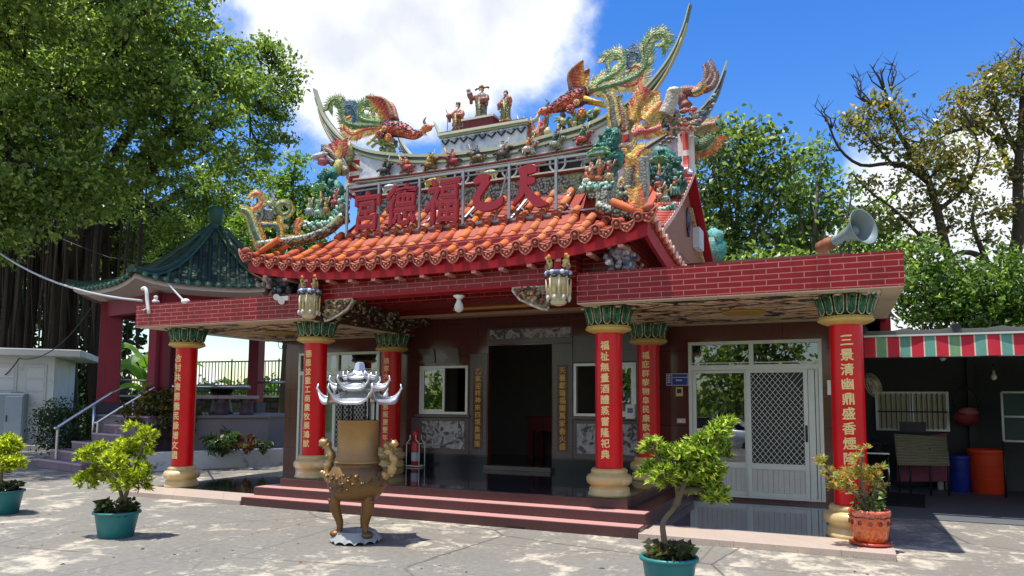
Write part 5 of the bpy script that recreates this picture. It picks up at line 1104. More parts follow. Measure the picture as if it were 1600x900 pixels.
# left rear sculptures seen over the grotto
t = thing('dragon_sculpture', 'dark winged dragon with orange mane behind the left grotto', 'roof ornament', PY(520, 275, .5))
m = MB(); plume(m, RP([(540, 270), (530, 258), (523, 245), (512, 236), (503, 234)], .4), .10, .06, lin(90, 80, 70), lin(120, 90, 60), [lin(150, 130, 80)], .06); rel(t, m, 'body')
m = MB(); plume(m, RP([(528, 246), (532, 234), (534, 220)], .42), .10, .07, YL, OR, [OR, RD], .08); plume(m, RP([(524, 246), (522, 234), (518, 224)], .4), .07, .03, RD, lin(170, 60, 50), [RD], .05); rel(t, m, 'flame_mane')
m = MB(); plume(m, RP([(520, 256), (510, 246), (505, 236), (503, 226)], .36), .07, .02, lin(56, 56, 80), lin(60, 60, 70), None); m.blob(PY(501, 245, .36), (.16, .1, .07), lin(200, 190, 200), 9, 7, .4); m.blob(PY(505, 252, .34), (.12, .1, .08), lin(190, 90, 110), 8, 6, .4); m.blob(PY(528, 262, .36), (.1, .08, .16), lin(190, 180, 90), 8, 6, .3); m.blob(PY(545, 240, .5), (.09, .08, .2), lin(170, 160, 100), 8, 6, .3); rel(t, m, 'head')

# ================================================================ ROOFTOP SIGN
ys = -.04
S0 = PY(541, 372, ys); t = thing('rooftop_sign', 'grey angle iron sign frame with large red characters on the roof', 'sign', (0, ys, S0[2]))
m = MB(); TPX = [(547, 293), (593, 284), (657, 276), (725, 267), (797, 259), (870, 252)]; BPX = [(541, 372), (594, 366), (657, 359), (725, 350), (797, 343), (870, 335)]
tp = [PY(*p, ys) for p in TPX]; bp = [PY(*p, ys) for p in BPX]
def bar(a, b, w=.035): m.obox(a, b, w, w*.9, up=(0, 1, 0))
zt0 = float(np.mean([p[2] for p in tp])); zb0 = float(np.mean([p[2] for p in bp])); X = [(a[0]+b[0])/2 for a, b in zip(tp, bp)]
bar((X[0], ys, zt0), (2.46, ys, zt0)); bar((X[0], ys, zb0), (X[5]+.0, ys, zb0)); bar((X[0], ys+.035, zt0-.06), (2.46, ys+.035, zt0-.06), .022); bar((X[5], ys+.01, zb0+.03), (2.5, ys+.01, zb0+.03), .022)
for x in X: bar((x, ys-.03, zt0+.0), (x, ys-.03, zb0))
for i, (a, b) in enumerate(zip(X, X[1:])):
    if i in (1, 3): bar(((a+b)/2+.1, ys+.05, zb0+.02), (b-.05, ys+.05, zt0-.02), .024)
for x in (X[1]+.05, X[2], X[3]-.1, X[4], X[5]-.05): bar((x, ys, zb0), (x+.1, ys+.42, zb0+.42), .03); bar((x+.35, ys, zb0), (x, ys+.3, zb0+.3), .022)
for x in (X[0], X[2], X[4], X[5]): bar((x, ys, zb0), (x, ys-.02, zroof(x, .53)-.02), .03)
for k in range(9): x = X[0]+.2+k*.42; bar((x, ys+.02, zb0+.3), (x+.22, ys+.02, zb0+.3), .016)
m.v = [(v[0], v[1]-ys, v[2]-S0[2]) for v in m.v]; m.build('sign_frame', GALV, t)
SGN = paint('sign_red_plate', lin(146, 10, 34), .45, 0, .12, 5, .05, 30)
for ch, (px, py), sz in (('宮', (575, 330), .60), ('德', (628, 321), .62), ('福', (692, 314), .66)):
    m = MB(); q = PY(px, py, ys-.05); ox, oz = q[0], q[2]-S0[2]
    put_glyph(m, ch, sz, lambda a, b, c: (ox+a*.92+b*.10, -.06-c*.6, oz+b*1.1-a*.06), bold=.03, ext=.05); m.build('sign_character', SGN, t)
def brush(m, pts, wid, k):                     # one stroke of the brush cut from thick plate
    P = [np.array(PY(700+a/6, 230+b/6, ys-.05))-np.array((0, ys, S0[2])) for a, b in pts]; P = smooth_path(P, 14); W_ = np.interp(np.linspace(0, 1, 14), np.linspace(0, 1, len(wid)), wid)/6/66/2
    L_, R_ = [], []
    for i in range(14):
        a, b = Vector(P[max(0, i-1)]), Vector(P[min(13, i+1)]); d = (b-a).normalized(); n = Vector((-d.z, 0, d.x)); p = Vector(P[i]); L_.append(tuple(p+n*W_[i])); R_.append(tuple(p-n*W_[i]))
    for i in range(13): m.slab([L_[i], L_[i+1], R_[i+1], R_[i]], .06+.004*k, nrm=(0, 1, 0))
m = MB()
for k, (pts, wid) in enumerate((([(668, 236), (740, 212), (836, 206)], (34, 46, 62, 30)), ([(655, 352), (740, 322), (822, 312)], (16, 34, 52, 24)), ([(712, 200), (716, 320), (690, 440), (612, 552)], (46, 48, 40, 10)), ([(712, 330), (765, 440), (850, 520), (940, 534)], (20, 44, 60, 14)))): brush(m, pts, wid, k)
m.build('sign_character', SGN, t); m = MB()
for k, (pts, wid) in enumerate((([(248, 332), (320, 296), (386, 312)], (30, 56, 60)), ([(374, 304), (330, 380), (276, 470), (290, 545), (390, 560), (490, 520), (512, 462)], (56, 44, 46, 56, 52, 46, 12)))): brush(m, pts, wid, k)
m.build('sign_character', SGN, t)
# ================================================================ FORECOURT OBJECTS
# incense burner
B = PZ(556, 846); t = thing('incense_burner', 'bronze tripod incense burner with silver pagoda roof standing before the steps', 'incense burner', (B[0], B[1], 0), .2)
m = MB(); n = 8; 
for i in range(n):
    a0, a1 = 2*PI*i/n+PI/8, 2*PI*(i+1)/n+PI/8; r0, r1 = .31, .225
    p0, p1, q0, q1 = [(r*math.cos(a), r*math.sin(a)) for r, a in ((r0, a0), (r0, a1), (r1, a0), (r1, a1))]
    K = 13; top = [(q0[0]+(q1[0]-q0[0])*k/(K-1), q0[1]+(q1[1]-q0[1])*k/(K-1), .13) for k in range(K)]; bt = [(p0[0]+(p1[0]-p0[0])*k/(K-1), p0[1]+(p1[1]-p0[1])*k/(K-1), .012+.028*abs(math.sin(k/(K-1)*PI*2))) for k in range(K)]
    for k in range(K-1): m.poly([bt[k], bt[k+1], top[k+1], top[k]])
    m.poly([(q0[0], q0[1], .13), (q1[0], q1[1], .13), (q1[0]*.75, q1[1]*.75, .12), (q0[0]*.75, q0[1]*.75, .12)]); m.poly([(q0[0]*.75, q0[1]*.75, .12), (q1[0]*.75, q1[1]*.75, .12), (0, 0, .05)])
m.build('base', paint('burner_grey_base', lin(150, 152, 152), .6, 0, .15, 5, .2, 40), t)
for i in range(3):
    a = R(208)+2*PI*i/3; c, s = math.cos(a), math.sin(a); m = MB()
    pts = smooth_path([(c*.20, s*.20, .56), (c*.245, s*.245, .47), (c*.235, s*.235, .36), (c*.19, s*.19, .24), (c*.185, s*.185, .15), (c*.205, s*.205, .10)], 14)
    m.tube(pts, [np.interp(k/13, [0, .2, .5, .75, .9, 1], [.05, .066, .05, .036, .036, .045]) for k in range(14)], 10); m.blob((c*.225, s*.225, .10), (.075, .075, .045), seg=9, rings=6)
    for k in range(5): m.blob((c*(.29-.01*k), s*(.29-.01*k), .48-.03*k), (.04, .04, .028), seg=7, rings=5)
    m.build('leg', BRONZE, t)
m = MB(); m.lathe([(.12, .47), (.24, .495), (.31, .57), (.345, .68), (.335, .77), (.275, .855), (.24, .875), (.255, .90), (.265, .905)], seg=36)
for i in range(90):
    a = random.uniform(0, 2*PI); z = random.uniform(.60, .79); r = np.interp(z, [.6, .7, .78], [.318, .344, .330]); m.blob((r*math.cos(a), r*math.sin(a), z), (random.uniform(.012, .03), random.uniform(.012, .03), random.uniform(.01, .025)), seg=6, rings=5, rough=.5)
m.build('bowl', BRONZE, t)
m = MB(); m.lathe([(.262, .905), (.266, .92), (.25, .925), (.25, .975), (.235, .985), (.235, 1.375), (.245, 1.385), (.245, 1.395), (.225, 1.395), (.222, 1.2), (.01, 1.19)], seg=40, cap=False)
m.build('collar', paint('brass_sheet', lin(168, 128, 76), .48, .4, .25, 3, .1, 20, .5, None, (2.5, lin(126, 110, 84), .55)), t)
for s in (-1, 1):
    m = MB(); P = smooth_path([(s*.30, 0, .66), (s*.36, -.02, .72), (s*.37, -.02, .84), (s*.33, -.02, .95), (s*.37, -.03, 1.08), (s*.40, -.04, 1.12)], 22) if s < 0 else smooth_path([(s*.31, 0, .76), (s*.40, -.01, .80), (s*.45, -.01, .93), (s*.40, -.01, 1.02), (s*.36, -.02, 1.09), (s*.45, -.03, 1.12)], 22)
    m.tube(P, [.05+.012*math.sin(k*1.5) for k in range(22)], 9)
    for k in range(40): p = random.choice(P); m.blob((p[0]+random.uniform(-.05, .05), p[1]+random.uniform(-.05, .05), p[2]+random.uniform(-.03, .03)), random.uniform(.016, .03), seg=6, rings=5, rough=.3)
    h = P[-1]; m.blob((h[0]+s*.01, h[1]-.02, h[2]+.01), (.06, .05, .045), seg=8, rings=6, rough=.3)
    for k in range(7): a = 2*PI*k/7; m.tube([(h[0], h[1], h[2]), (h[0]+.07*math.cos(a), h[1]-.03, h[2]+.07*math.sin(a))], [.02, .005], 5)
    m.build('dragon_handle', paint('gilded_bronze', lin(190, 160, 112), .4, .6, .25, 12, .3, 40), t)
for i in range(6):
    a = 2*PI*i/6+.3; m = MB(); m.tube([(.19*math.cos(a), .19*math.sin(a), 1.30), (.19*math.cos(a), .19*math.sin(a), 1.66)], .012, 7); m.build('roof_post', DARKMET, t)
def hat(m, r, z, zi, ri, lift, n=6, a0=.2):
    n0 = len(m.v); K = 8; J = 6
    for i in range(n):
        for k in range(K):
            u = k/K; a = a0+2*PI*(i+u)/n; e = abs(u-.5)*2; rr = r*(.80+.20*e**2.2)
            for j in range(J): f = j/(J-1); q = ri+(rr-ri)*f; zz = zi+(z-zi)*f**.6+lift*(e**5)*f**4; m.v.append((q*math.cos(a), q*math.sin(a), zz))
    T_ = n*K
    for i in range(T_):
        for j in range(J-1): a = n0+i*J+j; b = n0+((i+1) % T_)*J+j; m.face((a, a+1, b+1, b), sm=True)
    for i in range(T_):
        a = n0+i*J+J-1; b = n0+((i+1) % T_)*J+J-1; k = len(m.v); m.v += [(m.v[a][0]*.99, m.v[a][1]*.99, m.v[a][2]-.025), (m.v[b][0]*.99, m.v[b][1]*.99, m.v[b][2]-.025)]; m.face((a, k, k+1, b))
    for i in range(n):
        a = a0+2*PI*i/n; P = []
        for j in range(9): f = j/8; q = ri+(r-ri)*f; P.append((q*math.cos(a), q*math.sin(a), zi+(z-zi)*f**.6+lift*f**4+.006))
        P.append((P[-1][0]*.97, P[-1][1]*.97, P[-1][2]+.05)); m.tube(P, [.014]*9+[.006], 6)
m = MB(); hat(m, .50, 1.60, 1.72, .20, .16); m.build('lower_roof', SILVER, t)
m = MB(); m.lathe([(.2, 1.66), (.2, 1.70), (.17, 1.71), (.17, 1.80), (.2, 1.81)], seg=6, sm=False)
for i in range(6):
    a = 2*PI*(i+.5)/6+.2; m.blob((.15*math.cos(a), .15*math.sin(a), 1.755), (.05, .05, .03), lin(50, 50, 52), 8, 6)
m.build('lantern_tier', SILVER, t)
m = MB(); hat(m, .36, 1.76, 1.86, .12, .10); m.lathe([(.14, 1.85), (.13, 1.87), (.10, 1.90), (.12, 1.93)], seg=6, sm=False); hat(m, .20, 1.885, 1.96, .06, .02); m.build('upper_roof', SILVER, t)
m = MB(); m.lathe([(.03, 1.95), (.07, 1.97), (.065, 1.99), (.05, 2.06), (.035, 2.07), (.03, 2.075)], seg=4, sm=False, a0=.3); m.build('finial', SILVER, t)
# extinguisher stand
E0 = (-2.02, 2.36); t = thing('extinguisher_stand', 'white wire stand on the dark porch floor below the left window', 'stand', (E0[0], E0[1], .377)); m = MB()
for x in (-.14, .14):
    for y in (-.1, .1): m.tube([(x, y, 0), (x, y, .44)], .009, 6); m.tube([(x, y, .44), (x*.45, y, .52), (x*.45, y, .60)], .009, 6)
for z in (.02, .44):
    for a, b in (((-.14, -.1), (.14, -.1)), ((.14, -.1), (.14, .1)), ((.14, .1), (-.14, .1)), ((-.14, .1), (-.14, -.1))):
        if z < .1 or a[0] == b[0]: m.tube([(*a, z), (*b, z)], .009, 6)
m.build('wire_frame', WHITEP, t)
t = thing('fire_extinguisher', 'red fire extinguisher with pale label held in the white wire stand', 'fire extinguisher', (E0[0], E0[1], .39)); m = MB(); m.lathe([(.075, 0), (.082, .02), (.082, .40), (.06, .47), (.03, .50), (.03, .53)], seg=20); m.build('cylinder', paint('extinguisher_red', lin(170, 16, 24), .3), t)
m = MB(); m.lathe([(.0835, .10), (.0835, .26)], seg=20, cap=False); m.build('label', paint('extinguisher_label', lin(170, 186, 206), .5, 0, .3, 12), t)
m = MB(); m.lathe([(.05, .53), (.062, .56), (.06, .62), (.05, .66), (.02, .69)], seg=14); m.tube([(.0, 0, .62), (.08, -.02, .6), (.1, -.02, .4), (.09, -.02, .2)], .012, 6); m.build('head', paint('extinguisher_head', lin(190, 20, 36), .4), t)
# hanging bulb under the beam
q = PY(717, 480, -.48); t = thing('hanging_bulb', 'white hanging bulb lamp below the middle of the brick beam', 'lamp', (q[0], q[1], 3.13)); m = MB(); m.lathe([(.075, 0), (.085, -.015), (.045, -.045), (.035, -.06)], seg=18); m.build('lamp_holder', WHITEP, t)
m = MB(); m.lathe([(.033, -.06), (.036, -.09), (.062, -.14), (.068, -.18), (.055, -.225), (.02, -.245), (.005, -.248)], seg=18); m.build('bulb', paint('opal_bulb', lin(214, 214, 206), .25), t)
# blue door plate, notice and switch on the right wing wall; notice papers
yw = YW-.006
def plate(name, label, cat, pxs, th, mat, y=yw):
    a, b = PY(pxs[0], pxs[3], y), PY(pxs[2], pxs[1], y); o = thing(name, label, cat, ((a[0]+b[0])/2, y, (a[2]+b[2])/2)); w, h = (b[0]-a[0])/2, (b[2]-a[2])/2; m = MB(); m.box((-w, -th, -h), (w, .004, h)); m.build('plate', mat, o, .003); return o, w, h
o, w, h = plate('house_number_plate', 'blue enamel house number plate with white border beside the glazed door', 'sign', (1041, 583, 1076, 603), .012, paint('blue_enamel', lin(34, 56, 150), .3, 0, .06))
m = MB(); e = .006
for a, b in (((-w+e, -h+e), (w-e, -h+e+.008)), ((-w+e, h-e-.008), (w-e, h-e)), ((-w+e, -h+e), (-w+e+.008, h-e)), ((w-e-.008, -h+e), (w-e, h-e)), ((-w*.5, -h+e), (-w*.5+.008, h-e)), ((-w*.5, h*.3), (w-e, h*.3+.008))): m.box((a[0], -.0155, a[1]), (b[0], -.0125, b[1]))
for k in range(3): m.box((-.02+.035*k, -.0155, -h*.22), (.006+.035*k, -.0125, -h*.22+.022))
for k in range(5): m.box((-w*.86, -.0155, h*.6-.03*k), (-w*.62, -.0125, h*.6-.03*k+.016))
m.build('plate_lettering', WHITEP, o)
o, w, h = plate('notice_plate', 'small yellow framed notice under the blue house number plate', 'notice', (1056, 605, 1067, 619), .01, paint('notice_yellow', lin(206, 190, 130), .5)); m = MB(); m.box((-w*.6, -.013, -h*.35), (w*.6, -.0102, h*.6)); m.blob((0, -.014, h*.1), (.016, .004, .02), seg=8, rings=5); m.build('notice_print', DARKMET, o)
o, w, h = plate('light_switch', 'pale wall switch low on the dark granite by the glazed door', 'switch', (1058, 654, 1071, 661), .015, paint('switch_ivory', lin(206, 200, 184), .5)); m = MB(); m.box((-w*.5, -.02, -h*.5), (w*.1, -.0152, h*.5)); m.build('rocker', WHITEP, o)
o, w, h = plate('paper_notice', 'white paper notice on the wall right of the screen door', 'notice', (1293, 594, 1300, 617), .004, WHITEP)
o, w, h = plate('counter_box', 'small white collection box on the right window sill', 'box', (980, 632, 994, 654), .1, WHITEP, YW-.005)
m = MB(); m.box((-w*.6, -.104, -h*.2), (w*.6, -.101, h*.5)); m.build('front_panel', paint('box_blue', lin(90, 110, 150), .4), o)
# loudspeaker on the right parapet
c0 = Vector((5.50, .9, 3.66)); t = thing('horn_loudspeaker', 'grey horn loudspeaker with rusty driver on the right parapet roof', 'loudspeaker', (c0.x, c0.y, 3.1), 0)
c0 = Vector((.0, 0, .74)); ax = Vector((.72, -.62, .2)).normalized(); Q = ax.to_track_quat('Z', 'Y').to_matrix().to_4x4(); Q.translation = c0; Q = Q @ Matrix.Scale(1.08, 4)
m = MB(); k = MB(); k.lathe([(.055, -.20), (.06, -.10), (.085, .02), (.12, .12), (.17, .20), (.215, .245), (.23, .25), (.225, .235), (.16, .17), (.11, .09), (.05, 0), (.02, -.02)], seg=32, cap=False); m.add(k, Q); k = MB(); k.lathe([(.05, .06), (.07, .09), (.06, .13), (.02, .15)], seg=16); m.add(k, Q); m.build('horn', paint('horn_grey', lin(118, 134, 134), .55, .1, .2, 6, .1, 30, .5, None, (5, lin(120, 126, 124), .6)), t)
m = MB(); k = MB(); k.lathe([(.06, -.44), (.082, -.43), (.085, -.36), (.078, -.35), (.085, -.34), (.085, -.25), (.066, -.24), (.06, -.2)], seg=20); m.add(k, Q); m.build('driver', paint('rusty_driver', lin(140, 84, 56), .7, .2, .3, 14, .3, 40), t)
m = MB(); m.box((-.1, .02, 0), (-.07, .06, .6)); m.box((.0, .0, 0), (.035, .035, .62)); m.obox((-.085, .04, .58), (-.02, 0, .66), .03, .02); m.obox((.02, .02, .45), (-.08, .04, .2), .02, .02); m.build('bracket', DARKMET, t)
# fittings on the left parapet
t = thing('floodlight', 'pair of small white floodlights on the parapet below the left roof corner', 'floodlight', PY(436, 468, -.66)); m = MB()
for (dx, dz) in ((-.05, .04), (.05, -.03)): k = MB(); k.lathe([(.02, -.09), (.035, -.05), (.055, 0), (.05, .01)], seg=14); m.add(k, Matrix.Translation((dx, 0, dz)) @ Matrix.Rotation(R(115), 4, 'X') @ Matrix.Rotation(R(25), 4, 'Y'))
m.build('lamp', WHITEP, t); m = MB(); m.box((-.02, .0, -.02), (.18, .05, .05)); m.obox((-.06, 0, .04), (.1, .03, .0), .02, .02); m.build('bracket', WHITEP, t)
P = [Vector(PY(a, b, -.64)) for a, b in ((222, 452), (226, 450), (229, 456), (230, 470), (233, 490))]; t = thing('service_mast', 'white bent service pipe where the cable meets the left parapet', 'pipe', tuple(P[3])); m = MB(); m.tube([tuple(Vector(p)-P[3]) for p in smooth_path(P, 14)], .03, 9); m.tube([(.02, 0, -.12), (-.10, .02, -.16), (-.22, .04, -.12)], .012, 6); m.build('pipe', WHITEP, t)
m = MB(); m.lathe([(.06, 0), (.06, .03), (.035, .05), (.03, .09), (.045, .10), (.02, .12)], (.14, .06, -.03), 12); m.build('insulator', WHITEP, t)
b = PY(238, 470, -.6); m = MB(); m.blob((0, 0, 0), (.09, .06, .05), seg=10, rings=7); tag(m.build('junction_box', WHITEP), 'round white junction cap on the left parapet top', 'junction box').location = PY(290, 471, -.6)
def cable(name, label, pts, r, mat, sag=0.):
    P = []
    for a, b in zip(pts, pts[1:]):
        for k in range(14): u = k/14; p = Vector(a).lerp(Vector(b), u); p.z -= sag*4*u*(1-u); P.append(tuple(p))
    P.append(tuple(pts[-1])); m = MB(); m.tube(P, r, 6); tag(m.build(name, mat), label, 'cable')
CAB = paint('cable_grey', lin(176, 180, 184), .5)
cable('overhead_cable', 'pale overhead service cable running to the white pipe', [PD(-60, 345, 20), PY(222, 470, -.64)], .022, CAB, .45)
cable('overhead_cable', 'thin dark wire crossing above the pavilion roof', [PD(-60, 300, 26), PD(170, 402, 25), PD(420, 420, 24)], .012, BLACK, .1)
cable('overhead_cable', 'drooping dark cable from the hut roof to the pavilion eave', [PD(-40, 575, 24), PD(30, 560, 23), PD(150, 470, 22)], .018, DARKMET, .55)
cable('overhead_cable', 'short pale stay wire from the parapet up to the pavilion tiles', [PY(287, 470, -.58), PD(254, 434, 20)], .02, CAB, 0)
# weathered hooks below the left canopy end
m = MB()
for k in (0, .12): m.tube(smooth_path([(k, 0, 0), (k+.02, 0, -.14), (k+.10, 0, -.20), (k+.12, 0, -.12)], 10), .007, 5)
o = tag(m.build('iron_hook', DARKMET), 'thin iron hooks hanging under the left canopy end', 'hook'); o.location = (-5.42, 2.3, 2.893)

# ---- potted trees
TEAL = paint('teal_plastic_pot', lin(38, 120, 124), .42, 0, .2, 2.5, .08, 30, .45, None, (5, lin(104, 132, 122), .6))
SOIL = paint('potting_soil', lin(70, 54, 40), .95, 0, .3, 8, .6, 40)
LP1 = [lin(164, 180, 40), lin(190, 202, 52), lin(130, 152, 36), lin(214, 218, 90), lin(92, 114, 34)]; LP2 = [lin(140, 166, 56), lin(172, 192, 66), lin(104, 136, 48), lin(206, 214, 116), lin(70, 100, 40)]
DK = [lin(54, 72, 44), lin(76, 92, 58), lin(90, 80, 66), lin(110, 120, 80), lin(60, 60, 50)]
def potted(name, label, base, pot, lobes, stems, pal, n_ros, lsize, under, upal, ros=12, spread=.62):
    t = thing(name, label, 'potted plant', base); b = Vector(base)
    pot(t); L = lambda v: Vector(v)-b
    m = MB()
    tips = []
    for s in stems: P = [tuple(L(p)) for p in s]; q = smooth_path(P, 14); m.tube(q, [.028-.016*k/13 for k in range(14)], 8, lin(110, 100, 84)); tips.append(q)
    allp = [p for q in tips for p in q[5:]]
    cen, dirs = [], []
    for (c, r) in lobes:
        c = L(c)
        a = min(allp, key=lambda p: (Vector(p)-c).length); m.tube(smooth_path([a, tuple((Vector(a)+c)/2+Vector((random.uniform(-.04, .04), random.uniform(-.04, .04), .02))), tuple(c)], 8), [.014-.001*k for k in range(8)], 6, lin(120, 108, 88))
        for k in range(int(n_ros*r*r/.02)):
            d = Vector(RNG.normal(size=3)).normalized(); u = RNG.uniform(.35, 1.05)**.6; p = c+Vector((d.x*r[0] if hasattr(r, '__len__') else d.x*r, d.y*r, d.z*r*.78))*u
            if k % 3 == 0: m.tube([tuple(c+(p-c)*.2), tuple(p)], [.005, .003], 4, lin(120, 116, 76), cap=False)
            out = (p-c).normalized()*.6+Vector((0, 0, .75))
            for j in range(ros):
                a = 2*PI*j/ros+random.random(); e = random.uniform(.25, 1.); ax = out.normalized(); x = ax.orthogonal().normalized(); y = ax.cross(x); dd = (x*math.cos(a)+y*math.sin(a))*e+ax*random.uniform(.25, .9); dd.normalize(); cen.append(p+dd*lsize*.5); dirs.append(dd)
    m.build('stem', WOOD, t)
    leaf_obj('foliage', cen, lsize, pal, LEAF, t, .27, .8, dirs, .22)
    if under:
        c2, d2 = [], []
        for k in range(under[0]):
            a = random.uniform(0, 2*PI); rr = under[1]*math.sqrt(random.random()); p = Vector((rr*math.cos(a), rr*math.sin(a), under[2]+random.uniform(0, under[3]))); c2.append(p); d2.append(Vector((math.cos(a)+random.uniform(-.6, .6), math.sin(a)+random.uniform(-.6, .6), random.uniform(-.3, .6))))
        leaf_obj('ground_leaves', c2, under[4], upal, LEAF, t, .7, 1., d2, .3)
    return t
def teal_pot(r, h, asp=1.):
    def f(t):
        m = MB(); m.lathe([(r*.70, 0), (r*.74, .01), (r*.92, h*.88), (r*.93, h*.90), (r*1.02, h*.91), (r*1.03, h*.97), (r*1.0, h), (r*.92, h), (r*.90, h*.86), (.01, h*.86)], seg=36, cap=False)
        m.v = [(x*asp, y, z) for x, y, z in m.v]; m.build('pot', TEAL, t); m = MB(); m.lathe([(r*.9, h*.87), (r*.5, h*.90), (.01, h*.92)], seg=20); m.v = [(x*asp, y, z) for x, y, z in m.v]; m.build('soil', SOIL, t)
    return f
b = PZ(181, 838); d = dep_of(b); LB = lambda px, py, r, dd=0: (PD(px, py, d+dd), r)
potted('potted_tree', 'bushy yellow green potted tree in teal pot left of the burner', b, teal_pot(.245, .30, 1.12), [LB(140, 712, .14, -.05), LB(158, 738, .14, .1), LB(135, 752, .12), LB(178, 722, .14, -.12), LB(196, 700, .14, .08), LB(212, 735, .15, -.05), LB(228, 680, .11, .05), LB(222, 705, .12, .12), LB(190, 755, .12, -.1), LB(222, 757, .10, .1), LB(205, 668, .06), LB(160, 700, .09, .15)],
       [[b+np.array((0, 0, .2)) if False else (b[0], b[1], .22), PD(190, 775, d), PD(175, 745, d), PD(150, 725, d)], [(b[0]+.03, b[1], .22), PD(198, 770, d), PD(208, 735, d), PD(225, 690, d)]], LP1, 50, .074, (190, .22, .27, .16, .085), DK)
b = PZ(4, 802); d = dep_of(b)
potted('potted_tree', 'round yellow green potted tree at the left picture edge in front of the white hut', b, teal_pot(.25, .33, 1.1), [LB(-8, 700, .18), LB(20, 698, .15, .1), LB(5, 725, .16, -.1), LB(26, 722, .12, -.05), LB(-25, 725, .18), LB(10, 690, .13, .2)], [[(b[0], b[1], .25), PD(2, 752, d), PD(5, 715, d)]], LP1, 50, .076, (150, .22, .30, .14, .09), DK)
b = PZ(1046, 938); d = dep_of(b)
potted('potted_tree', 'windswept potted tree in teal pot in front of the terrace', b, teal_pot(.225, .36, 1.05), [LB(1020, 700, .085), LB(1036, 712, .075, .1), LB(1058, 712, .09, -.05), LB(1078, 702, .09, .08), LB(1100, 690, .09, 0), LB(1118, 678, .085, -.08), LB(1128, 668, .075, .05), LB(1138, 662, .05), LB(1125, 705, .085, .1), LB(1100, 712, .09, -.1), LB(1014, 736, .07, .05), LB(1036, 742, .10, -.1), LB(1062, 740, .10, .1), LB(1088, 738, .10, -.06), LB(1046, 752, .08, .1), LB(1105, 755, .095, .05), LB(1118, 772, .085, -.05), LB(1084, 762, .08, .12), LB(1112, 735, .09, -.12)],
       [[(b[0], b[1], .3), PD(1036, 832, d), PD(1038, 812, d), PD(1056, 790, d), PD(1058, 768, d), PD(1050, 745, d)], [PD(1056, 790, d), PD(1072, 750, d), PD(1095, 720, d), PD(1125, 680, d)], [PD(1057, 770, d), PD(1085, 765, d), PD(1110, 765, d)]], LP2, 70, .072, (170, .20, .345, .12, .085), DK, 14)
b = PZ(1360, 851, ZP); d = dep_of(b)
def orange_pot(t):
    t2 = NT('glazed_orange_pot'); v = t2.coords(); n = t2.noise(v, 16, 5, .6, 1.2); sx = t2.n('ShaderNodeSeparateXYZ'); t2.l(v, sx.inputs[0]); band = t2.ramp(t2.math('MULTIPLY', sx.outputs[2], 2.6), [(.0, .62), (.55, .5), (.62, .42)])
    c = t2.ramp(t2.math('ADD', n, t2.math('SUBTRACT', sx.outputs[2], .2)), [(.3, lin(170, 60, 24)), (.45, lin(216, 120, 56)), (.58, lin(196, 66, 36)), (.7, lin(206, 120, 96))]); c = t2.mix(t2.ramp(t2.noise(v, 30, 4, .6), [(.6, 0.), (.66, .8)]), c, lin(120, 30, 20)); t2.l(c, t2.p.inputs['Base Color']); t2.set(.3, 0, .5, .3)
    m = MB(); m.lathe([(.17, 0), (.20, .012), (.215, .02), (.215, .035), (.16, .04)], seg=32); m.build('saucer', paint('saucer_red', lin(180, 66, 48), .4), t)
    m = MB(); m.lathe([(.14, .036), (.165, .05), (.185, .12), (.20, .22), (.208, .33), (.215, .35), (.215, .375), (.205, .385), (.195, .38), (.19, .33), (.01, .33)], seg=40, cap=False); m.build('pot', t2.m, t)
    m = MB()
    for k in range(12):
        a = 2*PI*k/12; r = .2065; cc = Vector((r*math.cos(a), r*math.sin(a), .25))
        for j in range(5): b_ = 2*PI*j/5; m.blob((cc.x-math.sin(a)*.018*math.cos(b_), cc.y+math.cos(a)*.018*math.cos(b_), cc.z+.018*math.sin(b_)), (.009, .009, .009), lin(120, 24, 20), 5, 4)
    m.tube([(.2095*math.cos(a), .2095*math.sin(a), .31+.006*math.sin(a*9)) for a in np.linspace(0, 2*PI, 60)], .006, 4, lin(70, 30, 24), cap=False); m.build('pot_decoration', CER, t); m = MB(); m.lathe([(.19, .33), (.01, .36)], seg=18); m.build('soil', SOIL, t)
LP4 = [lin(150, 170, 90), lin(176, 186, 110), lin(120, 140, 70), lin(190, 176, 90), lin(206, 130, 70)]
potted('potted_shrub', 'sparse shrub with pale and reddish leaves in an orange glazed pot on the terrace', b, orange_pot, [LB(1285, 722, .07), LB(1295, 740, .08, .1), LB(1312, 750, .09, -.1), LB(1332, 738, .09), LB(1352, 738, .08, .1), LB(1340, 715, .06, -.1), LB(1348, 700, .05), LB(1362, 745, .08), LB(1375, 730, .05), LB(1325, 762, .07, -.1), LB(1372, 760, .07), LB(1300, 760, .05)],
       [[(b[0], b[1], b[2]+.3), PD(1340, 775, d), PD(1315, 755, d), PD(1290, 730, d)], [(b[0], b[1], b[2]+.3), PD(1350, 770, d), PD(1345, 735, d), PD(1348, 700, d)], [(b[0], b[1], b[2]+.3), PD(1365, 770, d), PD(1376, 735, d)]], LP4, 60, .062, (230, .17, .34, .26, .055), [lin(90, 110, 70), lin(130, 150, 100), lin(160, 176, 130), lin(60, 84, 46)], 8)
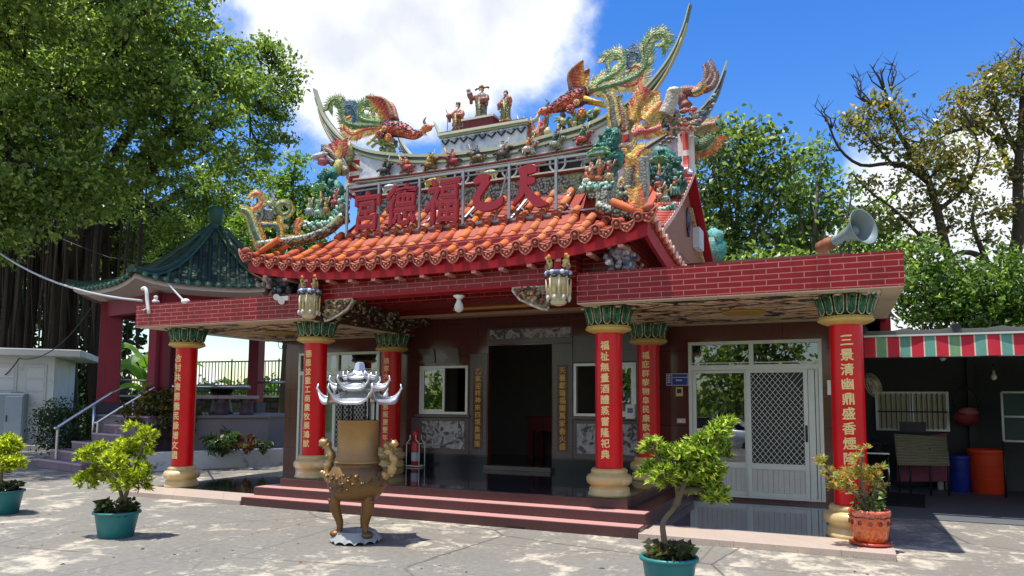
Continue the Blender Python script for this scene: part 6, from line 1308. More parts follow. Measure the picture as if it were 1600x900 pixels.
# ================================================================ PAVILION AND ITS TERRACE
pc_ = Vector((-10.9, 5.6, 0)); FZ = 1.22
view = Vector((pc_.x-CAMP[0], pc_.y-CAMP[1], 0)).normalized(); right = Vector((view.y, -view.x, 0))
AX = math.atan2(right.y, right.x)
t = thing('pavilion', 'open hexagonal pavilion with maroon pillars under a dark green tiled roof', 'pavilion', pc_, AX)
def hexp(r, k, z, ph=0.): a = k*PI/3+ph; return Vector((r*math.cos(a), r*math.sin(a), z))
m = MB(); m.lathe([(2.86, 0), (2.86, FZ-.05), (2.93, FZ-.048), (2.93, FZ)], seg=6, sm=False); m.build('platform', paint('grey_terrazzo', lin(138, 132, 134), .7, 0, .2, 1.5, .3, 30, .3), t)
for i, a in enumerate([PI, PI*4/3+.02, PI*2/3, PI/3-.06, 0]):
    r = 2.55; m = MB(); M4 = Matrix.Translation((r*math.cos(a), r*math.sin(a), 0)) @ Matrix.Rotation(a, 4, 'Z'); hz = 4.25
    m.box((-.30, -.17, FZ+.32), (.02, .17, hz), M=M4); m.box((.02, -.10, FZ+.32), (.22, .10, hz), M=M4); p = m.build('pillar', MAROON, t, .01); m = MB(); m.box((-.31, -.18, FZ-.02), (.23, .18, FZ+.318), M=M4); m.build('pillar_foot', paint('navy_foot', lin(40, 40, 56), .6), p)
m = MB()
for k in range(6): a, b = hexp(2.55, k, 4.05), hexp(2.55, k+1, 4.05); m.obox(a, b, .22, .42)
m.build('ring_beam', MAROON, t)
m = MB(); RE, ZE, ZA = 3.5, 4.42, 6.55; NS, NR_ = 11, 12
def pr(u):                                    # u 0 at apex .. 1 at eave: concave profile
    return .16+(RE-.16)*u, ZE+(ZA-ZE)*max(0., 1-u)**1.75
def proof(k, v, u):
    r, z = pr(u); a, b = hexp(r, k, z), hexp(r, k+1, z); e = abs(2*v-1); p = a.lerp(b, v); p *= 1.; p.z = z+.22*e**3*u**3; p.x *= 1; return p
tg = [lin(38, 54, 40), lin(44, 64, 46), lin(32, 46, 36), lin(58, 80, 60)]
for k in range(6):
    for i in range(NS):
        for j in range(NR_):
            q = [proof(k, i/NS, j/NR_), proof(k, (i+1)/NS, j/NR_), proof(k, (i+1)/NS, (j+1)/NR_+.015), proof(k, i/NS, (j+1)/NR_+.015)]; q[2].z += .02; q[3].z += .02
            m.poly(q, jit(random.choice(tg), .2)); m.poly([q[2], q[3], q[3]-Vector((0, 0, .045)), q[2]-Vector((0, 0, .045))], jit(tg[2], .2))
rf2 = m.build('tiled_roof', TILEG, t)
m = MB()
for k in range(6):
    for i in range(1, 15):
        v = i/15; u0 = max(.12, abs(2*v-1)*.0+.12)
        W0 = abs(v-.5)*RE; us = W0/ (RE*.62) if abs(v-.5) > .08 else .12
        us = min(.92, max(.14, (abs(v-.5)/.5)*.95)); 
        P = []
        for j in range(10):
            u = us+(1-us)*j/9; r, z = pr(u); half = r/2; off = (v-.5)*RE; vv = .5+off/(2*half) if half > 0 else .5; P.append(proof(k, min(1, max(0, vv)), u)+Vector((0, 0, .035)))
        m.tube([tuple(p) for p in P], .055, 7, jit(random.choice(tg), .2)); e = P[-1]; n_ = Vector((e.x, e.y, 0)).normalized(); m.tube([tuple(e), tuple(e+n_*.05)], [.075, .075], 10, lin(60, 104, 84)); m.blob(tuple(e+n_*.06), .035, lin(120, 150, 130), 6, 4)
m.build('barrel_tiles', TILEG, rf2)
for k in range(6):
    m = MB(); P = [proof(k, 0., u)+Vector((0, 0, .08)) for u in np.linspace(.03, 1.0, 16)]; P[-1] += Vector((P[-1].x, P[-1].y, 0)).normalized()*.12
    m.tube([tuple(p) for p in P], .085, 8, lin(42, 66, 48), flat=1.3)
    for d in (-.09, .09):
        sd_ = Vector((-P[-1].y, P[-1].x, 0)).normalized()*d; m.tube([tuple(p+sd_-Vector((0, 0, .05))) for p in P], .05, 6, lin(50, 78, 58))
    m.build('hip_ridge', TILEG, rf2)
m = MB(); m.lathe([(.22, ZA-.06), (.17, ZA+.02), (.12, ZA+.06), (.15, ZA+.10), (.2, ZA+.30), (.215, ZA+.48), (.18, ZA+.60), (.10, ZA+.63), (.02, ZA+.64)], seg=18, c=lin(34, 76, 62)); m.tube([(.05, 0, ZA+.6), (-.12, 0, ZA+.63), (-.2, 0, ZA+.6)], [.02, .03, .02], 6, lin(120, 160, 150)); m.build('finial', TILEG, rf2)
m = MB()
for k in range(6):
    for i in range(NS):
        a, b = proof(k, i/NS, .985), proof(k, (i+1)/NS, .985); c, d = hexp(2.3, k, 4.2).lerp(hexp(2.3, k+1, 4.2), (i+1)/NS), hexp(2.3, k, 4.2).lerp(hexp(2.3, k+1, 4.2), i/NS)
        z_ = Vector((0, 0, .07)); m.poly([a-z_, b-z_, c, d]); m.poly([a, b, b-z_*1.8, a-z_*1.8])
m.build('eave_underside', paint('eave_render', lin(190, 176, 172), .8), t)
for (a0, b0, z) in ((2, 3, FZ+.95), (0, 1, FZ+.95)):
    m = MB(); A, B_ = hexp(2.5, a0, z), hexp(2.5, b0, z); m.tube([tuple(A), tuple(B_)], .035, 8); m.build('rail', STEEL, t)
# front rail seen through the porch
t2 = thing('guard_rail', 'horizontal steel pipe rail between the front pavilion pillars', 'rail', PD(365, 604, 19.3)); m = MB(); o = Vector(t2.location); a, b = Vector(PD(272, 604, 19.6))-o, Vector(PD(386, 604, 19.2))-o; m.tube([tuple(a), tuple(b)], .035, 8); m.blob(tuple(a), .06, seg=8, rings=6); m.blob(tuple(b), .05, seg=8, rings=6); m.build('pipe', STEEL, t2)
STN = paint('stone_bench', lin(170, 150, 150), .6, 0, .2, 3, .2, 30)
c = Vector(PD(345, 650, 20.5)); t2 = thing('stone_table', 'grey round stone table in the pavilion behind the bench', 'table', (c.x, c.y, FZ)); m = MB(); m.lathe([(.75, .70), (.78, .74), (.78, .80), (.72, .82)], seg=28); m.build('top', paint('table_grey', lin(120, 124, 120), .5), t2); m = MB(); m.lathe([(.34, 0), (.30, .1), (.24, .4), (.32, .70)], seg=20); m.build('foot', DARKMET, t2)
c = Vector(PD(345, 650, 19.4)); t2 = thing('stone_bench', 'long pale stone bench under the pavilion rail', 'bench', (c.x, c.y, FZ), AX); m = MB(); m.box((-.1, -.2, .42), (.95, .2, .52)); m.box((-1.05, -.2, .42), (-.1, .2, .52)); m.build('seat', STN, t2, .02)
for x in (-.65, 0, .65): m = MB(); m.lathe([(.2, 0), (.16, .08), (.15, .3), (.19, .418)], (x, 0, 0), 16); m.build('leg', paint('bench_leg', lin(84, 60, 66), .6), t2)
# steps up to the pavilion and the handrails
S0 = Vector((-12.0, 1.62, 0)); dirn = Vector((.22, .975, 0)).normalized(); side = Vector((dirn.y, -dirn.x, 0))
t2 = thing('pavilion_steps', 'mauve tiled steps climbing to the pavilion between two steel handrails', 'steps', tuple(S0), math.atan2(side.y, side.x))
MAU = brick_mat('mauve_step_tile', lin(134, 112, 124), lin(120, 100, 112), lin(96, 80, 90), .6, .3, .006, .5, .4, 0.)
n = 6; hr = FZ/n; NOS = paint('pale_nosing', lin(176, 156, 164), .6)
for k in range(n):
    m = MB(); x0 = -.15 if k < 2 else (.35 if k < 3 else .75); m.box((x0, .28*k, 0), (2.3, .28*n+.5, hr*(k+1)-(.0 if k < n-1 else .004))); sp_ = m.build('step', MAU, t2, .012); m = MB(); m.box((x0, .28*k-.012, hr*(k+1)-.035), (2.3, .28*k+.05, hr*(k+1)+.004)); m.build('nosing', NOS, sp_)
def hrail(label, foot, top, mid):
    f, p, q = Vector(foot), Vector(top), Vector(mid); t3 = thing('handrail', label, 'handrail', (f.x, f.y, 0)); o = Vector(t3.location); m = MB()
    kne = Vector((f.x, f.y, f.z+.95)); m.tube([tuple(Vector(v)-o) for v in smooth_path([(f.x, f.y, f.z-.1), tuple(kne-Vector((0, 0, .08))), tuple(kne+(p-kne)*.03), tuple(p)], 22)], .034, 9); m.build('rail', STEEL, t3)
    m = MB(); h = kne.lerp(p, q.z); m.tube([tuple(h-o), (h.x-o.x, h.y-o.y, q.x)], .028, 8); m.build('post', STEEL, t3)
f = S0+side*.05; pt = S0+dirn*2.3+side*(.1)
hrail('left steel handrail of the pavilion steps, bent down to the ground', PZ(87, 731), PD(186, 607, 18.2), (.4, 0, .58))
hrail('right steel handrail of the pavilion steps, nearer the red columns', PD(150, 722, 17.3), PD(242, 605, 17.6), (.5, 0, .62))
# low whitewashed planter wall and its plants
A, Bq = Vector(PZ(205, 738)), Vector(PZ(440, 727)); d = (Bq-A); L_ = d.length
t2 = thing('planter_wall', 'low stained whitewashed planter wall behind the far left column', 'wall', tuple(A), math.atan2(d.y, d.x)); m = MB(); m.box((0, 0, -.05), (L_+.4, .22, .42)); m.build('wall', PLWALL, t2, .02); m = MB(); m.box((.0, .222, 0), (L_+.4, 1.6, .33)); m.build('soil', SOIL, t2)
m = MB(); m.box((L_*.35, 1.62, 0), (L_+2.5, 1.8, 1.16)); m.build('terrace_wall', paint('grey_stained_wall', lin(104, 104, 102), .85, 0, .25, 1.2, .4, 20, .3, None, (1.5, lin(70, 72, 66), .5)), t2)
def bush(name, label, px, py, dep, r, pal, n, ls, flat=.75, wts=None, cat='shrub', base_z=None, aspect=.5):
    c = Vector(PD(px, py, dep)); t3 = thing(name, label, cat, (c.x, c.y, base_z if base_z is not None else c.z-r*.9)); o = Vector(t3.location)
    m = MB()
    for k in range(5): a = random.uniform(0, 2*PI); m.tube([(0, 0, 0), tuple((c-o)*.5+Vector((math.cos(a)*r*.3, math.sin(a)*r*.3, 0))), tuple((c-o)+Vector((math.cos(a)*r*.6, math.sin(a)*r*.6, r*.4)))], [.03, .02, .006], 5, lin(80, 70, 58))
    m.build('stem', WOOD, t3); P, _ = clump_pts(c-o, (r, r, r*flat), max(6, n//18), 18, r*.13, .7, .35); leaf_obj('foliage', P, ls, pal, LEAF, t3, aspect, .6, None, .2, wts); return t3
DG = [lin(34, 56, 28), lin(50, 76, 36), lin(66, 92, 44), lin(44, 66, 34)]
bush('croton_shrub', 'rounded shrub with orange and dark green leaves behind the far left column', 252, 650, 17.7, .82, [lin(120, 84, 30), lin(150, 96, 36), lin(54, 66, 30), lin(70, 80, 36), lin(90, 100, 40)], 4200, .12, .8, [.14, .1, .3, .26, .2], base_z=.2)
bush('clipped_shrub', 'dark clipped shrub in the shade between the white hut and the handrail', 104, 668, 18.9, .78, DG, 5200, .07, .95, base_z=0)
bush('planter_plant', 'green strappy plant in the planter between the left columns', 348, 688, 17.0, .42, [lin(60, 84, 40), lin(84, 110, 52), lin(46, 66, 32)], 700, .2, .6, aspect=.18, cat='plant'); bush('planter_plant', 'reddish leaved plant at the dark wall end of the planter', 385, 692, 17.0, .28, [lin(110, 60, 50), lin(84, 46, 44), lin(90, 90, 50)], 340, .16, .7, aspect=.3, cat='plant'); bush('planter_plant', 'small dark plant at the end of the planter near the granite wall', 412, 697, 17.0, .2, DG, 260, .12, .7, aspect=.25, cat='plant')
# rock wall and iron fence at the yard edge
A, Bq = Vector(PD(150, 655, 30)), Vector(PD(470, 655, 27)); A.z = Bq.z = 0; d = Bq-A; L_ = d.length; ang = math.atan2(d.y, d.x)
t2 = thing('retaining_wall', 'dark stone retaining wall under the iron fence beyond the pavilion', 'wall', (A.x, A.y, 0), ang); m = MB(); m.box((0, 0, 0), (L_, .4, 1.72)); m.build('stonework', STONEWALL, t2); m = MB(); m.box((0, -.03, 1.722), (L_, .43, 1.8)); m.build('coping', CONC, t2)
t2 = thing('iron_fence', 'black iron picket fence along the stone wall behind the pavilion', 'fence', (A.x, A.y, 1.8), ang)
for z in (.14, 1.30): m = MB(); m.box((0, .18, z), (L_, .23, z+.05)); m.build('rail', DARKMET, t2)
n = int(L_/.155)
for k in range(n): m = MB(); x = k*.155; w = .02 if k % 14 else .05; m.box((x-w/2, .19, 0), (x+w/2, .22, 1.34 if k % 14 else 1.42)); m.build('picket', DARKMET, t2)
BG = [lin(110, 150, 60), lin(140, 176, 76), lin(90, 126, 50), lin(160, 190, 100)]
for i, (px, py, r) in enumerate([(300, 640, 1.3), (345, 632, 1.5), (395, 630, 1.4), (430, 628, 1.6), (480, 630, 1.6)]):
    bush('field_shrub', ['bright green shrub beyond the fence, left of the far left column', 'bright green shrub beyond the fence just right of the far left column', 'bright green shrub behind the fence by the rear pavilion pillar', 'bright green shrub behind the fence beside the dark granite wall end', 'bright green shrub hidden mostly by the temple wall beyond the fence'][i], px, py, 33+i*.4, r, BG, 1500, .2, .8, base_z=0)
# banana plant
b = Vector(PD(228, 660, 24)); t2 = thing('banana_plant', 'banana plant with broad bright leaves behind the pavilion', 'plant', (b.x, b.y, 0)); m = MB(); m.tube([(0, 0, 0), (.05, 0, 1.5), (0, 0, 2.7)], [.16, .13, .07], 10, lin(120, 130, 76)); m.build('stalk', MATTE, t2)
for k in range(15):
    m = MB(); a = 2.4*k; Lf = random.uniform(1.1, 1.8); up_ = random.uniform(.3, 1.2); d = Vector((math.cos(a), math.sin(a), 0)); z0 = 1.7+.09*k; P = smooth_path([(0, 0, z0), tuple(d*Lf*.4+Vector((0, 0, z0+up_*.6))), tuple(d*Lf*.8+Vector((0, 0, z0+up_*.6))), tuple(d*Lf*1.1+Vector((0, 0, z0+up_*.1)))], 12); s_ = Vector((-d.y, d.x, 0)); c_ = random.choice([lin(120, 160, 70), lin(150, 186, 90), lin(96, 136, 56)])
    for i in range(11):
        w0, w1 = [.26*math.sin(PI*min(1, (q+.6)/11.6))**.7 for q in (i, i+1)]; p, q = Vector(P[i]), Vector(P[i+1])
        for e in (-1, 1): m.poly([p, q, q+s_*e*w1-Vector((0, 0, w1*.5)), p+s_*e*w0-Vector((0, 0, w0*.5))], jit(c_, .12))
    m.tube(P, [.025-.0018*i for i in range(12)], 5, lin(160, 180, 110)); m.build('leaf', LEAF, t2)

# ================================================================ WHITE HUT
Hc = Vector(PD(78, 700, 23.6)); Hc.z = 0
t = thing('utility_hut', 'small whitewashed concrete hut with flat roof at the left edge', 'hut', tuple(Hc), AX)
m = MB(); m.box((-6.2, 0, -.3), (0, 4, 3.0)); m.build('walls', HUTW, t); m = MB(); m.box((-6.4, -.6, 3.003), (.82, 4.2, 3.22)); m.build('roof_slab', paint('slab_white', lin(204, 204, 200), .8, 0, .15, 2, .3, 20, .3, None, (3, lin(130, 128, 122), .6)), t, .02)
m = MB(); m.box((-6.5, -1.0, -.3), (.35, -.002, .16)); m.build('plinth', BLOCKWALL, t)
for x0 in (-1.62, -.80):
    m = MB(); m.box((x0, -.03, .48), (x0+.60, .02, 2.75)); dr = m.build('shutter_door', paint('door_white', lin(196, 200, 204), .7, 0, .08), t, .01)
    m = MB()
    for k in range(5): z = .62+k*.42; m.box((x0+.07, -.045, z), (x0+.53, -.028, z+.33))
    m.build('door_panel', paint('panel_white', lin(206, 210, 214), .7, 0, .08), dr, .012); m = MB(); m.blob((x0+.06, -.07, 1.55), .045, seg=8, rings=6); m.build('padlock', DARKMET, dr)
m = MB(); m.box((-1.16, -.05, .4), (-.84, -.028, 1.85)); m.build('block_infill', BLOCKWALL, t)
e = Vector(PD(16, 700, 22.9)); t2 = thing('electrical_cabinet', 'grey steel electrical cabinet in front of the white hut', 'cabinet', (e.x, e.y, 0), AX); m = MB(); m.box((-.7, -.3, .1), (.36, .28, 1.78)); m.build('cabinet_body', paint('cabinet_grey', lin(126, 140, 152), .5, .2, .1), t2, .02); m = MB(); m.box((-.13, -.325, .2), (.32, -.302, 1.7)); dr = m.build('door', paint('cabinet_door', lin(138, 152, 166), .5, .2, .1), t2, .008); m = MB(); m.box((-.1, -.35, .9), (-.07, -.326, 1.1)); m.build('handle', DARKMET, dr)
m = MB(); m.box((-.75, -.34, 0), (.4, .3, .098)); m.build('footing', CONC, t2)

# ================================================================ SHED ON THE RIGHT
YA = 2.8; t = thing('lean_to_shed', 'dark open lean-to shed with corrugated roof beside the temple', 'shed', (6.0, YA, 0))
m = MB()
for k in range(46):
    x0, x1 = k*.15-.35, (k+1)*.15-.35; h = lambda x: .028 if int(round((x+.35)/.15)) % 4 == 0 else 0.
    m.poly([(x0, -.25, 2.70+h(x0)), (x1, -.25, 2.70+h(x1)), (x1, 4.6, 3.0+h(x1)), (x0, 4.6, 3.0+h(x0))]); m.poly([(x0, -.25, 2.70+h(x0)), (x0, -.25, 2.62), (x1, -.25, 2.62), (x1, -.25, 2.70+h(x1))])
m.build('roof_sheet', paint('roof_sheet_grey', lin(110, 108, 104), .7, .1, .2, 2, .2, 20), t)
m = MB()
for k in range(6): m.tube([(-.3+k*1.2, -.30, 2.72), (-.3+k*1.2, 0, 2.745)], .06, 7)
m.box((-.3, -.12, 2.46), (6.6, -.04, 2.60)); m.box((-.3, 1.2, 2.52), (6.6, 1.3, 2.66)); m.box((-.3, 2.4, 2.56), (6.6, 2.5, 2.72)); m.build('purlin', DARKMET, t)
m = MB(); m.box((-.34, 4.0, 0), (6.6, 4.1, 3.0)); m.build('back_wall', paint('shed_wall_grey', lin(74, 76, 78), .8, 0, .3, 1.5), t)
m = MB(); m.box((6.5, 0, 0), (6.6, 4.0, 3.0)); m.build('side_wall', paint('shed_wall_side', lin(64, 66, 70), .8, 0, .3, 1.5), t)
for x in (1.62, 6.4): m = MB(); m.box((x-.06, 3.86, 0), (x+.06, 3.98, 2.6)); m.build('post', DARKMET, t)
tag(bpy.data.objects.new('x', None)) if False else None
m = MB(); m.box((5.86, 2.3, .004), (12.6, 6.9, .012)); tag(m.build('shed_floor', SHEDFLOOR), kind='structure')
def SP_(px, py, y): q = PY(px, py, y); return q
t2 = thing('awning_valance', 'red and green striped awning valance along the front of the shed', 'awning', (5.7, YA-.32, 2.3)); m = MB(); x = 0.; k = 0; N_ = 0
rdc, grc, wh = lin(186, 26, 50), lin(92, 146, 132), lin(206, 192, 164)
while x < 6.4:
    for (w, c) in ((.15, rdc), (.018, wh), (.125, grc if k % 3 else lin(110, 150, 110)), (.018, wh)):
        seg = 3
        for s in range(seg):
            xa, xb = x+w*s/seg, x+w*(s+1)/seg; f = lambda q: -.012*math.sin(q*9); m.poly([(xa, f(xa), .30), (xb, f(xb), .30), (xb, f(xb)-.03, .0), (xa, f(xa)-.03, .0)], jit(c, .04)); m.poly([(xa, f(xa)+.01, .30), (xa, f(xa)-.02, .0), (xb, f(xb)-.02, .0), (xb, f(xb)+.01, .30)], c)
        x += w
    k += 1
m.build('striped_cloth', MATTE, t2); m = MB(); m.box((0, -.03, .302), (6.4, .02, .33)); m.build('head_rail', ALU, t2)
m = MB(); m.tube([(0, 0, 0), (6.4, 0, 0)], .012, 6); m.build('hem_rod', DARKMET, t2).location = (0, -.025, -.012)
for (px, py, y, lb) in ((1473, 560, 3.4, 'small bare bulb under the shed awning, the left one'), (1553, 590, 4.4, 'small bare bulb under the shed awning, deeper and further right')):
    q = PY(px, py, y); t2 = thing('bare_bulb', lb, 'lamp', q); m = MB(); m.lathe([(.02, .12), (.022, .06), (.045, .02), (.045, -.01), (.02, -.04)], seg=12); m.build('bulb', paint('clear_bulb', lin(190, 190, 184), .2), t2); m = MB(); m.tube([(0, 0, .12), (0, 0, .22)], .012, 6); m.build('cord', BLACK, t2)
# barred window in the back wall
yb = YA+3.99; a, b = PY(1369, 672, yb), PY(1481, 612, yb); t2 = thing('barred_window', 'bright barred window in the back wall of the shed', 'window', ((a[0]+b[0])/2, yb, a[2])); w, h = (b[0]-a[0])/2, b[2]-a[2]
m = MB()
for p, q in (((-w, 0), (w, .05)), ((-w, h-.05), (w, h)), ((-w, .05), (-w+.05, h-.05)), ((w-.05, .05), (w, h-.05)), ((-.03, .05), (.03, h-.05))): m.box((p[0], -.07, p[1]), (q[0], -.01, q[1]))
m.build('frame', ALU, t2); m = MB(); m.box((-w+.05, -.03, .05), (w-.05, -.02, h-.05)); m.build('pane', paint('frosted_cream', lin(226, 216, 186), .5, 0, .05), t2)
m = MB()
for k in range(13): x = -w+.1+k*(2*w-.2)/12; m.box((x-.008, -.09, .03), (x+.008, -.075, h-.03))
m.box((-w+.03, -.095, h*.47), (w-.03, -.078, h*.47+.025)); m.build('bars', DARKMET, t2)
def tub(name, label, cat, px0, px1, pyt, pyb, mat, y=None):
    g_ = PZ((px0+px1)/2, pyb, .012); d = dep_of(g_)+.25; r = (px1-px0)/2*d/FPX; h = PD((px0+px1)/2, pyt, d)[2]; t3 = thing(name, label, cat, (g_[0], g_[1]+.2, .012)); m = MB(); m.lathe([(r*.86, 0), (r*.9, .01), (r*.97, h*.85), (r*1.0, h*.9), (r*1.03, h*.92), (r*1.03, h*.97), (r*.98, h), (r*.93, h*.99), (r*.9, h*.2), (.01, h*.2)], seg=32, cap=False); m.build('barrel', mat, t3); m = MB()
    for z in (.33, .62): m.tube([(r*(.9+.08*z)*math.cos(q)*1.01, r*(.9+.08*z)*math.sin(q)*1.01, z*h) for q in np.linspace(0, 2*PI, 33)], .008, 5, cap=False)
    m.build('hoop', mat, t3); return t3
tub('plastic_barrel', 'orange red plastic barrel on the shed floor', 'barrel', 1521, 1572, 702, 772, paint('barrel_orange', lin(226, 70, 34), .45, 0, .15, 3, .1)); tub('plastic_barrel', 'dark blue plastic barrel left of the orange barrel', 'barrel', 1487, 1518, 712, 770, paint('barrel_blue', lin(26, 50, 150), .45, 0, .15, 3, .1))
# board on a frame, draped cloth
g_ = PZ(1440, 775, .012); d = dep_of(g_); t2 = thing('tilted_board', 'large tilted ribbed grey board propped on a stand before the barred window', 'board', (g_[0], g_[1], .012)); o = Vector(t2.location)
m = MB(); pts = [Vector(PD(a, b, d+e))-o for a, b, e in ((1396, 678, .25), (1478, 683, .25), (1483, 728, 0), (1402, 727, 0))]; nn = (pts[1]-pts[0]).cross(pts[2]-pts[0]).normalized(); m.slab(pts, .03, nrm=tuple(nn))
for k in range(11): u = (k+.5)/11; p, q = pts[0].lerp(pts[3], u), pts[1].lerp(pts[2], u); s_ = -nn if nn.dot(_fw_ := Vector(tuple(_fw))) > 0 else nn; m.tube([tuple(p+s_*.018), tuple(q+s_*.018)], .012, 5)
m.build('ribbed_sheet', paint('board_grey', lin(132, 126, 104), .7, 0, .15, 6, .1, 30), t2)
m = MB()
for a in (1404, 1421, 1452, 1480): p = Vector(PD(a, 700, d+.14))-o; m.tube([tuple(p), (p.x, p.y, 0)], .018, 6)
m.build('leg', DARKMET, t2)
t2 = thing('folded_table', 'maroon folding table leaning behind the tilted board', 'table', (g_[0], g_[1]+.5, .012)); o = Vector(t2.location); m = MB(); pts = [Vector(PD(a, b, d+.5))-o for a, b in ((1402, 752), (1483, 752), (1478, 676), (1402, 690))]; m.slab(pts, .04); m.build('table_top', paint('folded_maroon', lin(130, 50, 76), .5), t2)
m = MB(); q = Vector(PD(1425, 668, d+.5))-o; m.box((q.x-.2, q.y-.03, q.z-.08), (q.x+.22, q.y+.03, q.z+.1)); m.build('folded_leg', DARKMET, t2)
# green notice board with white frame, hanging things, fan, trolley
yk = 5.6; a, b = PY(1568, 690, yk), PY(1640, 614, yk); t2 = thing('green_board', 'dark green board in a white metal frame at the right picture edge', 'board', ((a[0]+b[0])/2, yk, 0.012)); w = (b[0]-a[0])/2; m = MB(); m.box((-w, -.01, a[2]), (w, .01, b[2])); m.build('panel', paint('board_green', lin(26, 56, 52), .6), t2); m = MB()
for p, q in (((-w, b[2]), (w, b[2])), ((-w, a[2]), (w, a[2])), ((-w, a[2]), (-w, b[2])), ((w, a[2]), (w, b[2])), ((-w, (a[2]+b[2])/2), (w, (a[2]+b[2])/2))): m.tube([(p[0], -.02, p[1]), (q[0], -.02, q[1])], .02, 6)
m.build('frame', WHITEP, t2); m = MB()
for x in (-w, w): m.tube([(x, 0, a[2]), (x, 0, 0)], .02, 6)
m.build('leg', DARKMET, t2)
q = PY(1510, 640, 6.3); t2 = thing('hanging_bag', 'red bag hanging on a hook beside the barred window', 'bag', (q[0], q[1], q[2]-.25)); m = MB(); m.blob((0, 0, .12), (.22, .12, .16), lin(150, 50, 56), 12, 8, .2); m.blob((.03, -.08, .22), (.16, .08, .08), lin(190, 110, 110), 10, 7, .25); m.build('bag', MATTE, t2); m = MB(); m.tube([(.2*math.cos(a), 0, .36+.3*math.sin(a)) for a in np.linspace(-.2, PI+.2, 15)], .02, 6); m.build('strap', BLACK, t2)
q = PY(1364, 602, 3.1); t2 = thing('wall_fan', 'dusty round wall fan behind the far right column', 'fan', q); ax = Vector((.75, -.6, .25)).normalized(); Q = ax.to_track_quat('Z', 'Y').to_matrix().to_4x4(); k = MB()
for r in (.04, .08, .12, .16, .19): k.tube([(r*math.cos(a), r*math.sin(a), .05*(1-(r/.2)**2)) for a in np.linspace(0, 2*PI, 25)], .004, 4, cap=False)
for j in range(28): a = 2*PI*j/28; k.tube([(0, 0, .055), (.12*math.cos(a), .12*math.sin(a), .04), (.2*math.cos(a), .2*math.sin(a), 0), (.12*math.cos(a), .12*math.sin(a), -.05)], .003, 4)
m = MB(); m.add(k, Q); m.build('cage', paint('fan_cage', lin(170, 160, 130), .5, .3), t2); k = MB()
for j in range(3):
    a = 2*PI*j/3; k.slab([(0, 0, 0), (.16*math.cos(a), .16*math.sin(a), .01), (.17*math.cos(a+.5), .17*math.sin(a+.5), .02), (.12*math.cos(a+.9), .12*math.sin(a+.9), .02)], .006)
m = MB(); m.add(k, Q); m.build('blades', paint('fan_blade', lin(150, 140, 110), .4), t2); k = MB(); k.lathe([(.05, -.02), (.06, -.08), (.04, -.16)], seg=14); m = MB(); m.add(k, Q); m.obox((0, 0, 0), tuple(-ax*.22+Vector((-.05, 0, -.15))), .04, .04); m.build('motor', DARKMET, t2)
g_ = Vector(PZ(1368, 770, .012)); d = dep_of(g_); t2 = thing('utility_trolley', 'small metal trolley with pots beside the far right column', 'trolley', (g_.x, g_.y, .012)); m = MB()
for x in (-.22, .22):
    for y in (-.15, .15): m.tube([(x, y, 0), (x, y, .72)], .016, 6)
for z in (.2, .72): m.box((-.24, -.17, z-.015), (.24, .17, z+.01))
m.build('frame', STEEL, t2); 
t2 = thing('cooking_pot', 'dark cooking pot on the metal trolley', 'pot', (g_.x, g_.y, .738)); m = MB(); m.lathe([(.14, 0), (.18, .04), (.19, .16), (.2, .165), (.2, .18), (.1, .22), (.03, .23), (.03, .26)], seg=20); m.build('pot_body', DARKMET, t2); m = MB()
for s in (-1, 1): m.tube([(s*.19, -.04, .12), (s*.24, 0, .13), (s*.19, .04, .12)], .012, 5)
m.build('handle', BLACK, t2)
t2 = thing('red_bucket', 'dark red bucket on the lower trolley shelf', 'bucket', (g_.x+.02, g_.y, .224)); m = MB(); m.lathe([(.11, 0), (.15, .28), (.155, .3), (.14, .3), (.1, .03)], seg=20, cap=False); m.build('bucket_body', paint('bucket_red', lin(120, 26, 40), .5), t2)
g_ = Vector(PZ(1410, 790, .012)); t2 = thing('black_mat', 'black folded rubber mat lying on the shed floor', 'mat', tuple(g_)); m = MB(); m.slab([(-.35, -.12, .02), (.3, -.15, .02), (.35, .3, .14), (-.3, .35, .16)], .04); m.build('mat', BLACK, t2)
for i, px in enumerate((1470, 1482)): q = Vector(PZ(px, 765, .012)); t2 = thing('plastic_bottle', 'white plastic bottle under the tilted board, ' + ('left' if i == 0 else 'right')+' one', 'bottle', tuple(q)); m = MB(); m.lathe([(.05, 0), (.055, .02), (.055, .13), (.02, .17), (.022, .2)], seg=14); m.build('bottle', WHITEP, t2)
m = MB(); m.tube(smooth_path([PY(1408, 500, 3.2), PY(1396, 490, 3.3), PY(1390, 478, 3.4), PY(1385, 495, 3.3), PY(1378, 500, 3.2)], 16), .015, 6); tag(m.build('white_hose', WHITEP), 'white hose curled over the shed roof edge beside the parapet', 'hose')
m = MB(); m.box((5.95, 3.1, 2.75), (6.1, 6.5, 2.95)); m.build('gutter_board', FASCIA, T)
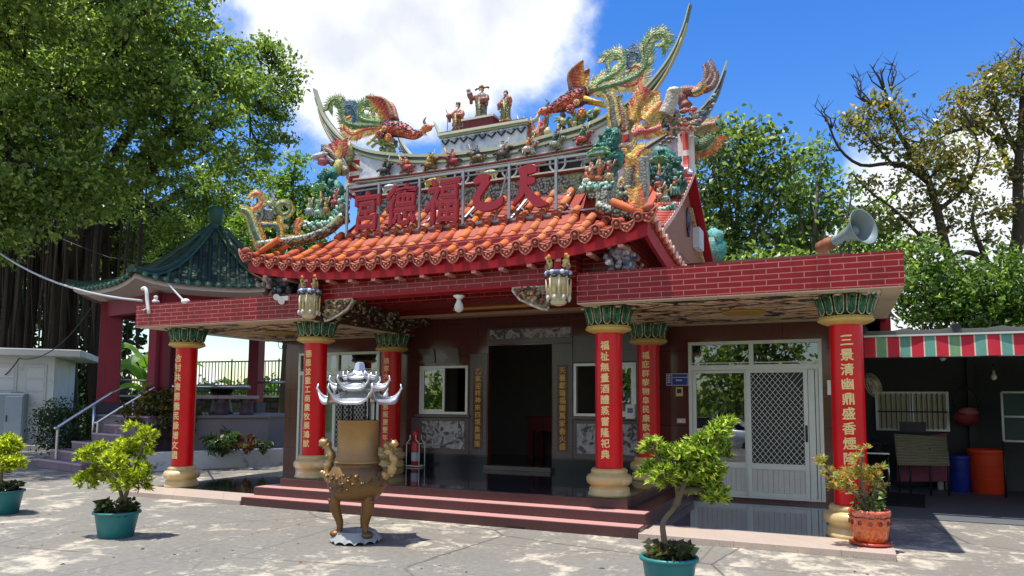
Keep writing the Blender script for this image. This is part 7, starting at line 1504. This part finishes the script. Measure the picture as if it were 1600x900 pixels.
# ================================================================ TREES
def tree(name, label, base, limbs, lobes, pal, leaf, per=26, dens=1., cr=.32, wts=None, bark=lin(84, 74, 62), group=None, upb=.5, flat=.75, aspect=.55, shell=.35, cat='tree', mat=None):
    """limbs: (path, r0, r1) ; lobes: (centre, radius) ; every lobe is reached by a twig"""
    t = thing(name, label, cat, base, 0, group); b = Vector(base); m = MB(); tips = []
    for P, r0, r1 in limbs:
        q = smooth_path([tuple(Vector(p)-b) for p in P], 16); m.tube(q, [r0+(r1-r0)*k/15 for k in range(16)], 9, jit(bark, .15)); tips += [(p, r0+(r1-r0)*k/15) for k, p in enumerate(q) if k > 3]
    pts = []
    for c, r in lobes:
        c = Vector(c)-b; a, ra = min(tips, key=lambda p: (Vector(p[0])-c).length); rr = np.array(r if hasattr(r, '__len__') else (r, r, r*flat)); mid = (Vector(a)+c)/2+Vector((random.uniform(-.2, .2), random.uniform(-.2, .2), random.uniform(-.1, .25)))*float(rr[0])
        q = smooth_path([a, tuple(mid), tuple(c)], 8); m.tube(q, [max(.02, min(ra*.7, .05*rr[0]+.02)*(1-.09*k)) for k in range(8)], 6, jit(bark, .15))
        P, cc = clump_pts(c, rr, max(4, int(dens*9*rr[0]*rr[0])), per, cr, .6, shell); pts.append(P)
        for k in range(0, len(cc), 2):
            e = cc[k]; s = Vector(q[random.randint(3, 7)]); m.tube([tuple(s), tuple((s+Vector(e))/2+Vector((0, 0, .06))), tuple(e)], [.022, .016, .007], 4, jit(bark, .15), cap=False)
    m.build('trunk', WOOD, t); leaf_obj('crown', np.concatenate(pts), leaf, pal, mat or LEAF, t, aspect, upb, None, .2, wts); return t
def lob(lst): return [(PD(px, py, d), r*d/FPX) for px, py, r, d in lst]
GB = [lin(96, 120, 56), lin(116, 142, 70), lin(142, 166, 88), lin(78, 100, 50), lin(172, 190, 112)]
# banyan on the left
bb = PD(95, 640, 31); bb = (bb[0], bb[1], 0)
BT = lambda px, py, d: PD(px, py, d)
limbs = [([bb, BT(95, 520, 31), BT(110, 420, 31), BT(140, 300, 31), BT(150, 180, 30)], .75, .22), ([BT(110, 430, 31), BT(180, 340, 31), BT(240, 260, 31), BT(330, 200, 31), BT(420, 150, 31)], .42, .08), ([BT(100, 440, 31), BT(50, 340, 29), BT(20, 220, 28), BT(30, 100, 28)], .42, .1),
         ([BT(180, 340, 31), BT(250, 320, 32), BT(330, 270, 32), BT(420, 240, 32)], .28, .06), ([BT(140, 300, 31), BT(220, 180, 31), BT(290, 80, 31)], .3, .07), ([BT(150, 200, 30), BT(110, 100, 29), BT(120, 10, 29)], .25, .08), ([BT(240, 260, 31), BT(300, 250, 30), BT(350, 215, 30)], .16, .04)]
limbs += [([BT(110, 420, 31), BT(120, 330, 27), BT(130, 240, 22), BT(110, 150, 19)], .40, .12), ([BT(120, 330, 27), BT(200, 270, 24), BT(260, 210, 21), BT(320, 200, 21)], .28, .08), ([BT(130, 240, 22), BT(60, 230, 19), BT(0, 240, 18)], .25, .08), ([BT(120, 180, 20), BT(180, 80, 20), BT(230, 10, 20)], .22, .07), ([BT(260, 210, 22), BT(330, 150, 23), BT(420, 120, 25)], .2, .05)]
for k in range(9): px = random.uniform(20, 170); g = BT(px, 640, 30.5+random.random()); limbs.append(([(g[0], g[1], -.1), BT(px+random.uniform(-8, 8), 520, 30.8), BT(px+random.uniform(-20, 20), 430, 31), BT(px*.6+50+random.uniform(-20, 20), 330, 31)], random.uniform(.14, .34), .05))
lobes = lob([(60, 40, 110, 21), (-40, 30, 110, 21), (180, 40, 100, 21), (262, 20, 58, 22), (285, 70, 62, 22), (235, 130, 85, 20), (365, 95, 48, 24), (335, 130, 62, 22), (425, 95, 38, 25), (440, 140, 32, 25), (395, 160, 55, 24), (430, 195, 34, 25), (100, 150, 110, 19), (-20, 170, 115, 18), (325, 205, 66, 21), (262, 205, 64, 20), (25, 265, 90, 18), (140, 262, 75, 19), (-40, 300, 95, 18), (240, 265, 50, 21), (390, 235, 42, 25), (345, 265, 40, 24), (60, 325, 62, 19), (-20, 360, 70, 18), (190, 310, 45, 22), (300, 300, 46, 30), (350, 325, 46, 31), (250, 340, 40, 30), (395, 285, 34, 30), (130, 325, 40, 20), (410, 70, 22, 25), (452, 120, 18, 25), (110, 100, 150, 30), (0, 60, 150, 30), (210, 110, 110, 30), (60, 220, 110, 29), (160, 380, 45, 32), (220, 385, 40, 32), (280, 365, 45, 33), (330, 360, 40, 34), (360, 340, 40, 34), (110, 395, 50, 33), (40, 400, 50, 33), (240, 420, 40, 34), (90, -60, 140, 17), (230, -50, 120, 19), (-80, -40, 140, 16)])
bany = tree('banyan_tree', 'huge old banyan tree with hanging roots and a spreading crown over the left side', bb, limbs, lobes, GB, .155, 42, 2.9, .2, [.3, .3, .17, .15, .08], lin(58, 50, 43))
m = MB(); o = Vector(bb)
for k in range(95):
    px = random.uniform(-30, 235) if k % 3 else random.uniform(0, 130); d = random.uniform(28, 33); top = Vector(PD(px, random.uniform(250, 350), d))-o; L_ = random.uniform(4, 10); m.tube(smooth_path([tuple(top), tuple(top+Vector((random.uniform(-.15, .15), random.uniform(-.15, .15), -L_*.5))), tuple(top+Vector((random.uniform(-.2, .2), random.uniform(-.2, .2), -L_)))], 7), [.02]+[random.uniform(.03, .085)]*4+[.03, .01], 5, jit(lin(58, 49, 42), .3))
m.build('aerial_root', WOOD, bany)
# slim tree between pavilion and temple
b = PD(440, 640, 27); b = (b[0], b[1], 0)
tree('slender_tree', 'slender light green tree behind the temple left corner', b, [([b, PD(450, 480, 27), PD(455, 330, 27), PD(462, 235, 27)], .16, .012), ([PD(452, 420, 27), PD(400, 360, 27), PD(380, 330, 27)], .08, .02), ([PD(455, 350, 27), PD(490, 300, 27)], .07, .02), ([PD(453, 400, 27), PD(500, 360, 27)], .07, .02)],
     lob([(462, 250, 16, 27), (455, 285, 22, 27), (478, 300, 20, 27), (440, 320, 26, 27), (475, 335, 26, 27), (415, 345, 22, 27), (500, 345, 22, 27), (430, 375, 30, 27), (480, 375, 30, 27), (390, 340, 20, 27), (505, 300, 14, 27), (380, 370, 24, 28), (400, 400, 30, 28), (450, 410, 30, 28)]), [lin(96, 130, 50), lin(124, 156, 66), lin(76, 108, 42), lin(150, 176, 90)], .17, 30, 6.0, .22)
GR = [lin(82, 106, 56), lin(104, 128, 68), lin(128, 150, 84), lin(62, 86, 46), lin(156, 172, 116)]
# dense trees behind the temple on the right
for i, (label, bx, lbs, pal) in enumerate([
    ('dense broad green tree behind the rear gable', 1150, [(1155, 215, 40, 26), (1120, 235, 40, 26), (1190, 220, 36, 26), (1215, 260, 34, 26), (1110, 285, 44, 26), (1165, 275, 48, 26), (1215, 310, 40, 26), (1130, 335, 46, 26), (1180, 345, 46, 26), (1110, 385, 40, 26), (1160, 400, 44, 26), (1215, 380, 42, 26), (1100, 210, 24, 26), (1075, 300, 34, 26.5), (1060, 360, 34, 27)], GR),
    ('feathery grey green tree rising between the dense tree and the loudspeaker', 1265, [(1285, 225, 16, 27), (1265, 255, 26, 27), (1300, 262, 18, 27), (1240, 290, 30, 27), (1285, 300, 28, 27), (1255, 330, 36, 27), (1305, 320, 22, 27), (1230, 360, 38, 27), (1280, 365, 40, 27), (1255, 400, 44, 27), (1330, 290, 18, 27), (1320, 345, 26, 27)], [lin(100, 132, 80), lin(126, 154, 98), lin(82, 112, 66), lin(156, 176, 126)]),
    ('bright leafy bushy tree behind the loudspeaker', 1330, [(1330, 375, 34, 25), (1365, 330, 26, 25), (1370, 365, 34, 25), (1310, 405, 32, 25), (1400, 395, 30, 25), (1240, 410, 34, 24), (1170, 415, 34, 24)], [lin(106, 136, 60), lin(128, 156, 76), lin(82, 112, 50), lin(150, 172, 100)])]):
    b = PD(bx, 640, 26); b = (b[0], b[1], 0)
    L_ = [([b, PD(bx, 500, 26), PD(bx+random.uniform(-15, 15), 400, 26), PD(bx+random.uniform(-15, 15), 300, 26)], .28, .02)]+[([PD(bx, 450, 26), PD((bx+p[0])/2, (440+p[1])/2-10, 26), PD(p[0], p[1], p[3])], .12, .012) for p in lbs[::3]]
    tree('leafy_tree', label, b, L_, lob(lbs), pal, .21, 22, 3.0, .26, None, lin(96, 88, 76), 'trees behind the temple')
# two half bare trees
SPA = [lin(128, 130, 70), lin(158, 150, 86), lin(104, 114, 60), lin(146, 122, 72), lin(88, 102, 62)]
BK = lin(72, 62, 56)
def bare(label, b, limbs, lobes, twigs, n=2.1):
    t = tree('sparse_tree', label, b, limbs, lob([(a_, b_, c_*1.35, d_) for a_, b_, c_, d_ in lobes]), SPA, .17, 34, n*1.35, .24, None, BK, 'half bare trees beyond the shed', .4, .75, .5, .25)
    m = MB(); o = Vector(b)
    for (px, py, d, dx, dy, k) in twigs:
        for i in range(k):
            a = Vector(PD(px, py, d)); e = Vector(PD(px+dx+random.uniform(-18, 18), py+dy+random.uniform(-12, 12), d+random.uniform(-.5, .5))); mid = (a+e)/2+Vector((random.uniform(-.15, .15), random.uniform(-.15, .15), random.uniform(-.1, .1))); m.tube([tuple(a-o), tuple(mid-o), tuple(e-o)], [.03, .02, .006], 5, jit(BK, .2), cap=False)
            for j in range(2): s = mid.lerp(e, random.random()); m.tube([tuple(s-o), tuple(s-o+Vector((random.uniform(-.35, .35), random.uniform(-.2, .2), random.uniform(.05, .5))))], [.014, .004], 4, jit(BK, .2), cap=False)
    m.build('twigs', WOOD, t); return t
b1 = PD(1560, 660, 23); b1 = (b1[0], b1[1], 0); S = lambda px, py, d=23.: PD(px, py, d)
bare('forked half bare tree leaning left over the shed with yellowish leaves', b1, [([b1, S(1550, 560), S(1548, 500), S(1535, 470), S(1500, 430), S(1480, 395), S(1465, 330), S(1450, 280)], .26, .10), ([S(1450, 285), S(1420, 262), S(1390, 255), S(1345, 258), S(1310, 230), S(1290, 180)], .09, .025), ([S(1450, 282), S(1400, 200), S(1385, 150), S(1375, 108)], .08, .02), ([S(1480, 400), S(1440, 370), S(1400, 330), S(1360, 300), S(1330, 270)], .07, .02), ([S(1465, 330), S(1510, 290), S(1530, 240), S(1520, 200)], .08, .02), ([S(1400, 262), S(1370, 230), S(1345, 200)], .05, .015)],
     [(1385, 165, 20, 23), (1360, 185, 18, 23), (1405, 190, 18, 23), (1340, 215, 16, 23), (1375, 225, 20, 23), (1420, 235, 20, 23), (1455, 225, 20, 23), (1440, 260, 22, 23), (1475, 255, 22, 23), (1500, 235, 20, 23), (1460, 300, 20, 23), (1495, 280, 22, 23), (1325, 190, 12, 23), (1400, 300, 16, 23), (1430, 330, 18, 23), (1360, 290, 14, 23), (1385, 345, 18, 23), (1450, 370, 16, 23), (1500, 345, 18, 23), (1520, 310, 18, 23), (1545, 260, 16, 23), (1350, 330, 16, 23)],
     [(1380, 140, 23, -15, -30, 5), (1392, 140, 23, 15, -32, 5), (1365, 165, 23, -30, -25, 4), (1300, 200, 23, -12, -25, 4), (1310, 235, 23, -15, -5, 3), (1520, 200, 23, -5, -30, 4), (1345, 150, 23, -5, -25, 3)])
b2 = PD(1590, 660, 24.5); b2 = (b2[0], b2[1], 0); S2 = lambda px, py, d=24.5: PD(px, py, d)
bare('half bare tree with dark upright trunk at the right picture edge', b2, [([b2, S2(1580, 560), S2(1572, 480), S2(1580, 420), S2(1592, 360), S2(1590, 280), S2(1596, 200), S2(1600, 110)], .34, .08), ([S2(1575, 440), S2(1530, 400), S2(1500, 395), S2(1480, 405)], .14, .04), ([S2(1540, 405), S2(1520, 350), S2(1525, 310)], .10, .03), ([S2(1590, 290), S2(1550, 210), S2(1510, 200), S2(1470, 215)], .10, .03), ([S2(1594, 250), S2(1560, 180), S2(1540, 140), S2(1560, 100)], .08, .02), ([S2(1592, 330), S2(1640, 260), S2(1660, 180)], .12, .03)],
     [(1540, 140, 24, 24.5), (1570, 115, 22, 24.5), (1600, 100, 20, 24.5), (1510, 160, 20, 24.5), (1555, 175, 22, 24.5), (1590, 150, 24, 24.5), (1520, 200, 18, 24.5), (1480, 200, 16, 24.5), (1570, 225, 18, 24.5), (1610, 200, 26, 24.5), (1600, 270, 22, 24.5), (1560, 330, 18, 24.5), (1610, 330, 22, 24.5), (1495, 180, 12, 24.5), (1545, 375, 14, 24.5), (1640, 150, 26, 24.5)],
     [(1560, 110, 24.5, 10, -25, 5), (1470, 205, 24.5, -20, -20, 4), (1590, 95, 24.5, 10, -20, 4), (1560, 400, 24.5, 20, -10, 3), (1545, 235, 24.5, -15, 20, 4)])
# bright undergrowth behind the shed
for i, (px, py, r) in enumerate([(1420, 440, 1.3), (1462, 455, 1.2), (1500, 470, 1.1), (1590, 450, 1.4), (1640, 460, 1.5), (1545, 485, 1.0)]):
    bush('bamboo_bush', ['bright bush right of the parapet corner', 'bright bush behind the curled white hose', 'bright low bush left of the forked trunk', 'bright bush right of the dark upright trunk', 'bright bush cut by the right picture edge', 'small bright bush between the two bare trunks'][i], px, py, 21, r, [lin(88, 120, 54), lin(112, 142, 66), lin(68, 98, 44), lin(136, 160, 92), lin(60, 84, 40)], 2400, .16, 1., base_z=0)
# dark wood closing the view under the banyan, and far tree line
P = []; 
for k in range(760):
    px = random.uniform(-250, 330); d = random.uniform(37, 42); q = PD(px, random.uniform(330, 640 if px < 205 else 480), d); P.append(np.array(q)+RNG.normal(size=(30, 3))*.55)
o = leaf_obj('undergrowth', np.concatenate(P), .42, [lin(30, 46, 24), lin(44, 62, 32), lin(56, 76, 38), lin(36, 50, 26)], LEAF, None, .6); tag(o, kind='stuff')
P = []
for k in range(1700):
    a = random.uniform(-PI, PI); d = random.uniform(120, 150); x = math.sin(-YAW+a)*d+CAMP[0]; y = math.cos(-YAW+a)*d+CAMP[1]; h = 4+3.5*mnoise.noise(Vector((a*6, 0, 0))); P.append(np.array((x, y, max(.5, random.uniform(0, max(2.5, h)))))+RNG.normal(size=(10, 3))*1.1)
o = leaf_obj('far_woods', np.concatenate(P), 1.5, [lin(70, 100, 50), lin(90, 120, 66), lin(60, 86, 46)], LEAF, None, .7); tag(o, kind='stuff')
# ================================================================ BEHIND THE VIEWER (seen in the door glass and the polished granite)
CARP = paint('car_white', lin(226, 228, 230), .2, 0, .02, 3, 0, 30, .5, .8)
t = thing('parked_car', 'white car mirrored in the pane of the glazed door', 'car', (.9, -15.2, -.42), R(5))
m = MB(); sec = [(-2.15, .45, .80, .62), (-2.05, .30, .95, .80), (-1.5, .26, 1.0, .86), (0, .25, 1.02, .88), (1.2, .25, .96, .86), (1.9, .28, .86, .80), (2.15, .42, .70, .60)]; n = 0
for x, z0, z1, w in sec: m.v += [(x, -w, z0), (x, -w-.02, (z0+z1)/2), (x, -w+.05, z1), (x, w-.05, z1), (x, w+.02, (z0+z1)/2), (x, w, z0)]
for i in range(len(sec)-1):
    for j in range(6): a = 6*i+j; b = 6*i+(j+1) % 6; m.face((a, b, b+6, a+6), sm=True)
m.face(range(5, -1, -1)); m.face(range(6*len(sec)-6, 6*len(sec))); m.build('body', CARP, t)
m = MB(); sec = [(-1.75, .98, .0, .74), (-1.1, 1.44, .0, .62), (.1, 1.48, 0, .62), (.6, 1.42, 0, .60), (1.25, .98, 0, .72)]
for i, (x, z, _, w) in enumerate(sec): m.v += [(x, -w, z), (x, w, z), (x, -.80, .96), (x, .80, .96)]
for i in range(4): a = 4*i; m.face((a, a+1, a+5, a+4)); 
m.build('roof', CARP, t); m = MB()
for s in (-1, 1): m.poly([(-1.7, s*.78, .99), (-1.1, s*.66, 1.40), (.1, s*.66, 1.44), (.6, s*.64, 1.38), (1.2, s*.76, .99)])
m.build('window', paint('car_glass', lin(20, 24, 28), .08), t)
for x in (-1.35, 1.35):
    for s in (-1, 1):
        m = MB(); k = MB(); k.lathe([(.20, -.1), (.31, -.1), (.33, -.06), (.33, .06), (.31, .1), (.20, .1)], seg=28); m.add(k, Matrix.Translation((x, s*.80, .33)) @ Matrix.Rotation(R(90), 4, 'X')); wl = m.build('wheel', BLACK, t); m = MB(); k = MB(); k.lathe([(.20, -.08), (.20, .08)], seg=24)
        m.add(k, Matrix.Translation((x, s*.80, .33)) @ Matrix.Rotation(R(90), 4, 'X')); m.build('rim', STEEL, wl)
for i, (x, y, lb) in enumerate([(-7, -24, 'leafy roadside tree mirrored in the left door glass'), (1, -25, 'leafy roadside tree standing behind the parked white car'), (9, -24, 'leafy roadside tree mirrored right of the screen door')]):
    b = (x, y, -.5); t = thing('roadside_tree', lb, 'tree', b); m = MB(); m.tube([(0, 0, 0), (.1, 0, 1.5), (0, .1, 3.2), (.1, 0, 5)], [.25, .2, .16, .06], 9, lin(84, 74, 62)); pts = []
    for k in range(9):
        c = (random.uniform(-2, 2), random.uniform(-1.5, 1.5), random.uniform(2.6, 6)); m.tube([(0, .05, 2.6), tuple(np.array(c)*.6+np.array((0, 0, 1.1))), c], [.1, .06, .03], 6, lin(84, 74, 62)); q, _ = clump_pts(c, (1.3, 1.3, 1.), 22, 14, .3); pts.append(q)
    m.build('trunk', WOOD, t); leaf_obj('crown', np.concatenate(pts), .34, GB, LEAF, t, .55)
P = []
for k in range(420): P.append(np.array((random.uniform(-30, 30), random.uniform(-34, -31), random.uniform(-.3, 3.4+1.5*mnoise.noise(Vector((k*.37, 0, 0))))))+RNG.normal(size=(22, 3))*.6)
o = leaf_obj('roadside_thicket', np.concatenate(P), .5, GB, LEAF, None, .6); tag(o, kind='stuff')
# litter blown over the concrete
P = [(random.uniform(-9, 8), random.uniform(-6, -1.1), .006) for k in range(60)]+[(random.gauss(-2.5, 1.4), random.gauss(-3.4, .8), .006) for k in range(25)]+[(random.gauss(3.8, .8), random.gauss(-2.9, .6), .006) for k in range(16)]
o = leaf_obj('fallen_leaves', P, .055, [lin(110, 84, 50), lin(140, 116, 70), lin(90, 84, 50), lin(70, 56, 40)], LEAF, None, .5, 9.); tag(o, kind='stuff')
